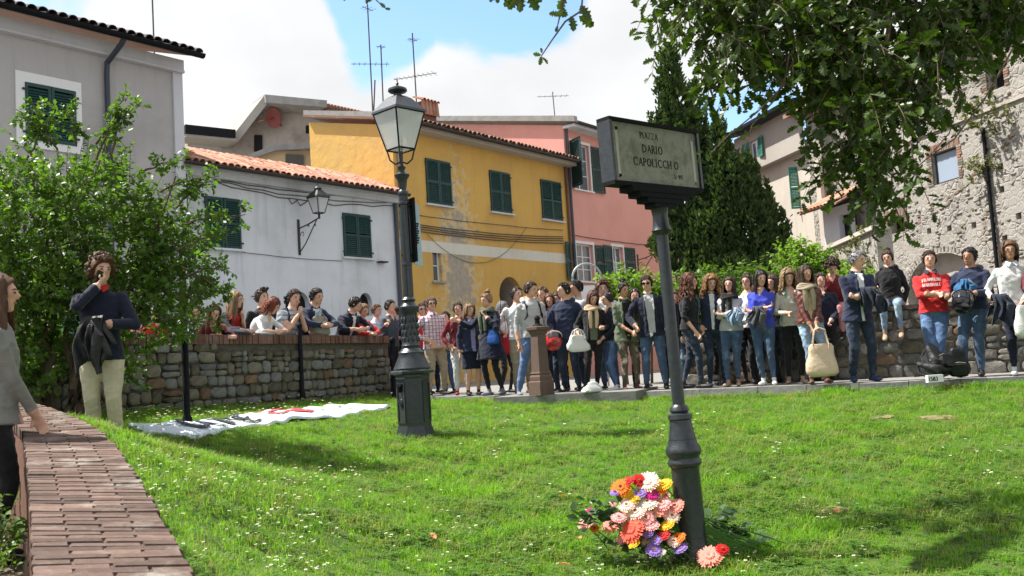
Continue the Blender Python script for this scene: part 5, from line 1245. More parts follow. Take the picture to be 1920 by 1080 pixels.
place('P20b', 1262, 545, 'person in a pink top glimpsed left of the sign post', back=1.2, top='pink', legs='ldenim', hair=('long', 'brown'), yaw=0, fem=True)
place('P21', 1286, 516, 'girl with curly auburn hair in a black jacket, walking to the right in jeans', back=.15, fem=True, top='black', inner='greenp', inner_w=.03, legs='ddenim', hair=('curlylong', 'auburn'), yaw=1.25, la='downf', ra='downf', sleeve=.6, feet=((.06, .16, 0), (-.07, -.15, 0)))
place('P22', 1326, 517, 'woman with strawberry blond curls in a navy windbreaker with a white hood', back=.45, fem=True, top='navy2', legs='ddenim', hair=('curlylong', 'ginger'), yaw=.2, la='pocket', ra='pocket', hood=True, inner='white', inner_w=.03, shoes='navy')
place('P24', 1395, 515, 'woman with glasses and dark hair tied back in a white shirt', back=1.0, fem=True, top='white', legs='black', hair=('bun', 'dark'), glasses='clear', yaw=-.5, la='front', ra='front')
place('P23', 1362, 520, 'girl with a dark fringe in a grey top and black neck scarf, arms folded', back=.35, fem=True, top='ltgrey', legs='denim', hair=('long', 'dark'), scarf='black', yaw=-.2, la=((-.08, -.21, 1.15), (.9, .2, -.5)), ra=((.09, -.19, 1.19), (-.9, .2, -.5)), shoes='tan')
place('P26', 1452, 514, 'dark haired girl half hidden behind the one in bright blue', back=1.1, fem=True, top='black', legs='ddenim', hair=('long', 'dark'), yaw=-.3)
place('P25', 1421, 508, 'girl with long black hair in a bright blue top, arms crossed, white shoes', back=.3, fem=True, top='blue', legs='denim', shoes='white', hair=('long', 'black'), yaw=-.15, la=((-.09, -.22, 1.13), (.9, .2, -.5)), ra=((.10, -.20, 1.17), (-.9, .2, -.5)), sleeve=1, head=(.5, 0, 0), feet=((.11, -.03, 0), (-.05, .0, 0)))
place('P27', 1479, 506, 'girl with long wavy blond hair in a pale floral shirt', back=.5, fem=True, top='floral', legs='black', hair=('curlylong', 'blond'), yaw=.1, la='down', ra='hold', shoes='tan')
place('P28', 1514, 498, 'girl in a brown leather jacket and pale jeans holding a large cream tote bag', back=.12, fem=True, top='brownl', inner='sand', inner_w=.07, legs='ldenim', shoes='brown', hair=('long', 'dark'), scarf='khaki', yaw=.15, la='frontlow', ra='frontlow', skin=1)
place('P30', 1598, 472, 'grey haired man in a navy jacket and white shirt, arms folded over a coat', back=.2, top='navy2', inner='white', inner_w=.032, legs='ddenim', shoes='navy', hair=('short', 'grey'), yaw=.35, la=((-.08, -.23, 1.13), (.9, .2, -.5)), ra=((.10, -.20, 1.17), (-.9, .2, -.5)), head=(.5, 0, 0), feet=((.13, -.02, 0), (-.13, .0, 0)), hem=.82)
place('P32', 1741, 470, 'young man in a red sweater with white lettering, leaning on the wall', back=.42, top='red', legs='bjean', shoes='black', hair=('short', 'dark'), collar='navy2', yaw=.05, la=((-.02, -.25, 1.13), (.9, .2, -.6)), ra=((.03, -.24, 1.12), (-.9, .2, -.6)), lean=-.07, pelvis=(0, .05, .91), feet=((-.02, -.12, 0), (-.10, -.22, 0)), hem=.90, extraH=.02)
place('P33', 1812, 463, 'young man with black hair in a navy jacket holding a black helmet', back=.38, top='navy2', legs='denim', shoes='black', hair=('short', 'black'), yaw=-.3, la='hold', ra=((-.20, -.30, 1.10), (-.8, .3, -.6)), skin=2, lean=-.05, pelvis=(0, .04, .92), feet=((.06, -.10, 0), (-.15, -.16, 0)), hood=True, head=(-.1, .1, .12))
place('P34', 1890, 453, 'smiling woman with a brown bob in a white jacket, coat over her arm', back=.2, fem=True, top='offw', legs='navy', shoes='white', hair=('bob', 'brown'), yaw=.15, la='front', ra='bag', glasses='clear', hem=.80, bulk=1.12, collar='paleblue', skin=1, head=(-.1, 0, 0))
place('P35', 1938, 470, 'person in a dark purple coat cut off by the right edge', back=.0, fem=True, top='wine', legs='navy', hair=('bob', 'dark'), yaw=-.4)
for i, (hx, ty, c_, lg, hr, fe, lab) in enumerate(((765, 580, 'navy', 'ddenim', ('short', 'brown'), False, 'boy in navy glimpsed behind the lamp post shaft'), (1042, 548, 'char', 'black', ('long', 'dark'), True, 'girl in charcoal between the red haired girl and the hooded boy'), (1193, 541, 'black', 'black', ('short', 'black'), False, 'boy in black behind the woman in olive and the tall young man'), (1343, 533, 'char', 'black', ('long', 'brown'), True, 'girl in dark clothes between the blond curls and the fringed girl'), (1407, 527, 'black', 'ddenim', ('long', 'brown'), True, 'dark dressed girl behind the crossed arms of the girl in bright blue'), (1495, 520, 'char', 'black', ('short', 'black'), False, 'person in charcoal between the blond girl and the leather jacket'), (1537, 512, 'navy', 'black', ('short', 'dark'), False, 'person in navy in the shade below the bent figure on the wall'))):
    place('B%d' % i, hx, ty, lab, back=1.25 if hx > 1000 else 1.6, top=c_, legs=lg, hair=hr, fem=fe, la='front', ra='down', yaw=rng.uniform(-.6, .6), voxel=.016)
# --- sitting on the right-hand wall ---
def sit(key, hx, ty, label, seat_px, **k):
    n_ = np.array([-dv2[1], dv2[0], 0]); a = ray(hx, 600); d = float(((RW_A - CAM) @ n_) / (a @ n_)) + .20
    p = P(hx, ty, d); z_seat = RWT; sc__ = k.pop('sc', .96)
    zr_ = z_seat - .93 * sc__ + .12 * sc__ - .02
    info = person((p[0], p[1], zr_), 1.75 * sc__, math.atan2(dv2[1], dv2[0]) + k.pop('yaw', 0), label, pelvis=(0, 0, .93 - 0.0), **k); PPL[key] = info; return info
sit('P31', 1662, 455, 'girl with a bun sitting on the stone wall in a black hoodie and pale jeans', 565, fem=True, top='black', legs='ldenim', shoes='tan', hair=('bun', 'dark'), hood=True, la=((.17, -.02, .86), (1, .3, 0)), ra=((-.17, -.02, .86), (-1, .3, 0)), feet=((.12, -.40, .36, 0, (0, -1, .6), .35), (-.12, -.40, .33, 0, (0, -1, .6), .35)), group='people sitting on the right hand wall', hem=.90, head=(-.1, .15, 0), sc=.93, kneepole=(0, -1, .6))
sit('P29', 1560, 475, 'person with dark curls in a burgundy top bent forward on the stone wall', 560, fem=True, top='burg', legs='pink', shoes='black', hair=('curly', 'dark'), la='thigh', ra='thigh', lean=.45, feet=((.10, -.38, .36, 0, (0, -1, .6), .2), (-.10, -.38, .36, 0, (0, -1, .6), .2)), group='people sitting on the right hand wall', head=(.3, .5, 0), sleeve=.6, sc=.93)
# --- foreground ---
gz = lz(-3.55, 8.2)
p = P(186, 482, 8.2)
PPL['M'] = person((p[0], 8.2, gz), p[2] - gz, .25, 'man with curly hair in a dark jacket and cream trousers, hand to his mouth', top='navy', legs='cream', shoes='brown', hair=('curly', 'brown'), ra=((.0, -.155, 1.47), (-.75, -.2, -.75)), la=((.10, -.24, 1.13), (.8, .3, -.5)), head=(.5, .08, .05), feet=((.11, -.02, 0), (-.07, .04, 0)), voxel=.0095, group='people in the foreground by the coping wall', hem=.82, bulk=1.0, collar='red', leg_bulk=.92)
p = P(-20, 516, 5.4); zc_ = 1.04
PPL['W'] = person((p[0], 5.4, p[2] - 1.66), 1.66, 2.1, 'woman with long brown hair in a grey wool jacket, her hand on the brick coping', top='greywool', legs='black', shoes='black', fem=True, hair=('long', 'brown'), ra=('world', tuple(P(64, 775, 5.45)), (-.3, -.2, -.9)), la='down', voxel=.0085, group='people in the foreground by the coping wall', hem=.84, head=(-.25, 0, 0), bulk=1.12, lean=.06)
print('people', len(PPL), 'tris', CNT, __import__('time').time() - CROUD_T)
# ------------------------------------------------------------------ street lamp on the lawn
lp = P(779, 812, 10.8)
LA = thing('street_lamp', 'tall cast iron lamp post with glass lantern standing on the lawn', 'street lamp', (lp[0], lp[1], lz(lp[0], lp[1]) - .03), R(8))
def hexa(prof, name, mat, parent, n=8, rot=R(22.5), smooth=False, z=0): mb = MB(); mb.lathe([(r, z + q) for r, q in prof], n, rot=rot); return mb.obj(name, mat, parent, smooth=smooth)
ped = hexa([(.25, 0), (.25, .04), (.225, .06), (.205, .12), (.19, .16), (.19, .70), (.195, .72), (.195, .745)], 'pedestal', iron, LA, n=6, rot=R(0))
for k in range(6):
    t = R(30 + 60 * k); c = np.array([math.cos(t), math.sin(t), 0]); q = np.array([-c[1], c[0], 0]); ap = .19 * math.cos(R(30))
    mb = MB()
    for (a, b, z0, z1) in ((-.085, -.065, .2, .66), (.065, .085, .2, .66), (-.065, .065, .2, .22), (-.065, .065, .64, .66)):
        pl = [c * (ap - .004) + q * a, c * (ap - .004) + q * b]; mb.prism([(*pl[0][:2], z0), (*pl[1][:2], z0), (*pl[1][:2], z1), (*pl[0][:2], z1)], c * .014)
    mb.obj('panel_moulding', iron, ped)
t = R(210 - 0); c = np.array([math.cos(t), math.sin(t), 0]); ap = .19 * math.cos(R(30)); q = np.array([-c[1], c[0], 0])
mb = MB(); rings = []
for r_, h_ in ((.046, 0), (.042, .012), (.030, .016), (.012, .022)):
    rings.append([c * (ap + h_ - .002) + q * (r_ * .8 * math.cos(a)) + np.array([0, 0, .42 + r_ * 1.25 * math.sin(a)]) for a in np.linspace(0, 2 * math.pi, 14, endpoint=False)])
mb.loft(rings, True); mb.tube([c * (ap + .016) + q * -.035 + np.array([0, 0, .47]), c * (ap + .028) + np.array([0, 0, .42]), c * (ap + .016) + q * .035 + np.array([0, 0, .36])], .008, 6); mb.obj('emblem', iron, ped, smooth=True)
mb = MB(); z_ = .615; mb.prism([c * ap + q * -.05 + np.array([0, 0, z_]), c * ap + q * .05 + np.array([0, 0, z_]), c * ap + q * .05 + np.array([0, 0, z_ + .03]), c * ap + q * -.05 + np.array([0, 0, z_ + .03])], c * .03); mb.tube([c * (ap + .02) + np.array([0, 0, .55]), c * (ap + .02) + np.array([0, 0, .615])], .018, 8); mb.obj('service_latch', iron_dark, ped)
hexa([(.20, .745), (.245, .76), (.25, .785), (.235, .80)], 'cap_plate', iron, LA, n=6, rot=0)
hexa([(.21, .80), (.215, .82), (.20, .85), (.165, .93), (.145, .98), (.15, 1.0), (.12, 1.03), (.105, 1.05)], 'base_skirt', iron, LA, n=24, smooth=True)
orn = hexa([(.105, 1.05), (.112, 1.08), (.10, 1.10), (.092, 1.14), (.088, 1.42), (.092, 1.46), (.11, 1.49), (.11, 1.53), (.085, 1.55), (.07, 1.58), (.085, 1.61), (.06, 1.64)], 'ornate_collar', iron, LA, n=24, smooth=True)
r_ = np.random.default_rng(2)
mb = MB()
for k in range(40):                                        # cast acanthus relief round the collar
    a = 2 * math.pi * k / 10 + (k // 10) * .3; z = 1.15 + (k // 10) * .075; d = np.array([math.cos(a), math.sin(a), 0])
    mb.ell(d * .092 + np.array([0, 0, z]), (.016, .016, .034), 6, 5)
o = mb.obj('leaf_relief', iron, orn, smooth=True); o['kind'] = 'stuff'
mb = MB(); n = 20; rings = []
for z, r0 in ((1.64, .058), (2.2, .055), (2.83, .049)): rings.append([((r0 + .005 * math.cos(8 * 2 * math.pi * j / 32)) * math.cos(2 * math.pi * j / 32), (r0 + .005 * math.cos(8 * 2 * math.pi * j / 32)) * math.sin(2 * math.pi * j / 32), z) for j in range(32)])
mb.loft(rings, True); mb.obj('shaft', iron, LA, smooth=True)
for z in (2.0, 2.72):
    mb = MB(); mb.lathe([(.05, z), (.064, z + .01), (.064, z + .035), (.05, z + .045)], 20); mb.obj('band', iron, LA, smooth=True)
hexa([(.05, 2.83), (.062, 2.85), (.058, 2.88), (.04, 2.90), (.05, 2.95), (.058, 3.02), (.085, 3.06), (.09, 3.08), (.05, 3.10), (.035, 3.13), (.05, 3.17), (.022, 3.20), (.02, 3.36)], 'neck', iron, LA, n=20, smooth=True)
LN = 3.36
for k in range(4):
    a = R(45 + 90 * k) + R(-52); d = np.array([math.cos(a), math.sin(a), 0]); mb = MB()
    mb.tube([d * .02 + [0, 0, LN - .13], d * .07 + [0, 0, LN - .15], d * .13 + [0, 0, LN - .10], d * .15 + [0, 0, LN - .02], d * .165 + [0, 0, LN + .02]], .011, 6); mb.obj('cradle_arm', iron, LA, smooth=True)
lan = bpy.data.objects.new('lantern', None); 
rr = R(-52)
def sq(r, z, a0=0): return [(r * math.cos(rr + R(45 + 90 * k)), r * math.sin(rr + R(45 + 90 * k)), z) for k in range(4)]
mb = MB(); b0, b1 = .165, .30; z0, z1 = LN + .02, LN + .46
A_, B_ = sq(b0, z0), sq(b1, z1)
for k in range(4):
    mb.tube([A_[k], B_[k]], .011, 5); mb.tube([A_[k], A_[(k + 1) % 4]], .013, 5); mb.tube([B_[k], B_[(k + 1) % 4]], .016, 5)
fr_o = mb.obj('lantern_frame', iron_dark, LA)
for k in range(4):
    a, b, c_, d_ = np.array(A_[k]), np.array(A_[(k + 1) % 4]), np.array(B_[(k + 1) % 4]), np.array(B_[k]); nrm = np.cross(b - a, d_ - a); nrm /= np.linalg.norm(nrm)
    mb = MB(); mb.prism([a, b, c_, d_], nrm * .004); mb.obj('glass_pane', lantern_glass, fr_o)
mb = MB(); mb.loft([sq(b0 * .98, z0 - .004), sq(b0 * .98, z0 - .001)], True); mb.obj('bottom_pane', lantern_glass, fr_o)
rf = MB(); rf.loft([sq(.325, z1 - .004), sq(.315, z1 + .025), sq(.16, z1 + .17), sq(.10, z1 + .20)], True); rf.obj('lantern_roof', iron, LA)
mb = MB(); mb.loft([sq(.30, z1 - .008), sq(.12, z1 + .06)], True); mb.obj('reflector', simple('green_reflector', (.10, .13, .10), .5), LA)
hexa([(.05, .20), (.045, .235), (.10, .25), (.115, .265), (.11, .29), (.07, .31), (.025, .325), (.012, .34), (.02, .355), (.008, .375), (.004, .43)], 'finial', iron, LA, n=20, smooth=True, z=z1)
mb = MB(); mb.ell((0, 0, LN + .24), (.05, .05, .10), 12, 8); mb.obj('bulb', simple('frosted_bulb', (.7, .72, .7), .3, .5), LA, smooth=True)
mb = MB(); mb.tube([(0, 0, LN + .3), (0, 0, z1 + .02)], .02, 6); mb.obj('bulb_holder', iron_dark, LA)
# narrow banner case bolted on the shaft
bn = thing('banner_case', 'narrow pale blue sign strapped to the right of the lamp post shaft', 'sign', (lp[0], lp[1], lz(lp[0], lp[1]) - .03), R(8 + 25))
mb = MB(); mb.box(.075, .10, -.10, .10, 2.05, 2.80); mb.obj('back_plate', iron_dark, bn)
mb = MB(); X_ = Matrix.Translation((.165, 0, 0)) @ Matrix.Rotation(R(0), 4, 'Z'); mb.prism([(.10, -.012, 2.03), (.205, -.012, 2.00), (.195, -.012, 2.72), (.10, -.012, 2.79)], (0, .024, 0)); mb.obj('panel', simple('pale_blue_enamel', (.42, .54, .64), .4, .5), bn)
mb = MB()
for k in range(9): z = 2.27 + .028 * k; mb.box(.135 + .004 * (k % 2), .165 + .006 * ((k * 7) % 3), -.016, -.0125, z, z + .019)
o = mb.obj('lettering', iron_dark, bn)
for z in (2.12, 2.70):
    mb = MB(); mb.box(-.06, .10, -.012, .012, z, z + .02); mb.obj('clamp', iron_dark, bn)

# ------------------------------------------------------------------ street name sign
sp_ = Pz(1301, 1043, 0); sp_ = P(1301, 1043, 5.65)
SG = thing('street_sign', 'marble piazza name plaque in an iron frame on a fluted post, front right', 'sign', (sp_[0], sp_[1], sp_[2] - .02), 0)
SG.rotation_euler = (0, R(-1.4), 0)
mb = MB(); mb.lathe([(.135, -.1), (.135, .02), (.125, .03), (.12, .045), (.10, .06), (.094, .085), (.088, .14), (.083, .54), (.085, .55)], 32); mb.obj('lower_shaft', iron, SG, smooth=True)
mb = MB(); mb.lathe([(.084, .547), (.095, .555), (.102, .57), (.098, .585), (.092, .595), (.094, .61), (.104, .625), (.108, .645), (.10, .665), (.088, .685), (.082, .715)], 32); mb.obj('moulded_ring', iron, SG, smooth=True)
mb = MB(); mb.lathe([(.083, .71), (.074, .755), (.068, .795), (.064, .825), (.074, .835), (.072, .86), (.050, .87), (.058, .883), (.052, .905), (.036, .92)], 32); mb.obj('bell_moulding', iron, SG, smooth=True)
mb = MB(); mb.lathe([(.037, .915), (.036, 1.95)], 24); mb.obj('upper_shaft', iron, SG, smooth=True)
mb = MB(); mb.lathe([(.037, 1.945), (.055, 1.96), (.062, 1.975), (.055, 1.99), (.050, 2.01), (.046, 2.06), (.052, 2.105), (.056, 2.11)], 24); mb.obj('capital', iron, SG, smooth=True)
PA = bpy.data.objects.new('plaque_frame', None)
th = R(42); X_ = Matrix.Rotation(th, 4, 'Z')
def rbx(x0, x1, y0, y1, z0, z1): mb = MB(); mb.box(x0, x1, y0, y1, z0, z1, X=X_); return mb
for i, (w, z) in enumerate(((.10, 2.108), (.165, 2.138), (.235, 2.168), (.305, 2.198))):
    rbx(-w + .012, w + .012, -.042 - .004 * i, .042 + .004 * i, z + .001 * 0, z + .0295).obj('stepped_corbel', iron_dark, SG)
W2, Z0, Z1 = .425, 2.23, 2.63
fx0, fx1 = -W2 - .012, W2 - .012
rbx(fx0, fx1, -.045, .055, Z0, Z0 + .022).obj('frame_bottom', iron_dark, SG); rbx(fx0, fx1, -.045, .055, Z1 - .022, Z1).obj('frame_top', iron_dark, SG)
rbx(fx0, fx0 + .022, -.045, .055, Z0 + .022, Z1 - .022).obj('frame_side', iron, SG); rbx(fx1 - .022, fx1, -.045, .055, Z0 + .022, Z1 - .022).obj('frame_side', iron, SG)
def _marble():
    m, t, b = nodes_of('weathered_marble', .75, .3); v = tcoord(t)
    g = remap(t, noise(t, mapv(t, v, (1, 1, 1)), 9, 9, .72, .4), .42, .66)
    c = mixc(t, mth(t, 'MULTIPLY', g, .7), (.36, .36, .31), (.15, .145, .115)); c = mixc(t, remap(t, noise(t, v, 60, 6, .8), .5, .8), c, (.19, .18, .15)); t.links.new(c, b.inputs['Base Color']); bump(t, b, noise(t, v, 50, 5), .4, .004); return m
marble = _marble()
pla = rbx(fx0 + .0225, fx1 - .0225, -.030, .04, Z0 + .0225, Z1 - .0225).obj('plaque', marble, SG)
for x in (fx0 + .065, fx1 - .065): rbx(x - .011, x + .011, -.0335, -.0301, Z0 + .05, Z1 - .06).obj('bracket_strip', simple('pale_strip', (.55, .56, .50), .6), pla)
for x in (fx0 + .065, fx1 - .065):
    for z in (Z0 + .055, Z1 - .065):
        mb = MB(); rings = [[tuple(X_ @ Vector((x + r_ * math.cos(a), -y_, z + r_ * math.sin(a)))) for a in np.linspace(0, 2 * math.pi, 10, endpoint=False)] for r_, y_ in ((.010, .030), (.009, .040), (.004, .043))]; mb.loft(rings, True); mb.obj('bolt', iron_dark if x < 0 else concrete, pla, smooth=True)
letter_mat = simple('faded_black_paint', (.035, .035, .03), .8, .1, var=.5, scale=90)
# serif capitals drawn as strokes: each stroke a flat bar, with small serifs
GL_ = {'P': [((0, 0), (0, 1)), ('arc', .0, .74, .42, .26, 90, -90)], 'I': [((0, 0), (0, 1))], 'A': [((0, 0), (.34, 1)), ((.34, 1), (.68, 0)), ((.13, .36), (.55, .36))], 'Z': [((0, 1), (.6, 1)), ((.6, 1), (0, 0)), ((0, 0), (.6, 0))], 'D': [((0, 0), (0, 1)), ('arc', .0, .5, .68, .5, 90, -90)], 'R': [((0, 0), (0, 1)), ('arc', .0, .74, .42, .26, 90, -90), ((.2, .48), (.62, 0))], 'O': [('arc', .38, .5, .38, .5, 0, 360)], 'C': [('arc', .42, .5, .42, .5, 45, 315)], 'L': [((0, 0), (0, 1)), ((0, 0), (.5, 0))], 'H': [((0, 0), (0, 1)), ((.62, 0), (.62, 1)), ((0, .5), (.62, .5))], '5': [((.5, 1), (.1, 1)), ((.1, 1), (.06, .56)), ('arc', .22, .31, .3, .31, 120, -150)], '9': [('arc', .26, .7, .26, .3, 0, 360), ((.52, .7), (.3, 0))], '7': [((0, 1), (.5, 1)), ((.5, 1), (.15, 0))], '.': [((0, 0), (0, .1))], '1': [((.1, 0), (.1, 1))], '8': [('arc', .26, .75, .22, .25, 0, 360), ('arc', .26, .25, .27, .25, 0, 360)], '3': [('arc', .2, .75, .26, .25, 120, -90), ('arc', .2, .26, .3, .27, 90, -130)], 'T': [((.3, 0), (.3, 1)), ((0, 1), (.6, 1))], 'E': [((0, 0), (0, 1)), ((0, 1), (.5, 1)), ((0, .5), (.42, .5)), ((0, 0), (.5, 0))], 'F': [((0, 0), (0, 1)), ((0, 1), (.5, 1)), ((0, .5), (.42, .5))], 'N': [((0, 0), (0, 1)), ((0, 1), (.58, 0)), ((.58, 0), (.58, 1))], 'K': [((0, 0), (0, 1)), ((0, .4), (.55, 1)), ((.15, .5), (.58, 0))], 'M': [((0, 0), (.05, 1)), ((.05, 1), (.38, .1)), ((.38, .1), (.7, 1)), ((.7, 1), (.75, 0))], 'S': [('arc', .26, .74, .25, .26, 20, 270), ('arc', .26, .25, .27, .26, 90, -160)]}
ADV = {'I': .3, '.': .3, '1': .4, ' ': .42, 'P': .6, 'L': .66, 'A': .82, 'Z': .76, 'D': .86, 'R': .76, 'O': .94, 'C': .9, 'H': .82, 'T': .75, 'E': .66, 'F': .62, 'N': .8, 'K': .72, 'M': .95, 'S': .66}
def lettering(text, h, put, wd=.13, serif=True, squeeze=1.0):
    """returns one mesh builder per letter; put(x, z, k) -> 3D point, k: outward thickness 0/1"""
    out = []; x = 0.0
    for ch in text:
        if ch != ' ':
            mb = MB()
            def bar(p, q, w):
                p = np.array(p, float); q = np.array(q, float); d = q - p; L_ = np.linalg.norm(d); d /= L_; n_ = np.array([-d[1], d[0]]) * w / 2
                c = [p + n_ - d * w * .3, q + n_ + d * w * .3, q - n_ + d * w * .3, p - n_ - d * w * .3]
                mb.add([put((x + a * h * squeeze), b * h, 0) for a, b in c] + [put((x + a * h * squeeze), b * h, 1) for a, b in c], [(0, 1, 2, 3), (7, 6, 5, 4), (0, 4, 5, 1), (1, 5, 6, 2), (2, 6, 7, 3), (3, 7, 4, 0)])
            for sgm in GL_[ch]:
                if sgm[0] == 'arc':
                    _, cx, cz, rx, rz, a0, a1 = sgm; N = 9; pts = [(cx + rx * math.cos(R(a0 + (a1 - a0) * k / N)), cz + rz * math.sin(R(a0 + (a1 - a0) * k / N))) for k in range(N + 1)]
                    for k in range(N): bar(pts[k], pts[k + 1], wd * (.8 + .4 * abs(math.cos(R(a0 + (a1 - a0) * (k + .5) / N)))))
                else:
                    (a, b), (c_, d_) = sgm; vert = abs(c_ - a) < .3; bar((a, b), (c_, d_), wd * (1.15 if vert or c_ > a and d_ < b else .65))
                    if serif and vert:
                        for e in ((a, b), (c_, d_)):
                            if e[1] in (0, 1): bar((e[0] - .11, e[1]), (e[0] + .11, e[1]), wd * .5)
            out.append(mb)
        x += (ADV.get(ch, .62) + (.12 if ch != ' ' else 0)) * h * squeeze
    return out, x
for txt, h, cx, z in (('PIAZZA', .036, -.055, 2.530), ('DARIO', .046, -.03, 2.443), ('CAPOLICCH O', .046, -.005, 2.360), ('. 5  997', .024, .19, 2.300)):
    _, w = lettering(txt, h, lambda x, z_, k: (x, z_, k))
    ls, _ = lettering(txt, h, lambda x, z_, k: tuple(X_ @ Vector((cx - .012 - w / 2 + x, -.0301 - .0015 * k, z + z_))))
    for l in ls: l.obj('letter', letter_mat, pla)

# ------------------------------------------------------------------ dark posts on the left
for (bx, by, tx, ty, d, r_, lab) in ((351, 790, 333, 500, 10.4, .038, 'thick dark post in front of the stone wall, half in the shrub'), (567, 742, 564, 612, wl_d(566) - .12, .035, 'short black bollard post against the middle of the rubble wall'), (741, 745, 729, 640, 16.6, .045, 'dark iron post at the end of the rubble wall')):
    b = P(bx, by, d); t_ = P(tx, ty, d); H_ = t_[2] - b[2]
    o = thing('iron_post', lab, 'post', (b[0], b[1], b[2] - .05)); mb = MB(); mb.lathe([(r_ * 1.5, 0), (r_ * 1.5, .08), (r_, .12), (r_, H_), (r_ * .8, H_ + .03)], 12); mb.obj('shaft', iron_dark, o, smooth=True)
    mb = MB(); mb.ell((0, 0, H_ + .06), (r_ * 1.3, r_ * 1.3, r_ * 1.5), 10, 7); mb.obj('knob', iron_dark, o, smooth=True)

# ------------------------------------------------------------------ drinking fountain
fp = P(1016, 739, 14.35)
FT = thing('drinking_fountain', 'brown cast iron fountain pillar on the grey slab among the crowd', 'fountain', (fp[0], fp[1], plaza_z(fp[0]) + .035), R(38)); FT.scale = (.84, .84, 1.0)
def sqr(prof): 
    mb = MB(); mb.loft([[(r * math.cos(R(45 + 90 * k)), r * math.sin(R(45 + 90 * k)), z) for k in range(4)] for r, z in prof], True); return mb
fb = plaster('fountain_paint', (.14, .095, .08), (.08, .058, .05), .5, 3, .01)
sqr([(.235, 0), (.235, .20), (.21, .22)]).obj('plinth', fb, FT); sqr([(.20, .22), (.205, .24), (.205, .28), (.175, .31), (.19, .33), (.17, .36)]).obj('base_moulding', fb, FT)
sqr([(.165, .36), (.14, .92)]).obj('shaft', fb, FT); sqr([(.14, .92), (.16, .94), (.17, .97), (.215, 1.00), (.22, 1.04), (.16, 1.05)]).obj('capital', fb, FT)
mb = MB(); mb.lathe([(.10, 1.05), (.09, 1.07), (.05, 1.09), (.045, 1.15), (.06, 1.17), (.05, 1.20), (.02, 1.22)], 14); mb.obj('top_knob', iron_dark, FT, smooth=True)

# ------------------------------------------------------------------ wall lanterns
def wall_lantern(root_pos, rz, label, s=1.0):
    o = thing('wall_lamp', label, 'wall lamp', root_pos, rz); o.scale = (s, s, s)
    mb = MB(); mb.box(-.03, .03, -.03, 0, -.45, .45); mb.obj('wall_bar', wrought, o)
    mb = MB(); mb.tube([(0, -.03, .22), (0, -.35, .27), (0, -.78, .38)], .018, 6); mb.obj('arm', wrought, o)
    mb = MB(); mb.tube([(0, -.03, -.38), (0, -.25, -.2), (0, -.5, .1), (0, -.7, .34)], .015, 6); mb.obj('brace', wrought, o)
    for (cy, cz, r0) in ((-.17, .04, .10), (-.42, .22, .06), (-.66, .2, .06)):
        mb = MB(); mb.tube([(0, cy + (r0 - .018 * k) * math.cos(k * .8), cz + (r0 - .012 * k) * math.sin(k * .8)) for k in range(7)], .010, 5); mb.obj('scroll', wrought, o)
    def s4(r, z, cy=-.80): return [(r * math.cos(R(45 + 90 * k)), cy + r * math.sin(R(45 + 90 * k)), z) for k in range(4)]
    A_, B_ = s4(.14, .50), s4(.26, .88); mb = MB()
    for k in range(4): mb.tube([A_[k], B_[k]], .014, 5); mb.tube([A_[k], A_[(k + 1) % 4]], .014, 5); mb.tube([B_[k], B_[(k + 1) % 4]], .018, 5)
    f_ = mb.obj('lantern_frame', wrought, o)
    for k in range(4):
        mb = MB(); a, b, c_, d_ = (np.array(q) for q in (A_[k], A_[(k + 1) % 4], B_[(k + 1) % 4], B_[k])); mb.prism([a, b, c_, d_], np.cross(b - a, d_ - a) / np.linalg.norm(np.cross(b - a, d_ - a)) * .004); mb.obj('glass_pane', lantern_glass, f_)
    mb = MB(); mb.loft([s4(.30, .88), s4(.28, .92), s4(.13, 1.05), s4(.08, 1.08)], True); mb.obj('lantern_roof', wrought, o)
    mb = MB(); mb.lathe([(.07, 1.08), (.10, 1.11), (.06, 1.16), (.015, 1.18), (.01, 1.24)], 10, c=(0, -.80, 0)); mb.obj('finial', wrought, o)
    mb = MB(); mb.tube([(0, -.80, .36), (0, -.80, .5)], .03, 6); mb.obj('stem', wrought, o)
s_, z_ = fac(560, 445); q = FO + U * s_; wall_lantern((q[0], q[1], z_), ANG, 'wrought iron scroll lamp on the white house wall', 1.0)
s_, z_ = fac(1196, 498); q = FO + U * s_; wall_lantern((q[0], q[1], z_), ANG, 'small dark wall lamp at the right end of the pink house', 1.0)

# ------------------------------------------------------------------ hoop and white panel behind the crowd
hp = P(1103, 560, 17.6)
HO = thing('hoop', 'grey metal hoop with a white panel below, behind the crowd by the pink house', 'hoop frame', (hp[0], hp[1], plaza_z(hp[0])), R(10))
zt_ = P(1103, 494, 17.6)[2] - plaza_z(hp[0]); r0 = .28
mb = MB(); mb.tube([(-r0, 0, 0), (-r0, 0, zt_ - r0)] + [(-r0 * math.cos(a), 0, zt_ - r0 + r0 * math.sin(a)) for a in np.linspace(.2, math.pi - .2, 12)] + [(r0, 0, zt_ - r0), (r0, 0, 0)], .022, 8); mb.obj('tube', simple('galvanised_tube', (.42, .43, .43), .4, .5, .6), HO, smooth=True)
mb = MB(); mb.box(-r0 + .03, r0 - .03, -.02, .02, .9, zt_ - .42); mb.obj('panel', white_paint, HO)

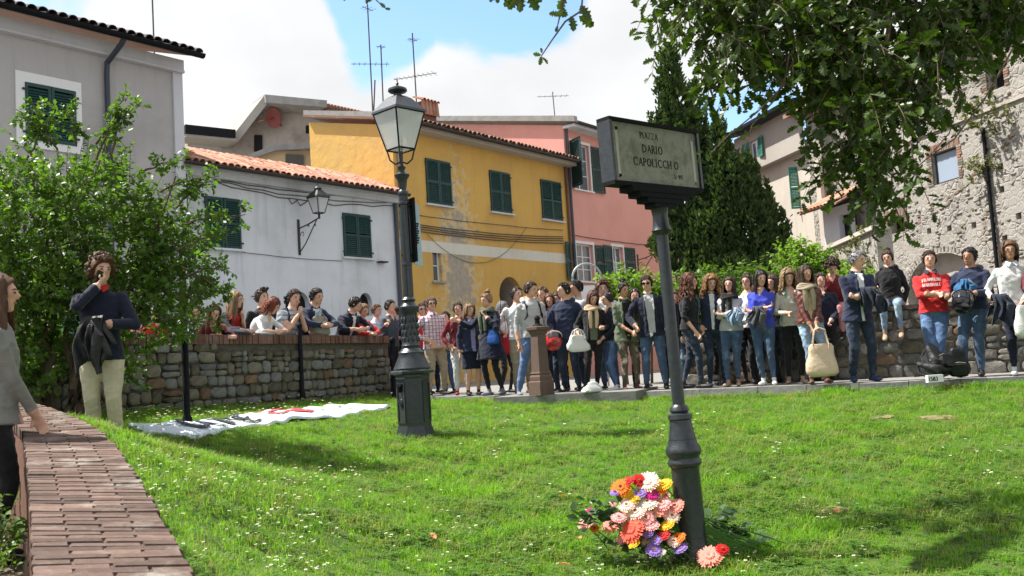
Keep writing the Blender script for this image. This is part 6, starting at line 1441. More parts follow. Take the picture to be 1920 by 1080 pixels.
# ------------------------------------------------------------------ banner on the grass
bp = [(238, 800), (300, 797), (420, 788), (505, 773), (600, 765), (665, 759), (738, 763), (720, 768), (640, 782), (545, 789), (505, 797), (420, 808), (385, 820), (358, 826), (320, 815), (262, 812)]
def ground_at(px, py):
    d = 3.0
    while d < 18:
        p = P(px, py, d)
        if p[2] < lz(p[0], p[1]) + .02: return p
        d += .04
    return P(px, py, 18)
gp = [ground_at(*q) for q in bp]
Apt, Bpt = ground_at(240, 803), ground_at(735, 764); ax = (Bpt - Apt)[:2]; BLn = np.linalg.norm(ax); ax /= BLn; ay = np.array([-ax[1], ax[0]])
poly = [((g - Apt)[:2] @ ax, (g - Apt)[:2] @ ay) for g in gp]
def inside(x, y):
    c = False
    for i in range(len(poly)):
        (x1, y1), (x2, y2) = poly[i], poly[i - 1]
        if (y1 > y) != (y2 > y) and x < (x2 - x1) * (y - y1) / (y2 - y1 + 1e-12) + x1: c = not c
    return c
ymin, ymax = min(p[1] for p in poly), max(p[1] for p in poly)
def span(x):
    ys = []
    for i in range(len(poly)):
        (x1, y1), (x2, y2) = poly[i], poly[i - 1]
        if (x1 > x) != (x2 > x): ys.append(y1 + (y2 - y1) * (x - x1) / (x2 - x1))
    return (min(ys), max(ys)) if len(ys) >= 2 else None
mb = MB(); NX, NY = 110, 26; grid = []
xmin, xmax = min(p[0] for p in poly), max(p[0] for p in poly)
for i in range(NX):
    x = xmin + (xmax - xmin) * (i + .5) / NX; sp2 = span(x); 
    for jy in range(NY):
        y = sp2[0] + (sp2[1] - sp2[0]) * jy / (NY - 1); w2 = Apt[:2] + ax * x + ay * y
        z = lz(w2[0], w2[1]) + .045 + .012 * math.sin(4.1 * x + 3 * math.sin(2.2 * y)) * math.sin(3.3 * y + x) + .012 * math.sin(13 * x + 5 * y) - .03 * (abs(jy / (NY - 1) - .5) > .46)
        grid.append((w2[0], w2[1], z))
mb.add(grid, [(i * NY + j, (i + 1) * NY + j, (i + 1) * NY + j + 1, i * NY + j + 1) for i in range(NX - 1) for j in range(NY - 1)])
ban = thing('banner', 'white cloth banner with dark and red letters lying on the lawn', 'banner')
cl_o = mb.obj('cloth', fabric('banner_cloth', (.70, .76, .88), .8, .04), ban, smooth=True); sm_ = cl_o.modifiers.new('t', 'SOLIDIFY'); sm_.thickness = .002
def on_ban(px, py):
    g = ground_at(px, py); return (g - Apt)[:2] @ ax, (g - Apt)[:2] @ ay
x0, y0 = on_ban(372, 806); x1, y1 = on_ban(505, 793); ink = simple('black_marker', (.03, .03, .05), .8); redink = simple('red_marker', (.55, .05, .08), .8)
def put_b(x, y, k):
    w2 = Apt[:2] + ax * x + ay * y; i = int(np.clip((x - xmin) / (xmax - xmin) * NX - .5, 0, NX - 1)); sp2 = span(min(max(x, xmin + .02), xmax - .02)); j = int(np.clip((y - sp2[0]) / max(sp2[1] - sp2[0], .01) * (NY - 1), 0, NY - 1))
    fi = np.clip((x - xmin) / (xmax - xmin) * NX - .5, 0, NX - 1.001); fj = np.clip((y - sp2[0]) / max(sp2[1] - sp2[0], .01) * (NY - 1), 0, NY - 1.001); i, j = int(fi), int(fj); a, b = fi - i, fj - j
    zz_ = (1 - a) * ((1 - b) * grid[i * NY + j][2] + b * grid[i * NY + j + 1][2]) + a * ((1 - b) * grid[(i + 1) * NY + j][2] + b * grid[(i + 1) * NY + j + 1][2])
    return (w2[0], w2[1], zz_ + .016 + .002 * k)
span_l = (x1 - x0)
_, wtx = lettering('CATTE', 1.0, lambda x, z, k: (x, z, k), wd=.2, serif=False)
hl_ = .62; sq_ = span_l / (wtx * hl_)
ls, _ = lettering('CATTE', hl_, lambda x, z, k: put_b(x0 + x, (span(x0 + x)[0] * .72 + span(x0 + x)[1] * .28) + z * min(1, .62 * (span(x0 + x)[1] - span(x0 + x)[0]) / hl_), k), wd=.22, serif=False, squeeze=sq_)
for l in ls: l.obj('letter', ink, ban)
for px, py in ((522, 779), (560, 777)):
    x_, y_ = on_ban(px, py); ls, _ = lettering('N' if px > 540 else 'E', .32, lambda x, z, k: put_b(x_ + x, y_ + z, k), wd=.22, serif=False, squeeze=1.3)
    for l in ls: l.obj('letter', redink, ban)

# ------------------------------------------------------------------ bags, helmets and things in hands
def soft(name, mat, c, dims, label, cat, rz=0.0, seed=0, sag=.15, square=3.2, group=None, lump=.05, top_k=.85):
    """a soft bag shape: superellipse rings, sagging base, creased"""
    o = thing(name, label, cat, tuple(c), rz, group); r = np.random.default_rng(seed); w, d, h = dims; rings = []; N = 22
    for k in range(11):
        f = k / 10; zz_ = h * f; kk = (1 - sag * .5 * (1 - f) ** 3 * 0) * (.82 + .18 * math.sin(math.pi * min(1, f * 1.3 + .15))) * (1 - (1 - top_k) * f ** 2) * (.78 if k == 0 else 1)
        if k == 10: kk *= .8
        rings.append([(w / 2 * kk * abs(math.cos(t)) ** (2 / square) * (1 if math.cos(t) > 0 else -1) * (1 + lump * math.sin(3 * t + 5 * f + seed) + lump * .6 * math.sin(9 * t + 11 * f + seed)), d / 2 * kk * abs(math.sin(t)) ** (2 / square) * (1 if math.sin(t) > 0 else -1) * (1 + lump * math.sin(5 * t + 7 * f + seed)) * (1 - .45 * f), zz_ + lump * .15 * h * math.sin(2 * t + seed)) for t in np.linspace(0, 2 * math.pi, N, endpoint=False)])
    mb = MB(); mb.loft(rings, True); mb.obj('body', mat, o, smooth=True, angle=70); return o
def handles(o, w, z0, z1, r_=.008, mat=None, dy=.05, twin=True):
    for y in ((-dy, dy) if twin else (0,)):
        mb = MB(); mb.tube([(-w, y, z0 - .06), (-w, y, z0), (-w * .7, y * .5, z1 - .03), (0, y * .2, z1), (w * .7, y * .5, z1 - .03), (w, y, z0), (w, y, z0 - .06)], r_, 6); mb.obj('handle', mat, o, smooth=True)
tote_m = fabric('cream_leather', (.62, .47, .34), .5, .1, .4); canvas_m = fabric('taupe_canvas', (.27, .25, .21), .8, .12); redbag_m = fabric('red_nylon', (.50, .02, .035), .6, .1); blackbag_m = fabric('black_nylon', (.012, .012, .014), .55, .2, .4); whitebag_m = fabric('white_leather', (.66, .65, .62), .5, .06, .4); darkcoat = fabric('folded_coat', (.018, .024, .042), .8, .2)
h_ = PPL['P28']['hands']['l']; o = soft('tote_bag', tote_m, (h_[0] + .01, h_[1] - .10, h_[2] - .66), (.42, .18, .44), 'large cream tote bag held in front of the brown leather jacket', 'handbag', PPL['P28']['root'].rotation_euler[2], 3, top_k=.94); handles(o, .10, .43, .66, .010, tote_m)
q = P(600, 628, wl_d(600) + .18); q[2] = wtop; o = soft('canvas_bag', canvas_m, q, (.40, .22, .32), 'taupe canvas holdall standing on top of the stone wall', 'bag', ang - .2, 5, top_k=.96); handles(o, .07, .31, .40, .010, canvas_m)
mb = MB(); mb.lathe([(.035, 0), (.03, .008)], 12); mb.obj('clasp', gold, o, loc=(.02, -.12, .2), rot=(R(90), 0, 0))
q = P(355 + 90, 626, wl_d(440) + .18); q[2] = wtop; soft('folded_jacket', darkcoat, q, (.62, .28, .12), 'dark folded jacket lying on the wall under the long haired girl', 'jacket', ang, 7, lump=.12, top_k=.6)
q = P(497, 626, wl_d(497) + .18); q[2] = wtop; soft('folded_sweater', fabric('grey_knit', (.30, .31, .30), .9), q, (.46, .25, .10), 'grey folded sweater on the wall below the red haired girl', 'sweater', ang, 8, lump=.12, top_k=.6)
q = PPL['P9']['U']((-.24, .02, .78)); o = soft('shoulder_bag', redbag_m, q + [.0, -.05, -.12], (.28, .14, .36), 'red drawstring bag hanging behind the boy in the light grey sweater', 'bag', .1, 4); handles(o, .05, .35, .75, .006, redbag_m, twin=False)
h_ = PPL['P13']['hands']['r']
def helmet(c, label, mat, rz, s=1.0, stripe=None):
    o = thing('helmet', label, 'helmet', tuple(c), rz); o.scale = (s,) * 3; o.rotation_euler = (R(-35), R(15), rz); mb = MB(); rings = []
    for z, r_ in ((-.10, .095), (-.115, .115), (-.08, .135), (-.02, .142), (.05, .132), (.10, .10), (.128, .055), (.136, .01)): rings.append([(r_ * .92 * math.cos(t), r_ * 1.12 * math.sin(t), z) for t in np.linspace(0, 2 * math.pi, 20, endpoint=False)])
    mb.loft(rings, True); mb.obj('shell', mat, o, smooth=True)
    mb = MB(); rings = []
    for z, k in ((-.05, 1.015), (.0, 1.03), (.045, 1.02)): rings.append([(.142 * .92 * k * math.cos(t), .142 * 1.12 * k * math.sin(t), z) for t in np.linspace(-math.pi + .45, -.45, 14)])
    mb.loft(rings, False, closed=False); mb.obj('visor', lens_mat, o, smooth=True)
    mb = MB(); mb.tube([(.145 * .9 * math.cos(t), .145 * 1.12 * math.sin(t), .062) for t in np.linspace(0, 2 * math.pi, 20)], .008, 5); mb.obj('trim', stripe or white_paint, o, smooth=True); return o
helmet(h_ + [0, -.10, -.10], 'red motorcycle helmet held by the boy in the navy hooded jacket', simple('red_lacquer', (.42, .025, .02), .15, .6, bmp=0), .3)
helmet(PPL['P33']['hands']['r'] + [.14, -.08, -.07], 'glossy black helmet held at the waist by the black haired young man', simple('black_lacquer', (.01, .01, .012), .12, .7, bmp=0), -.4, 1.0, iron_dark)
h_ = PPL['P15']['hands']['r']; o = soft('handbag', whitebag_m, h_ + [-.02, -.08, -.26], (.40, .13, .26), 'white slouchy handbag on the arm of the girl in black leather', 'handbag', .5, 9, lump=.09); handles(o, .10, .25, .36, .008, whitebag_m)
q = P(1112, 733, 13.98); q[2] = plaza_z(q[0]) + .04; o = soft('shopping_bag', simple('white_plastic', (.55, .55, .55), .35, .5, bmp=.3), q, (.30, .18, .16), 'crumpled white plastic bag on the ground by the black trousered girl', 'bag', .2, 11, lump=.16, top_k=.45)
def rucksack(px, d, label, rz, dims=(.30, .20, .42), tip=0.0, mat=None):
    q = P(px, 712, d); q[2] = plaza_z(q[0]); mat = mat or blackbag_m; w, dp, h = dims
    o = soft('backpack', mat, q + [0, 0, .02 + abs(math.sin(tip)) * .12], dims, label, 'backpack', rz, int(px), lump=.05, top_k=.7, square=3.6); o.rotation_euler = (tip, 0, rz)
    mb = MB(); rings = []
    for k, (f, y_) in enumerate(((.0, .0), (.02, .035), (.9, .045), (1.0, .0))): rings.append([(w * .34 * (abs(math.cos(t)) ** .6) * (1 if math.cos(t) > 0 else -1), -dp * .46 - y_ - (.004 if k == 2 else 0), h * .30 + h * .20 * (abs(math.sin(t)) ** .6) * (1 if math.sin(t) > 0 else -1)) for t in np.linspace(0, 2 * math.pi, 16, endpoint=False)])
    mb.loft(rings[:3], True); mb.obj('front_pocket', mat, o, smooth=True, angle=50)
    mb = MB(); mb.tube([(-w * .28, -dp * .52, h * .52), (0, -dp * .56, h * .56), (w * .28, -dp * .52, h * .52)], .004, 4); mb.obj('zip', concrete, o)
    for x in (-1, 1):
        mb = MB(); mb.tube([(x * w * .2, dp * .2, h * .95), (x * w * .3, dp * .7, h * .8), (x * w * .42, dp * .75, h * .35), (x * w * .36, dp * .4, h * .08)], .016, 6, flat=.35, ref=(1, 0, 0)); mb.obj('strap', mat, o)
    mb = MB(); mb.tube([(-.04, 0, h * .96), (-.03, 0, h * 1.06), (.03, 0, h * 1.06), (.04, 0, h * .96)], .007, 5); mb.obj('grab_handle', mat, o); return o
rucksack(1775, 11.95, 'black backpack slumped by the feet of the young man in the red sweater', .5, tip=R(-28)); rucksack(1798, 12.05, 'black backpack standing against the legs of the young man with the helmet', -.3, (.28, .2, .36), tip=R(14)); rucksack(1768, 11.75, 'small black bag lying flat in front of the two backpacks', 1.1, (.26, .16, .30), tip=R(-70))
q = P(1752, 708, 11.6); q[2] = plaza_z(q[0])
WB = thing('white_box', 'small white card box with a number, in front of the black backpacks', 'box', tuple(q), .1); mb = MB(); mb.box(-.10, .10, -.03, .03, 0, .09); mb.obj('carton', white_paint, WB)
ls, w = lettering('1583', .045, lambda x, z, k: (-.085 + x, -.031 - .001 * k, .02 + z), serif=False, wd=.2, squeeze=.95)
for l in ls: l.obj('digit', letter_mat, WB)
h_ = PPL['P34']['hands']['r']; o = soft('backpack', whitebag_m, PPL['P34']['hands']['l'] + [.0, -.10, -.42], (.30, .16, .40), 'cream white backpack hanging from the hand of the woman in white', 'backpack', .1, 15); handles(o, .05, .39, .46, .008, whitebag_m, twin=False)
def drape(c, dims, label, seed, rz=0, mat=None, name='draped_coat', cat='coat'):
    """cloth folded over an arm: two creased panels of uneven length hanging either side, with a sleeve"""
    o = thing(name, label, cat, tuple(c), rz); w, d, h = dims; r = np.random.default_rng(seed); mb = MB(); NU, NV = 30, 26; g = []
    hL = [h * (1 - .35 * abs(math.sin(1.7 * u * 3 + seed)) - .12 * r.random()) for u in np.linspace(0, 1, NU)]; hL = np.convolve(np.pad(hL, 3, mode='edge'), np.ones(7) / 7, 'valid')
    for th_ in (0, 1):
        for i in range(NU):
            u = i / (NU - 1) - .5
            for j in range(NV):
                v = j / (NV - 1) * 2 - 1; L_ = hL[i] * (1 if v < 0 else .7); a = abs(v)
                k = .55 + .45 * min(1, a * 1.6); fold = (.032 * math.sin(17 * u + 2.2 * a + seed) + .018 * math.sin(31 * u - 3 * a + seed * 2)) * min(1, a * 2.2)
                y = (-1 if v < 0 else 1) * min(.05, a * .25) * (d / .2) + fold - .02 * a
                x = u * w * k + .03 * math.sin(4 * a + seed); z = .03 * (1 - min(1, a * 6)) - a * L_
                g.append((x, y + (.012 if th_ else 0), z - (.012 if th_ else 0)))
    n_ = NU * NV; f = []
    for i in range(NU - 1):
        for j in range(NV - 1): q_ = i * NV + j; f += [(q_, q_ + 1, q_ + NV + 1, q_ + NV), (n_ + q_, n_ + q_ + NV, n_ + q_ + NV + 1, n_ + q_ + 1)]
    for i in range(NU - 1):
        for j in (0, NV - 1): q_ = i * NV + j; f.append((q_, q_ + NV, n_ + q_ + NV, n_ + q_))
    for j in range(NV - 1):
        for i in (0, NU - 1): q_ = i * NV + j; f.append((q_, q_ + 1, n_ + q_ + 1, n_ + q_))
    mb.add(g, f); mb.obj('cloth', mat or darkcoat, o, smooth=True, angle=80)
    sl_ = MB(); x0_ = w * .18; sl_.tube([(x0_, -.06, -.02), (x0_ + .03, -.10, -h * .3), (x0_ - .01, -.09, -h * .62), (x0_ + .02, -.08, -h * .88)], [.045, .052, .045, .036], 9, flat=.6); sl_.obj('sleeve', mat or darkcoat, o, smooth=True); return o
m_ = PPL['M']; q = (m_['hands']['l'] + m_['hands']['l']) / 2
drape(q + [-.04, -.05, .06], (.30, .20, .55), 'black coat hanging over the forearm of the curly haired man', 3, mat=blackbag_m)
drape(PPL['P30']['hands']['r'] + [-.08, -.05, .05], (.34, .18, .40), 'navy coat draped over the folded arms of the grey haired man', 5)
drape(PPL['P34']['hands']['r'] + [.04, -.06, .08], (.32, .2, .46), 'dark padded coat over the arm of the woman in the white jacket', 6)
drape(PPL['P25']['hands']['r'] + [-.20, -.02, .0], (.24, .16, .38), 'grey jacket hanging from the arms of the girl in bright blue', 7, mat=fabric('grey_jacket_cloth', (.07, .075, .085), .85))
drape(PPL['P23']['hands']['r'] + [-.02, -.02, .02], (.20, .16, .30), 'pale washed denim jacket hanging from the folded arms of the fringed girl', 8, mat=cloth('ldenim'))
drape(PPL['P33']['U']((-.02, -.20, 1.30)), (.20, .12, .30), 'bright blue cloth bundle at the chest of the black haired young man', 9, mat=fabric('petrol_cloth', (.03, .12, .26), .8), name='cloth_bundle', cat='cloth')
o = soft('shoulder_bag', fabric('bright_blue_bag', (.02, .08, .30), .6), PPL['P8']['U']((.16, -.10, .86)), (.22, .12, .26), 'bright blue bag at the side of the woman in the navy coat', 'bag', -.5, 18); handles(o, .04, .25, .5, .006, blackbag_m, twin=False)
ph_ = PPL['M']['hands']['r']; mb = MB(); mb.box(-.035, .035, -.006, .006, -.06, .06); o = mb.obj('phone', lens_mat); o.location = tuple(ph_ + [-.03, .0, .035]); o.rotation_euler = (.3, .4, .9); setp(o, 'black phone in the raised hand of the curly haired man', 'phone')
# printed lettering on the red sweater
pm = PPL['P32']; wm = simple('white_flock', (.75, .75, .75), .9, .1)
for txt, zz_, hh_ in (('FRANKLIN', 1.315, .036), ('MARSHALL', 1.255, .036)):
    _, w = lettering(txt, hh_, lambda x, z, k: (x, z, k), serif=False)
    sq_ = .235 / w
    def put_s(x, z, k):
        xx = x - .1175; y = -(.118 + .020 * (1 - (xx / .17) ** 2)) - .006 - .004 * k + (.03 if abs(xx) > .1 else 0) * (abs(xx) - .1) * 8
        return tuple(pm['Ulocal']((xx, y, zz_ + z + (.014 * (1 - (xx / .12) ** 2) if txt[0] == 'F' else 0))))
    ls, _ = lettering(txt, hh_, put_s, serif=False, wd=.26, squeeze=sq_)
    for l in ls: l.obj('letter', wm, pm['root'])
# ------------------------------------------------------------------ foliage
def leafmat(name, a, b_, trans=.45, gl=.45, rough=.45):
    m = bpy.data.materials.new(name); m.use_nodes = True; t = m.node_tree; b = t.nodes['Principled BSDF']; MATS[name] = m
    at = t.nodes.new('ShaderNodeAttribute'); at.attribute_name = 'var'
    ge = t.nodes.new('ShaderNodeNewGeometry'); n = noise(t, ge.outputs['Position'], 1.3, 3)
    f = mth(t, 'ADD', mth(t, 'MULTIPLY', at.outputs['Fac'], .75), mth(t, 'MULTIPLY', n, .35), True)
    col = mixc(t, f, a, b_); t.links.new(col, b.inputs['Base Color']); b.inputs['Roughness'].default_value = rough; b.inputs['Specular IOR Level'].default_value = gl
    tr = t.nodes.new('ShaderNodeBsdfTranslucent'); t.links.new(mixc(t, 1.0, col, (1.5, 1.7, .55), 'MULTIPLY'), tr.inputs['Color'])
    ms = t.nodes.new('ShaderNodeMixShader'); ms.inputs[0].default_value = trans; t.links.new(b.outputs[0], ms.inputs[1]); t.links.new(tr.outputs[0], ms.inputs[2])
    t.links.new(ms.outputs[0], t.nodes['Material Output'].inputs['Surface']); return m
LEAF = (np.array([(0, 0, 0), (.24, .3, .05), (.30, .55, .06), (0, 1, -.06), (-.30, .55, .06), (-.24, .3, .05)]), [(0, 1, 2, 3), (0, 3, 4, 5)])
def _oak():
    out = [(0, 0)]
    for y, w in ((.10, .08), (.22, .20), (.30, .11), (.42, .30), (.52, .15), (.64, .32), (.74, .17), (.86, .20), (.94, .08)): out.append((w, y))
    pts = out + [(0, 1.0)] + [(-w, y) for w, y in reversed(out[1:])]
    v = [(x, y, .10 * abs(x) * 2 + .10 * math.sin(y * 3) - .10 * y) for x, y in pts]; n = len(v); v.append((0, .5, -.03)); return np.array(v), [(i, (i + 1) % n, n) for i in range(n)]
OAK = _oak()
SPRAY = (np.array([(0, 0, 0), (.22, .35, .1), (.1, 1, 0), (-.12, .9, .05), (-.24, .4, -.05), (.02, .5, -.2)]), [(0, 1, 2), (0, 2, 3, 4), (0, 5, 2)])
class Leaves:
    def __init__(s, tmpl): s.t = tmpl; s.P = []; s.X = []; s.Y = []; s.Z = []; s.S = []; s.V = []
    def put(s, p, d, nrm, size, var): s.P.append(p); s.Y.append(d); s.Z.append(nrm); s.S.append(size); s.V.append(var)
    def arrays(s):
        P_ = np.array(s.P); Y = np.array(s.Y, float); Y /= np.linalg.norm(Y, axis=1, keepdims=True) + 1e-9; Z = np.array(s.Z, float); X = np.cross(Y, Z); X /= np.linalg.norm(X, axis=1, keepdims=True) + 1e-9; Z = np.cross(X, Y)
        return P_, X, Y, Z, np.array(s.S), np.array(s.V)
    def build(s, name, mat, parent, singles=0, single_name='leaf'):
        P_, X, Y, Z, S, V = s.arrays(); tv, tf = s.t; n = len(P_)
        order = np.arange(n)
        if singles:
            dist = np.linalg.norm(P_ - CAM, axis=1); px_ = np.array([px_of(p) for p in P_]); vis = (px_[:, 0] > 0) & (px_[:, 0] < 1920) & (px_[:, 1] > -10) & (px_[:, 1] < 1080)
            sc = S / dist * vis; order = np.argsort(-sc); me = bpy.data.meshes.new(single_name); me.from_pydata([tuple(v) for v in tv], [], tf); me.materials.append(mat); me.attributes.new('var', 'FLOAT', 'POINT').data.foreach_set('value', [.5] * len(tv))
            pin = parent.matrix_world.inverted() if parent is not None else Matrix()
            for i in order[:singles]:
                o = link(single_name, me, parent); M_ = Matrix(((X[i][0], Y[i][0], Z[i][0], P_[i][0]), (X[i][1], Y[i][1], Z[i][1], P_[i][1]), (X[i][2], Y[i][2], Z[i][2], P_[i][2]), (0, 0, 0, 1))) @ Matrix.Scale(S[i], 4)
                if parent is not None: M_ = Matrix.Translation(-Vector(parent.location)) @ M_
                o.matrix_basis = M_
            order = order[singles:]
        off = np.array(parent.location) if parent is not None else np.zeros(3)
        P2, X, Y, Z, S, V = P_[order] - off, X[order], Y[order], Z[order], S[order], V[order]; m = len(P2)
        co = P2[:, None] + S[:, None, None] * (tv[None, :, 0:1] * X[:, None] + tv[None, :, 1:2] * Y[:, None] + tv[None, :, 2:3] * Z[:, None])
        nv = len(tv); me = bpy.data.meshes.new(name); ls = [len(f) for f in tf]; 
        loops = np.concatenate([np.array(f) for f in tf]); L_ = (loops[None] + (np.arange(m) * nv)[:, None]).ravel(); tot = np.tile(ls, m); st = np.concatenate([[0], np.cumsum(tot)[:-1]])
        me.vertices.add(m * nv); me.vertices.foreach_set('co', co.astype(np.float32).ravel()); me.loops.add(len(L_)); me.loops.foreach_set('vertex_index', L_.astype(np.int32)); me.polygons.add(len(tot)); me.polygons.foreach_set('loop_start', st.astype(np.int32)); me.update(calc_edges=True); me.validate()
        me.attributes.new('var', 'FLOAT', 'POINT').data.foreach_set('value', np.repeat(V, nv).astype(np.float32)); me.materials.append(mat)
        o = link(name, me, parent); o['kind'] = 'stuff'; return o
def twig_cloud(lv, twigs, blobs, ntw, tl, nleaf, lsz, r, up=.35, outw=.8, droop=0.0, twr=.006, branch_to=None, spread=.9, shell=.45, pair=True, jit=.25):
    w = np.array([b[1][0] * b[1][1] * b[1][2] if hasattr(b[1], '__len__') else b[1] ** 3 for b in blobs]) ** .75; w /= w.sum()
    for _ in range(ntw):
        b = blobs[r.choice(len(blobs), p=w)]; c = np.array(b[0]); rad = np.array(b[1] if hasattr(b[1], '__len__') else (b[1],) * 3)
        u = r.normal(size=3); u /= np.linalg.norm(u); k = r.uniform(shell, 1.0) ** .6; st = c + u * rad * k
        d = u * outw + np.array([0, 0, up]) + r.normal(0, .35, 3); d /= np.linalg.norm(d); L_ = tl * r.uniform(.6, 1.3); va = r.uniform(0, 1)
        pts = []
        for i in range(5):
            f = i / 4; pts.append(st + d * L_ * f + np.array([0, 0, -droop * L_ * f * f]) + r.normal(0, .01, 3) * L_)
        if twigs is not None: twigs.tube(pts, [twr * (1 - .7 * i / 4) for i in range(5)], 4)
        for i in range(nleaf):
            f = (i + .5) / nleaf; q = f * 4; a = int(min(3, q)); p = pts[a] + (pts[a + 1] - pts[a]) * (q - a)
            dd = pts[a + 1] - pts[a]; dd /= np.linalg.norm(dd) + 1e-9; s_ = np.cross(dd, r.normal(size=3)); s_ /= np.linalg.norm(s_) + 1e-9
            ld = dd * .5 + s_ * spread + np.array([0, 0, -.15]) + r.normal(0, jit, 3) * .5
            nr = np.array([0, 0, 1.0]) + r.normal(0, .55, 3)
            lv.put(p, ld, nr, lsz * r.uniform(.6, 1.2), np.clip(va * .6 + r.uniform(0, .4) + .25 * (f - .5), 0, 1))
def limb(mb, a, b, r0, r1, r, sag=.0, n=7, k=.06):
    a, b = np.array(a, float), np.array(b, float); L_ = np.linalg.norm(b - a); pts = [a + (b - a) * f + r.normal(0, k, 3) * L_ * (0 if f in (0, 1) else 1) * .5 + np.array([0, 0, sag * L_ * math.sin(math.pi * f)]) for f in np.linspace(0, 1, n)]
    mb.tube(pts, [r0 + (r1 - r0) * f for f in np.linspace(0, 1, n)], 7); return pts
def B(px, py, d, r, ry=None, rz=None):          # blob seen at a pixel, radii in pixels (x, z) and metres in depth
    k = d / F_PX; return (P(px, py, d), (r * k, (ry if ry else r * k), (rz * k if rz else r * k)))
T0 = __import__('time').time()
# --- big shrub on the left ---
r = np.random.default_rng(21)
base = P(95, 800, 9.3); base[2] = .6
SH = thing('shrub', 'large leafy bush behind the man on the phone, left', 'bush', tuple(base)); SH['label'] = 'large leafy bush with sprawling branches behind the curly haired man'
shrub_leaf = leafmat('shrub_leaf', (.032, .080, .012), (.13, .23, .035), .42, .4, .42)
bl = [B(50, 385, 9.0, 80, .8, 60), B(190, 390, 9.2, 115, .9, 75), B(60, 490, 8.9, 110, .8), B(190, 500, 9.3, 140, .9, 120), B(320, 455, 9.2, 62, .5, 50), B(300, 520, 9.4, 85, .6), B(120, 590, 9.6, 120, .7), B(250, 600, 9.8, 95, .6, 80), B(30, 610, 9.2, 90, .7, 120), B(340, 560, 9.5, 55, .4, 60), B(170, 690, 9.9, 70, .5, 60), B(20, 720, 8.9, 60, .5, 60), B(260, 390, 9.2, 50, .4, 40), B(110, 345, 9.0, 75, .5, 40), B(-60, 470, 9, 100, .8)]
lv = Leaves(LEAF); tw = MB()
twig_cloud(lv, tw, bl, 1550, .34, 17, .064, r, up=.55, outw=.6, twr=.004, shell=.1)
for (x0, y0, x1, y1, n) in ((210, 300, 232, 185, 1), (180, 300, 222, 215, 1), (110, 300, 60, 190, 1), (90, 270, 30, 205, 1), (140, 270, 130, 205, 1), (270, 320, 345, 300, 1), (300, 360, 410, 330, 1), (340, 420, 460, 402, 1), (330, 470, 430, 440, 1), (340, 500, 432, 560, 1), (330, 560, 415, 545, 1), (300, 600, 400, 610, 1), (180, 270, 260, 195, 1), (330, 390, 385, 340, 1), (50, 300, 95, 215, 1), (345, 520, 425, 500, 1)):
    a, b = P(x0, y0, 9.0), P(x1, y1, 8.9); pts = limb(tw, a, b, .012, .004, r, .05, 9, .04)
    for f in np.linspace(.25, 1, 20):
        p = a + (b - a) * f; twig_cloud(lv, tw, [(p, .035)], 1, .11, 7, .058, r, up=.5, outw=1.0, twr=.003)
tr = MB()
for (x, y, rr_) in ((60, 300, .03), (200, 260, .028), (150, 450, .035), (30, 480, .03), (300, 420, .03), (240, 560, .03), (330, 330, .022), (110, 340, .03), (210, 640, .025), (20, 640, .03)):
    pts = limb(tr, base + r.normal(0, .08, 3) * [1, 1, 0], P(x, y, 9.2 + r.uniform(-.2, .4)), rr_ * 1.4, rr_ * .35, r, .06, 9, .07)
off = np.array(base); tr.v = [tuple(np.array(v) - off) for v in tr.v]; tw.v = [tuple(np.array(v) - off) for v in tw.v]
tr.obj('trunk', bark, SH, smooth=True); o = tw.obj('twigs', bark, SH, smooth=True); o['kind'] = 'stuff'; lv.build('crown', shrub_leaf, SH)
# --- cypress and the darker conifer beside it ---
con_leaf = leafmat('conifer_leaf', (.012, .034, .013), (.095, .14, .045), .22, .25, .6)
def conifer(label, bx, by, d, blobs, n, seed, size=.13, lsz=.16):
    r = np.random.default_rng(seed); b = P(bx, by, d); b[2] = .6
    o = thing('cypress_tree', label, 'tree', tuple(b), 0, 'dark evergreens behind the crowd'); lv = Leaves(SPRAY); w = np.array([q[1][0] * q[1][2] for q in blobs]); w /= w.sum()
    tr = MB(); top = max(blobs, key=lambda q: q[0][2] + q[1][2]); limb(tr, (0, 0, 0), np.array(top[0]) - b, .18, .03, r, 0, 9, .01)
    for q in blobs: limb(tr, np.array([0, 0, max(.5, (q[0][2] - b[2]) * .5)]), q[0] - b, .06, .012, r, -.02, 6, .03)
    tr.obj('trunk', bark, o, smooth=True)
    for _ in range(n):                                  # upright plumes made of small sprays
        q = blobs[r.choice(len(blobs), p=w)]; u = r.normal(size=3); u /= np.linalg.norm(u); k = r.uniform(.5, 1.0) ** .5; c = q[0] + u * np.array(q[1]) * k; va = r.uniform(0, 1); h = r.uniform(.5, 1.4) * size * 2.6
        for i in range(16):
            f = r.uniform(0, 1); e = (1 - f) * size * .8; p = c + np.array([r.normal(0, e * .6), r.normal(0, e * .6), f * h]); dd = np.array([u[0] * .5 + r.normal(0, .45), u[1] * .5 + r.normal(0, .45), .75 + r.uniform(-.2, .6)])
            lv.put(p, dd, r.normal(size=3), lsz * r.uniform(.5, 1.1), np.clip(va * .5 + f * .25 + r.uniform(0, .3), 0, 1))
    lv.build('crown', con_leaf, o); return o
def C_(px, py, d, rx, rz): k = d / F_PX; return (P(px, py, d), np.array((rx * k, rx * k * .8, rz * k)))
conifer('tall narrow cypress rising above the name plaque', 1280, 600, 23, [C_(1260, 95, 23, 7, 26), C_(1258, 150, 23, 17, 45), C_(1266, 215, 23, 30, 55), C_(1280, 300, 23, 48, 65), C_(1315, 330, 23, 30, 50), C_(1290, 390, 23, 60, 80), C_(1285, 470, 23, 62, 60), C_(1240, 185, 23, 9, 16), C_(1228, 250, 23, 9, 20), C_(1308, 260, 23, 20, 40), C_(1300, 190, 23.5, 12, 25)], 1500, 4)
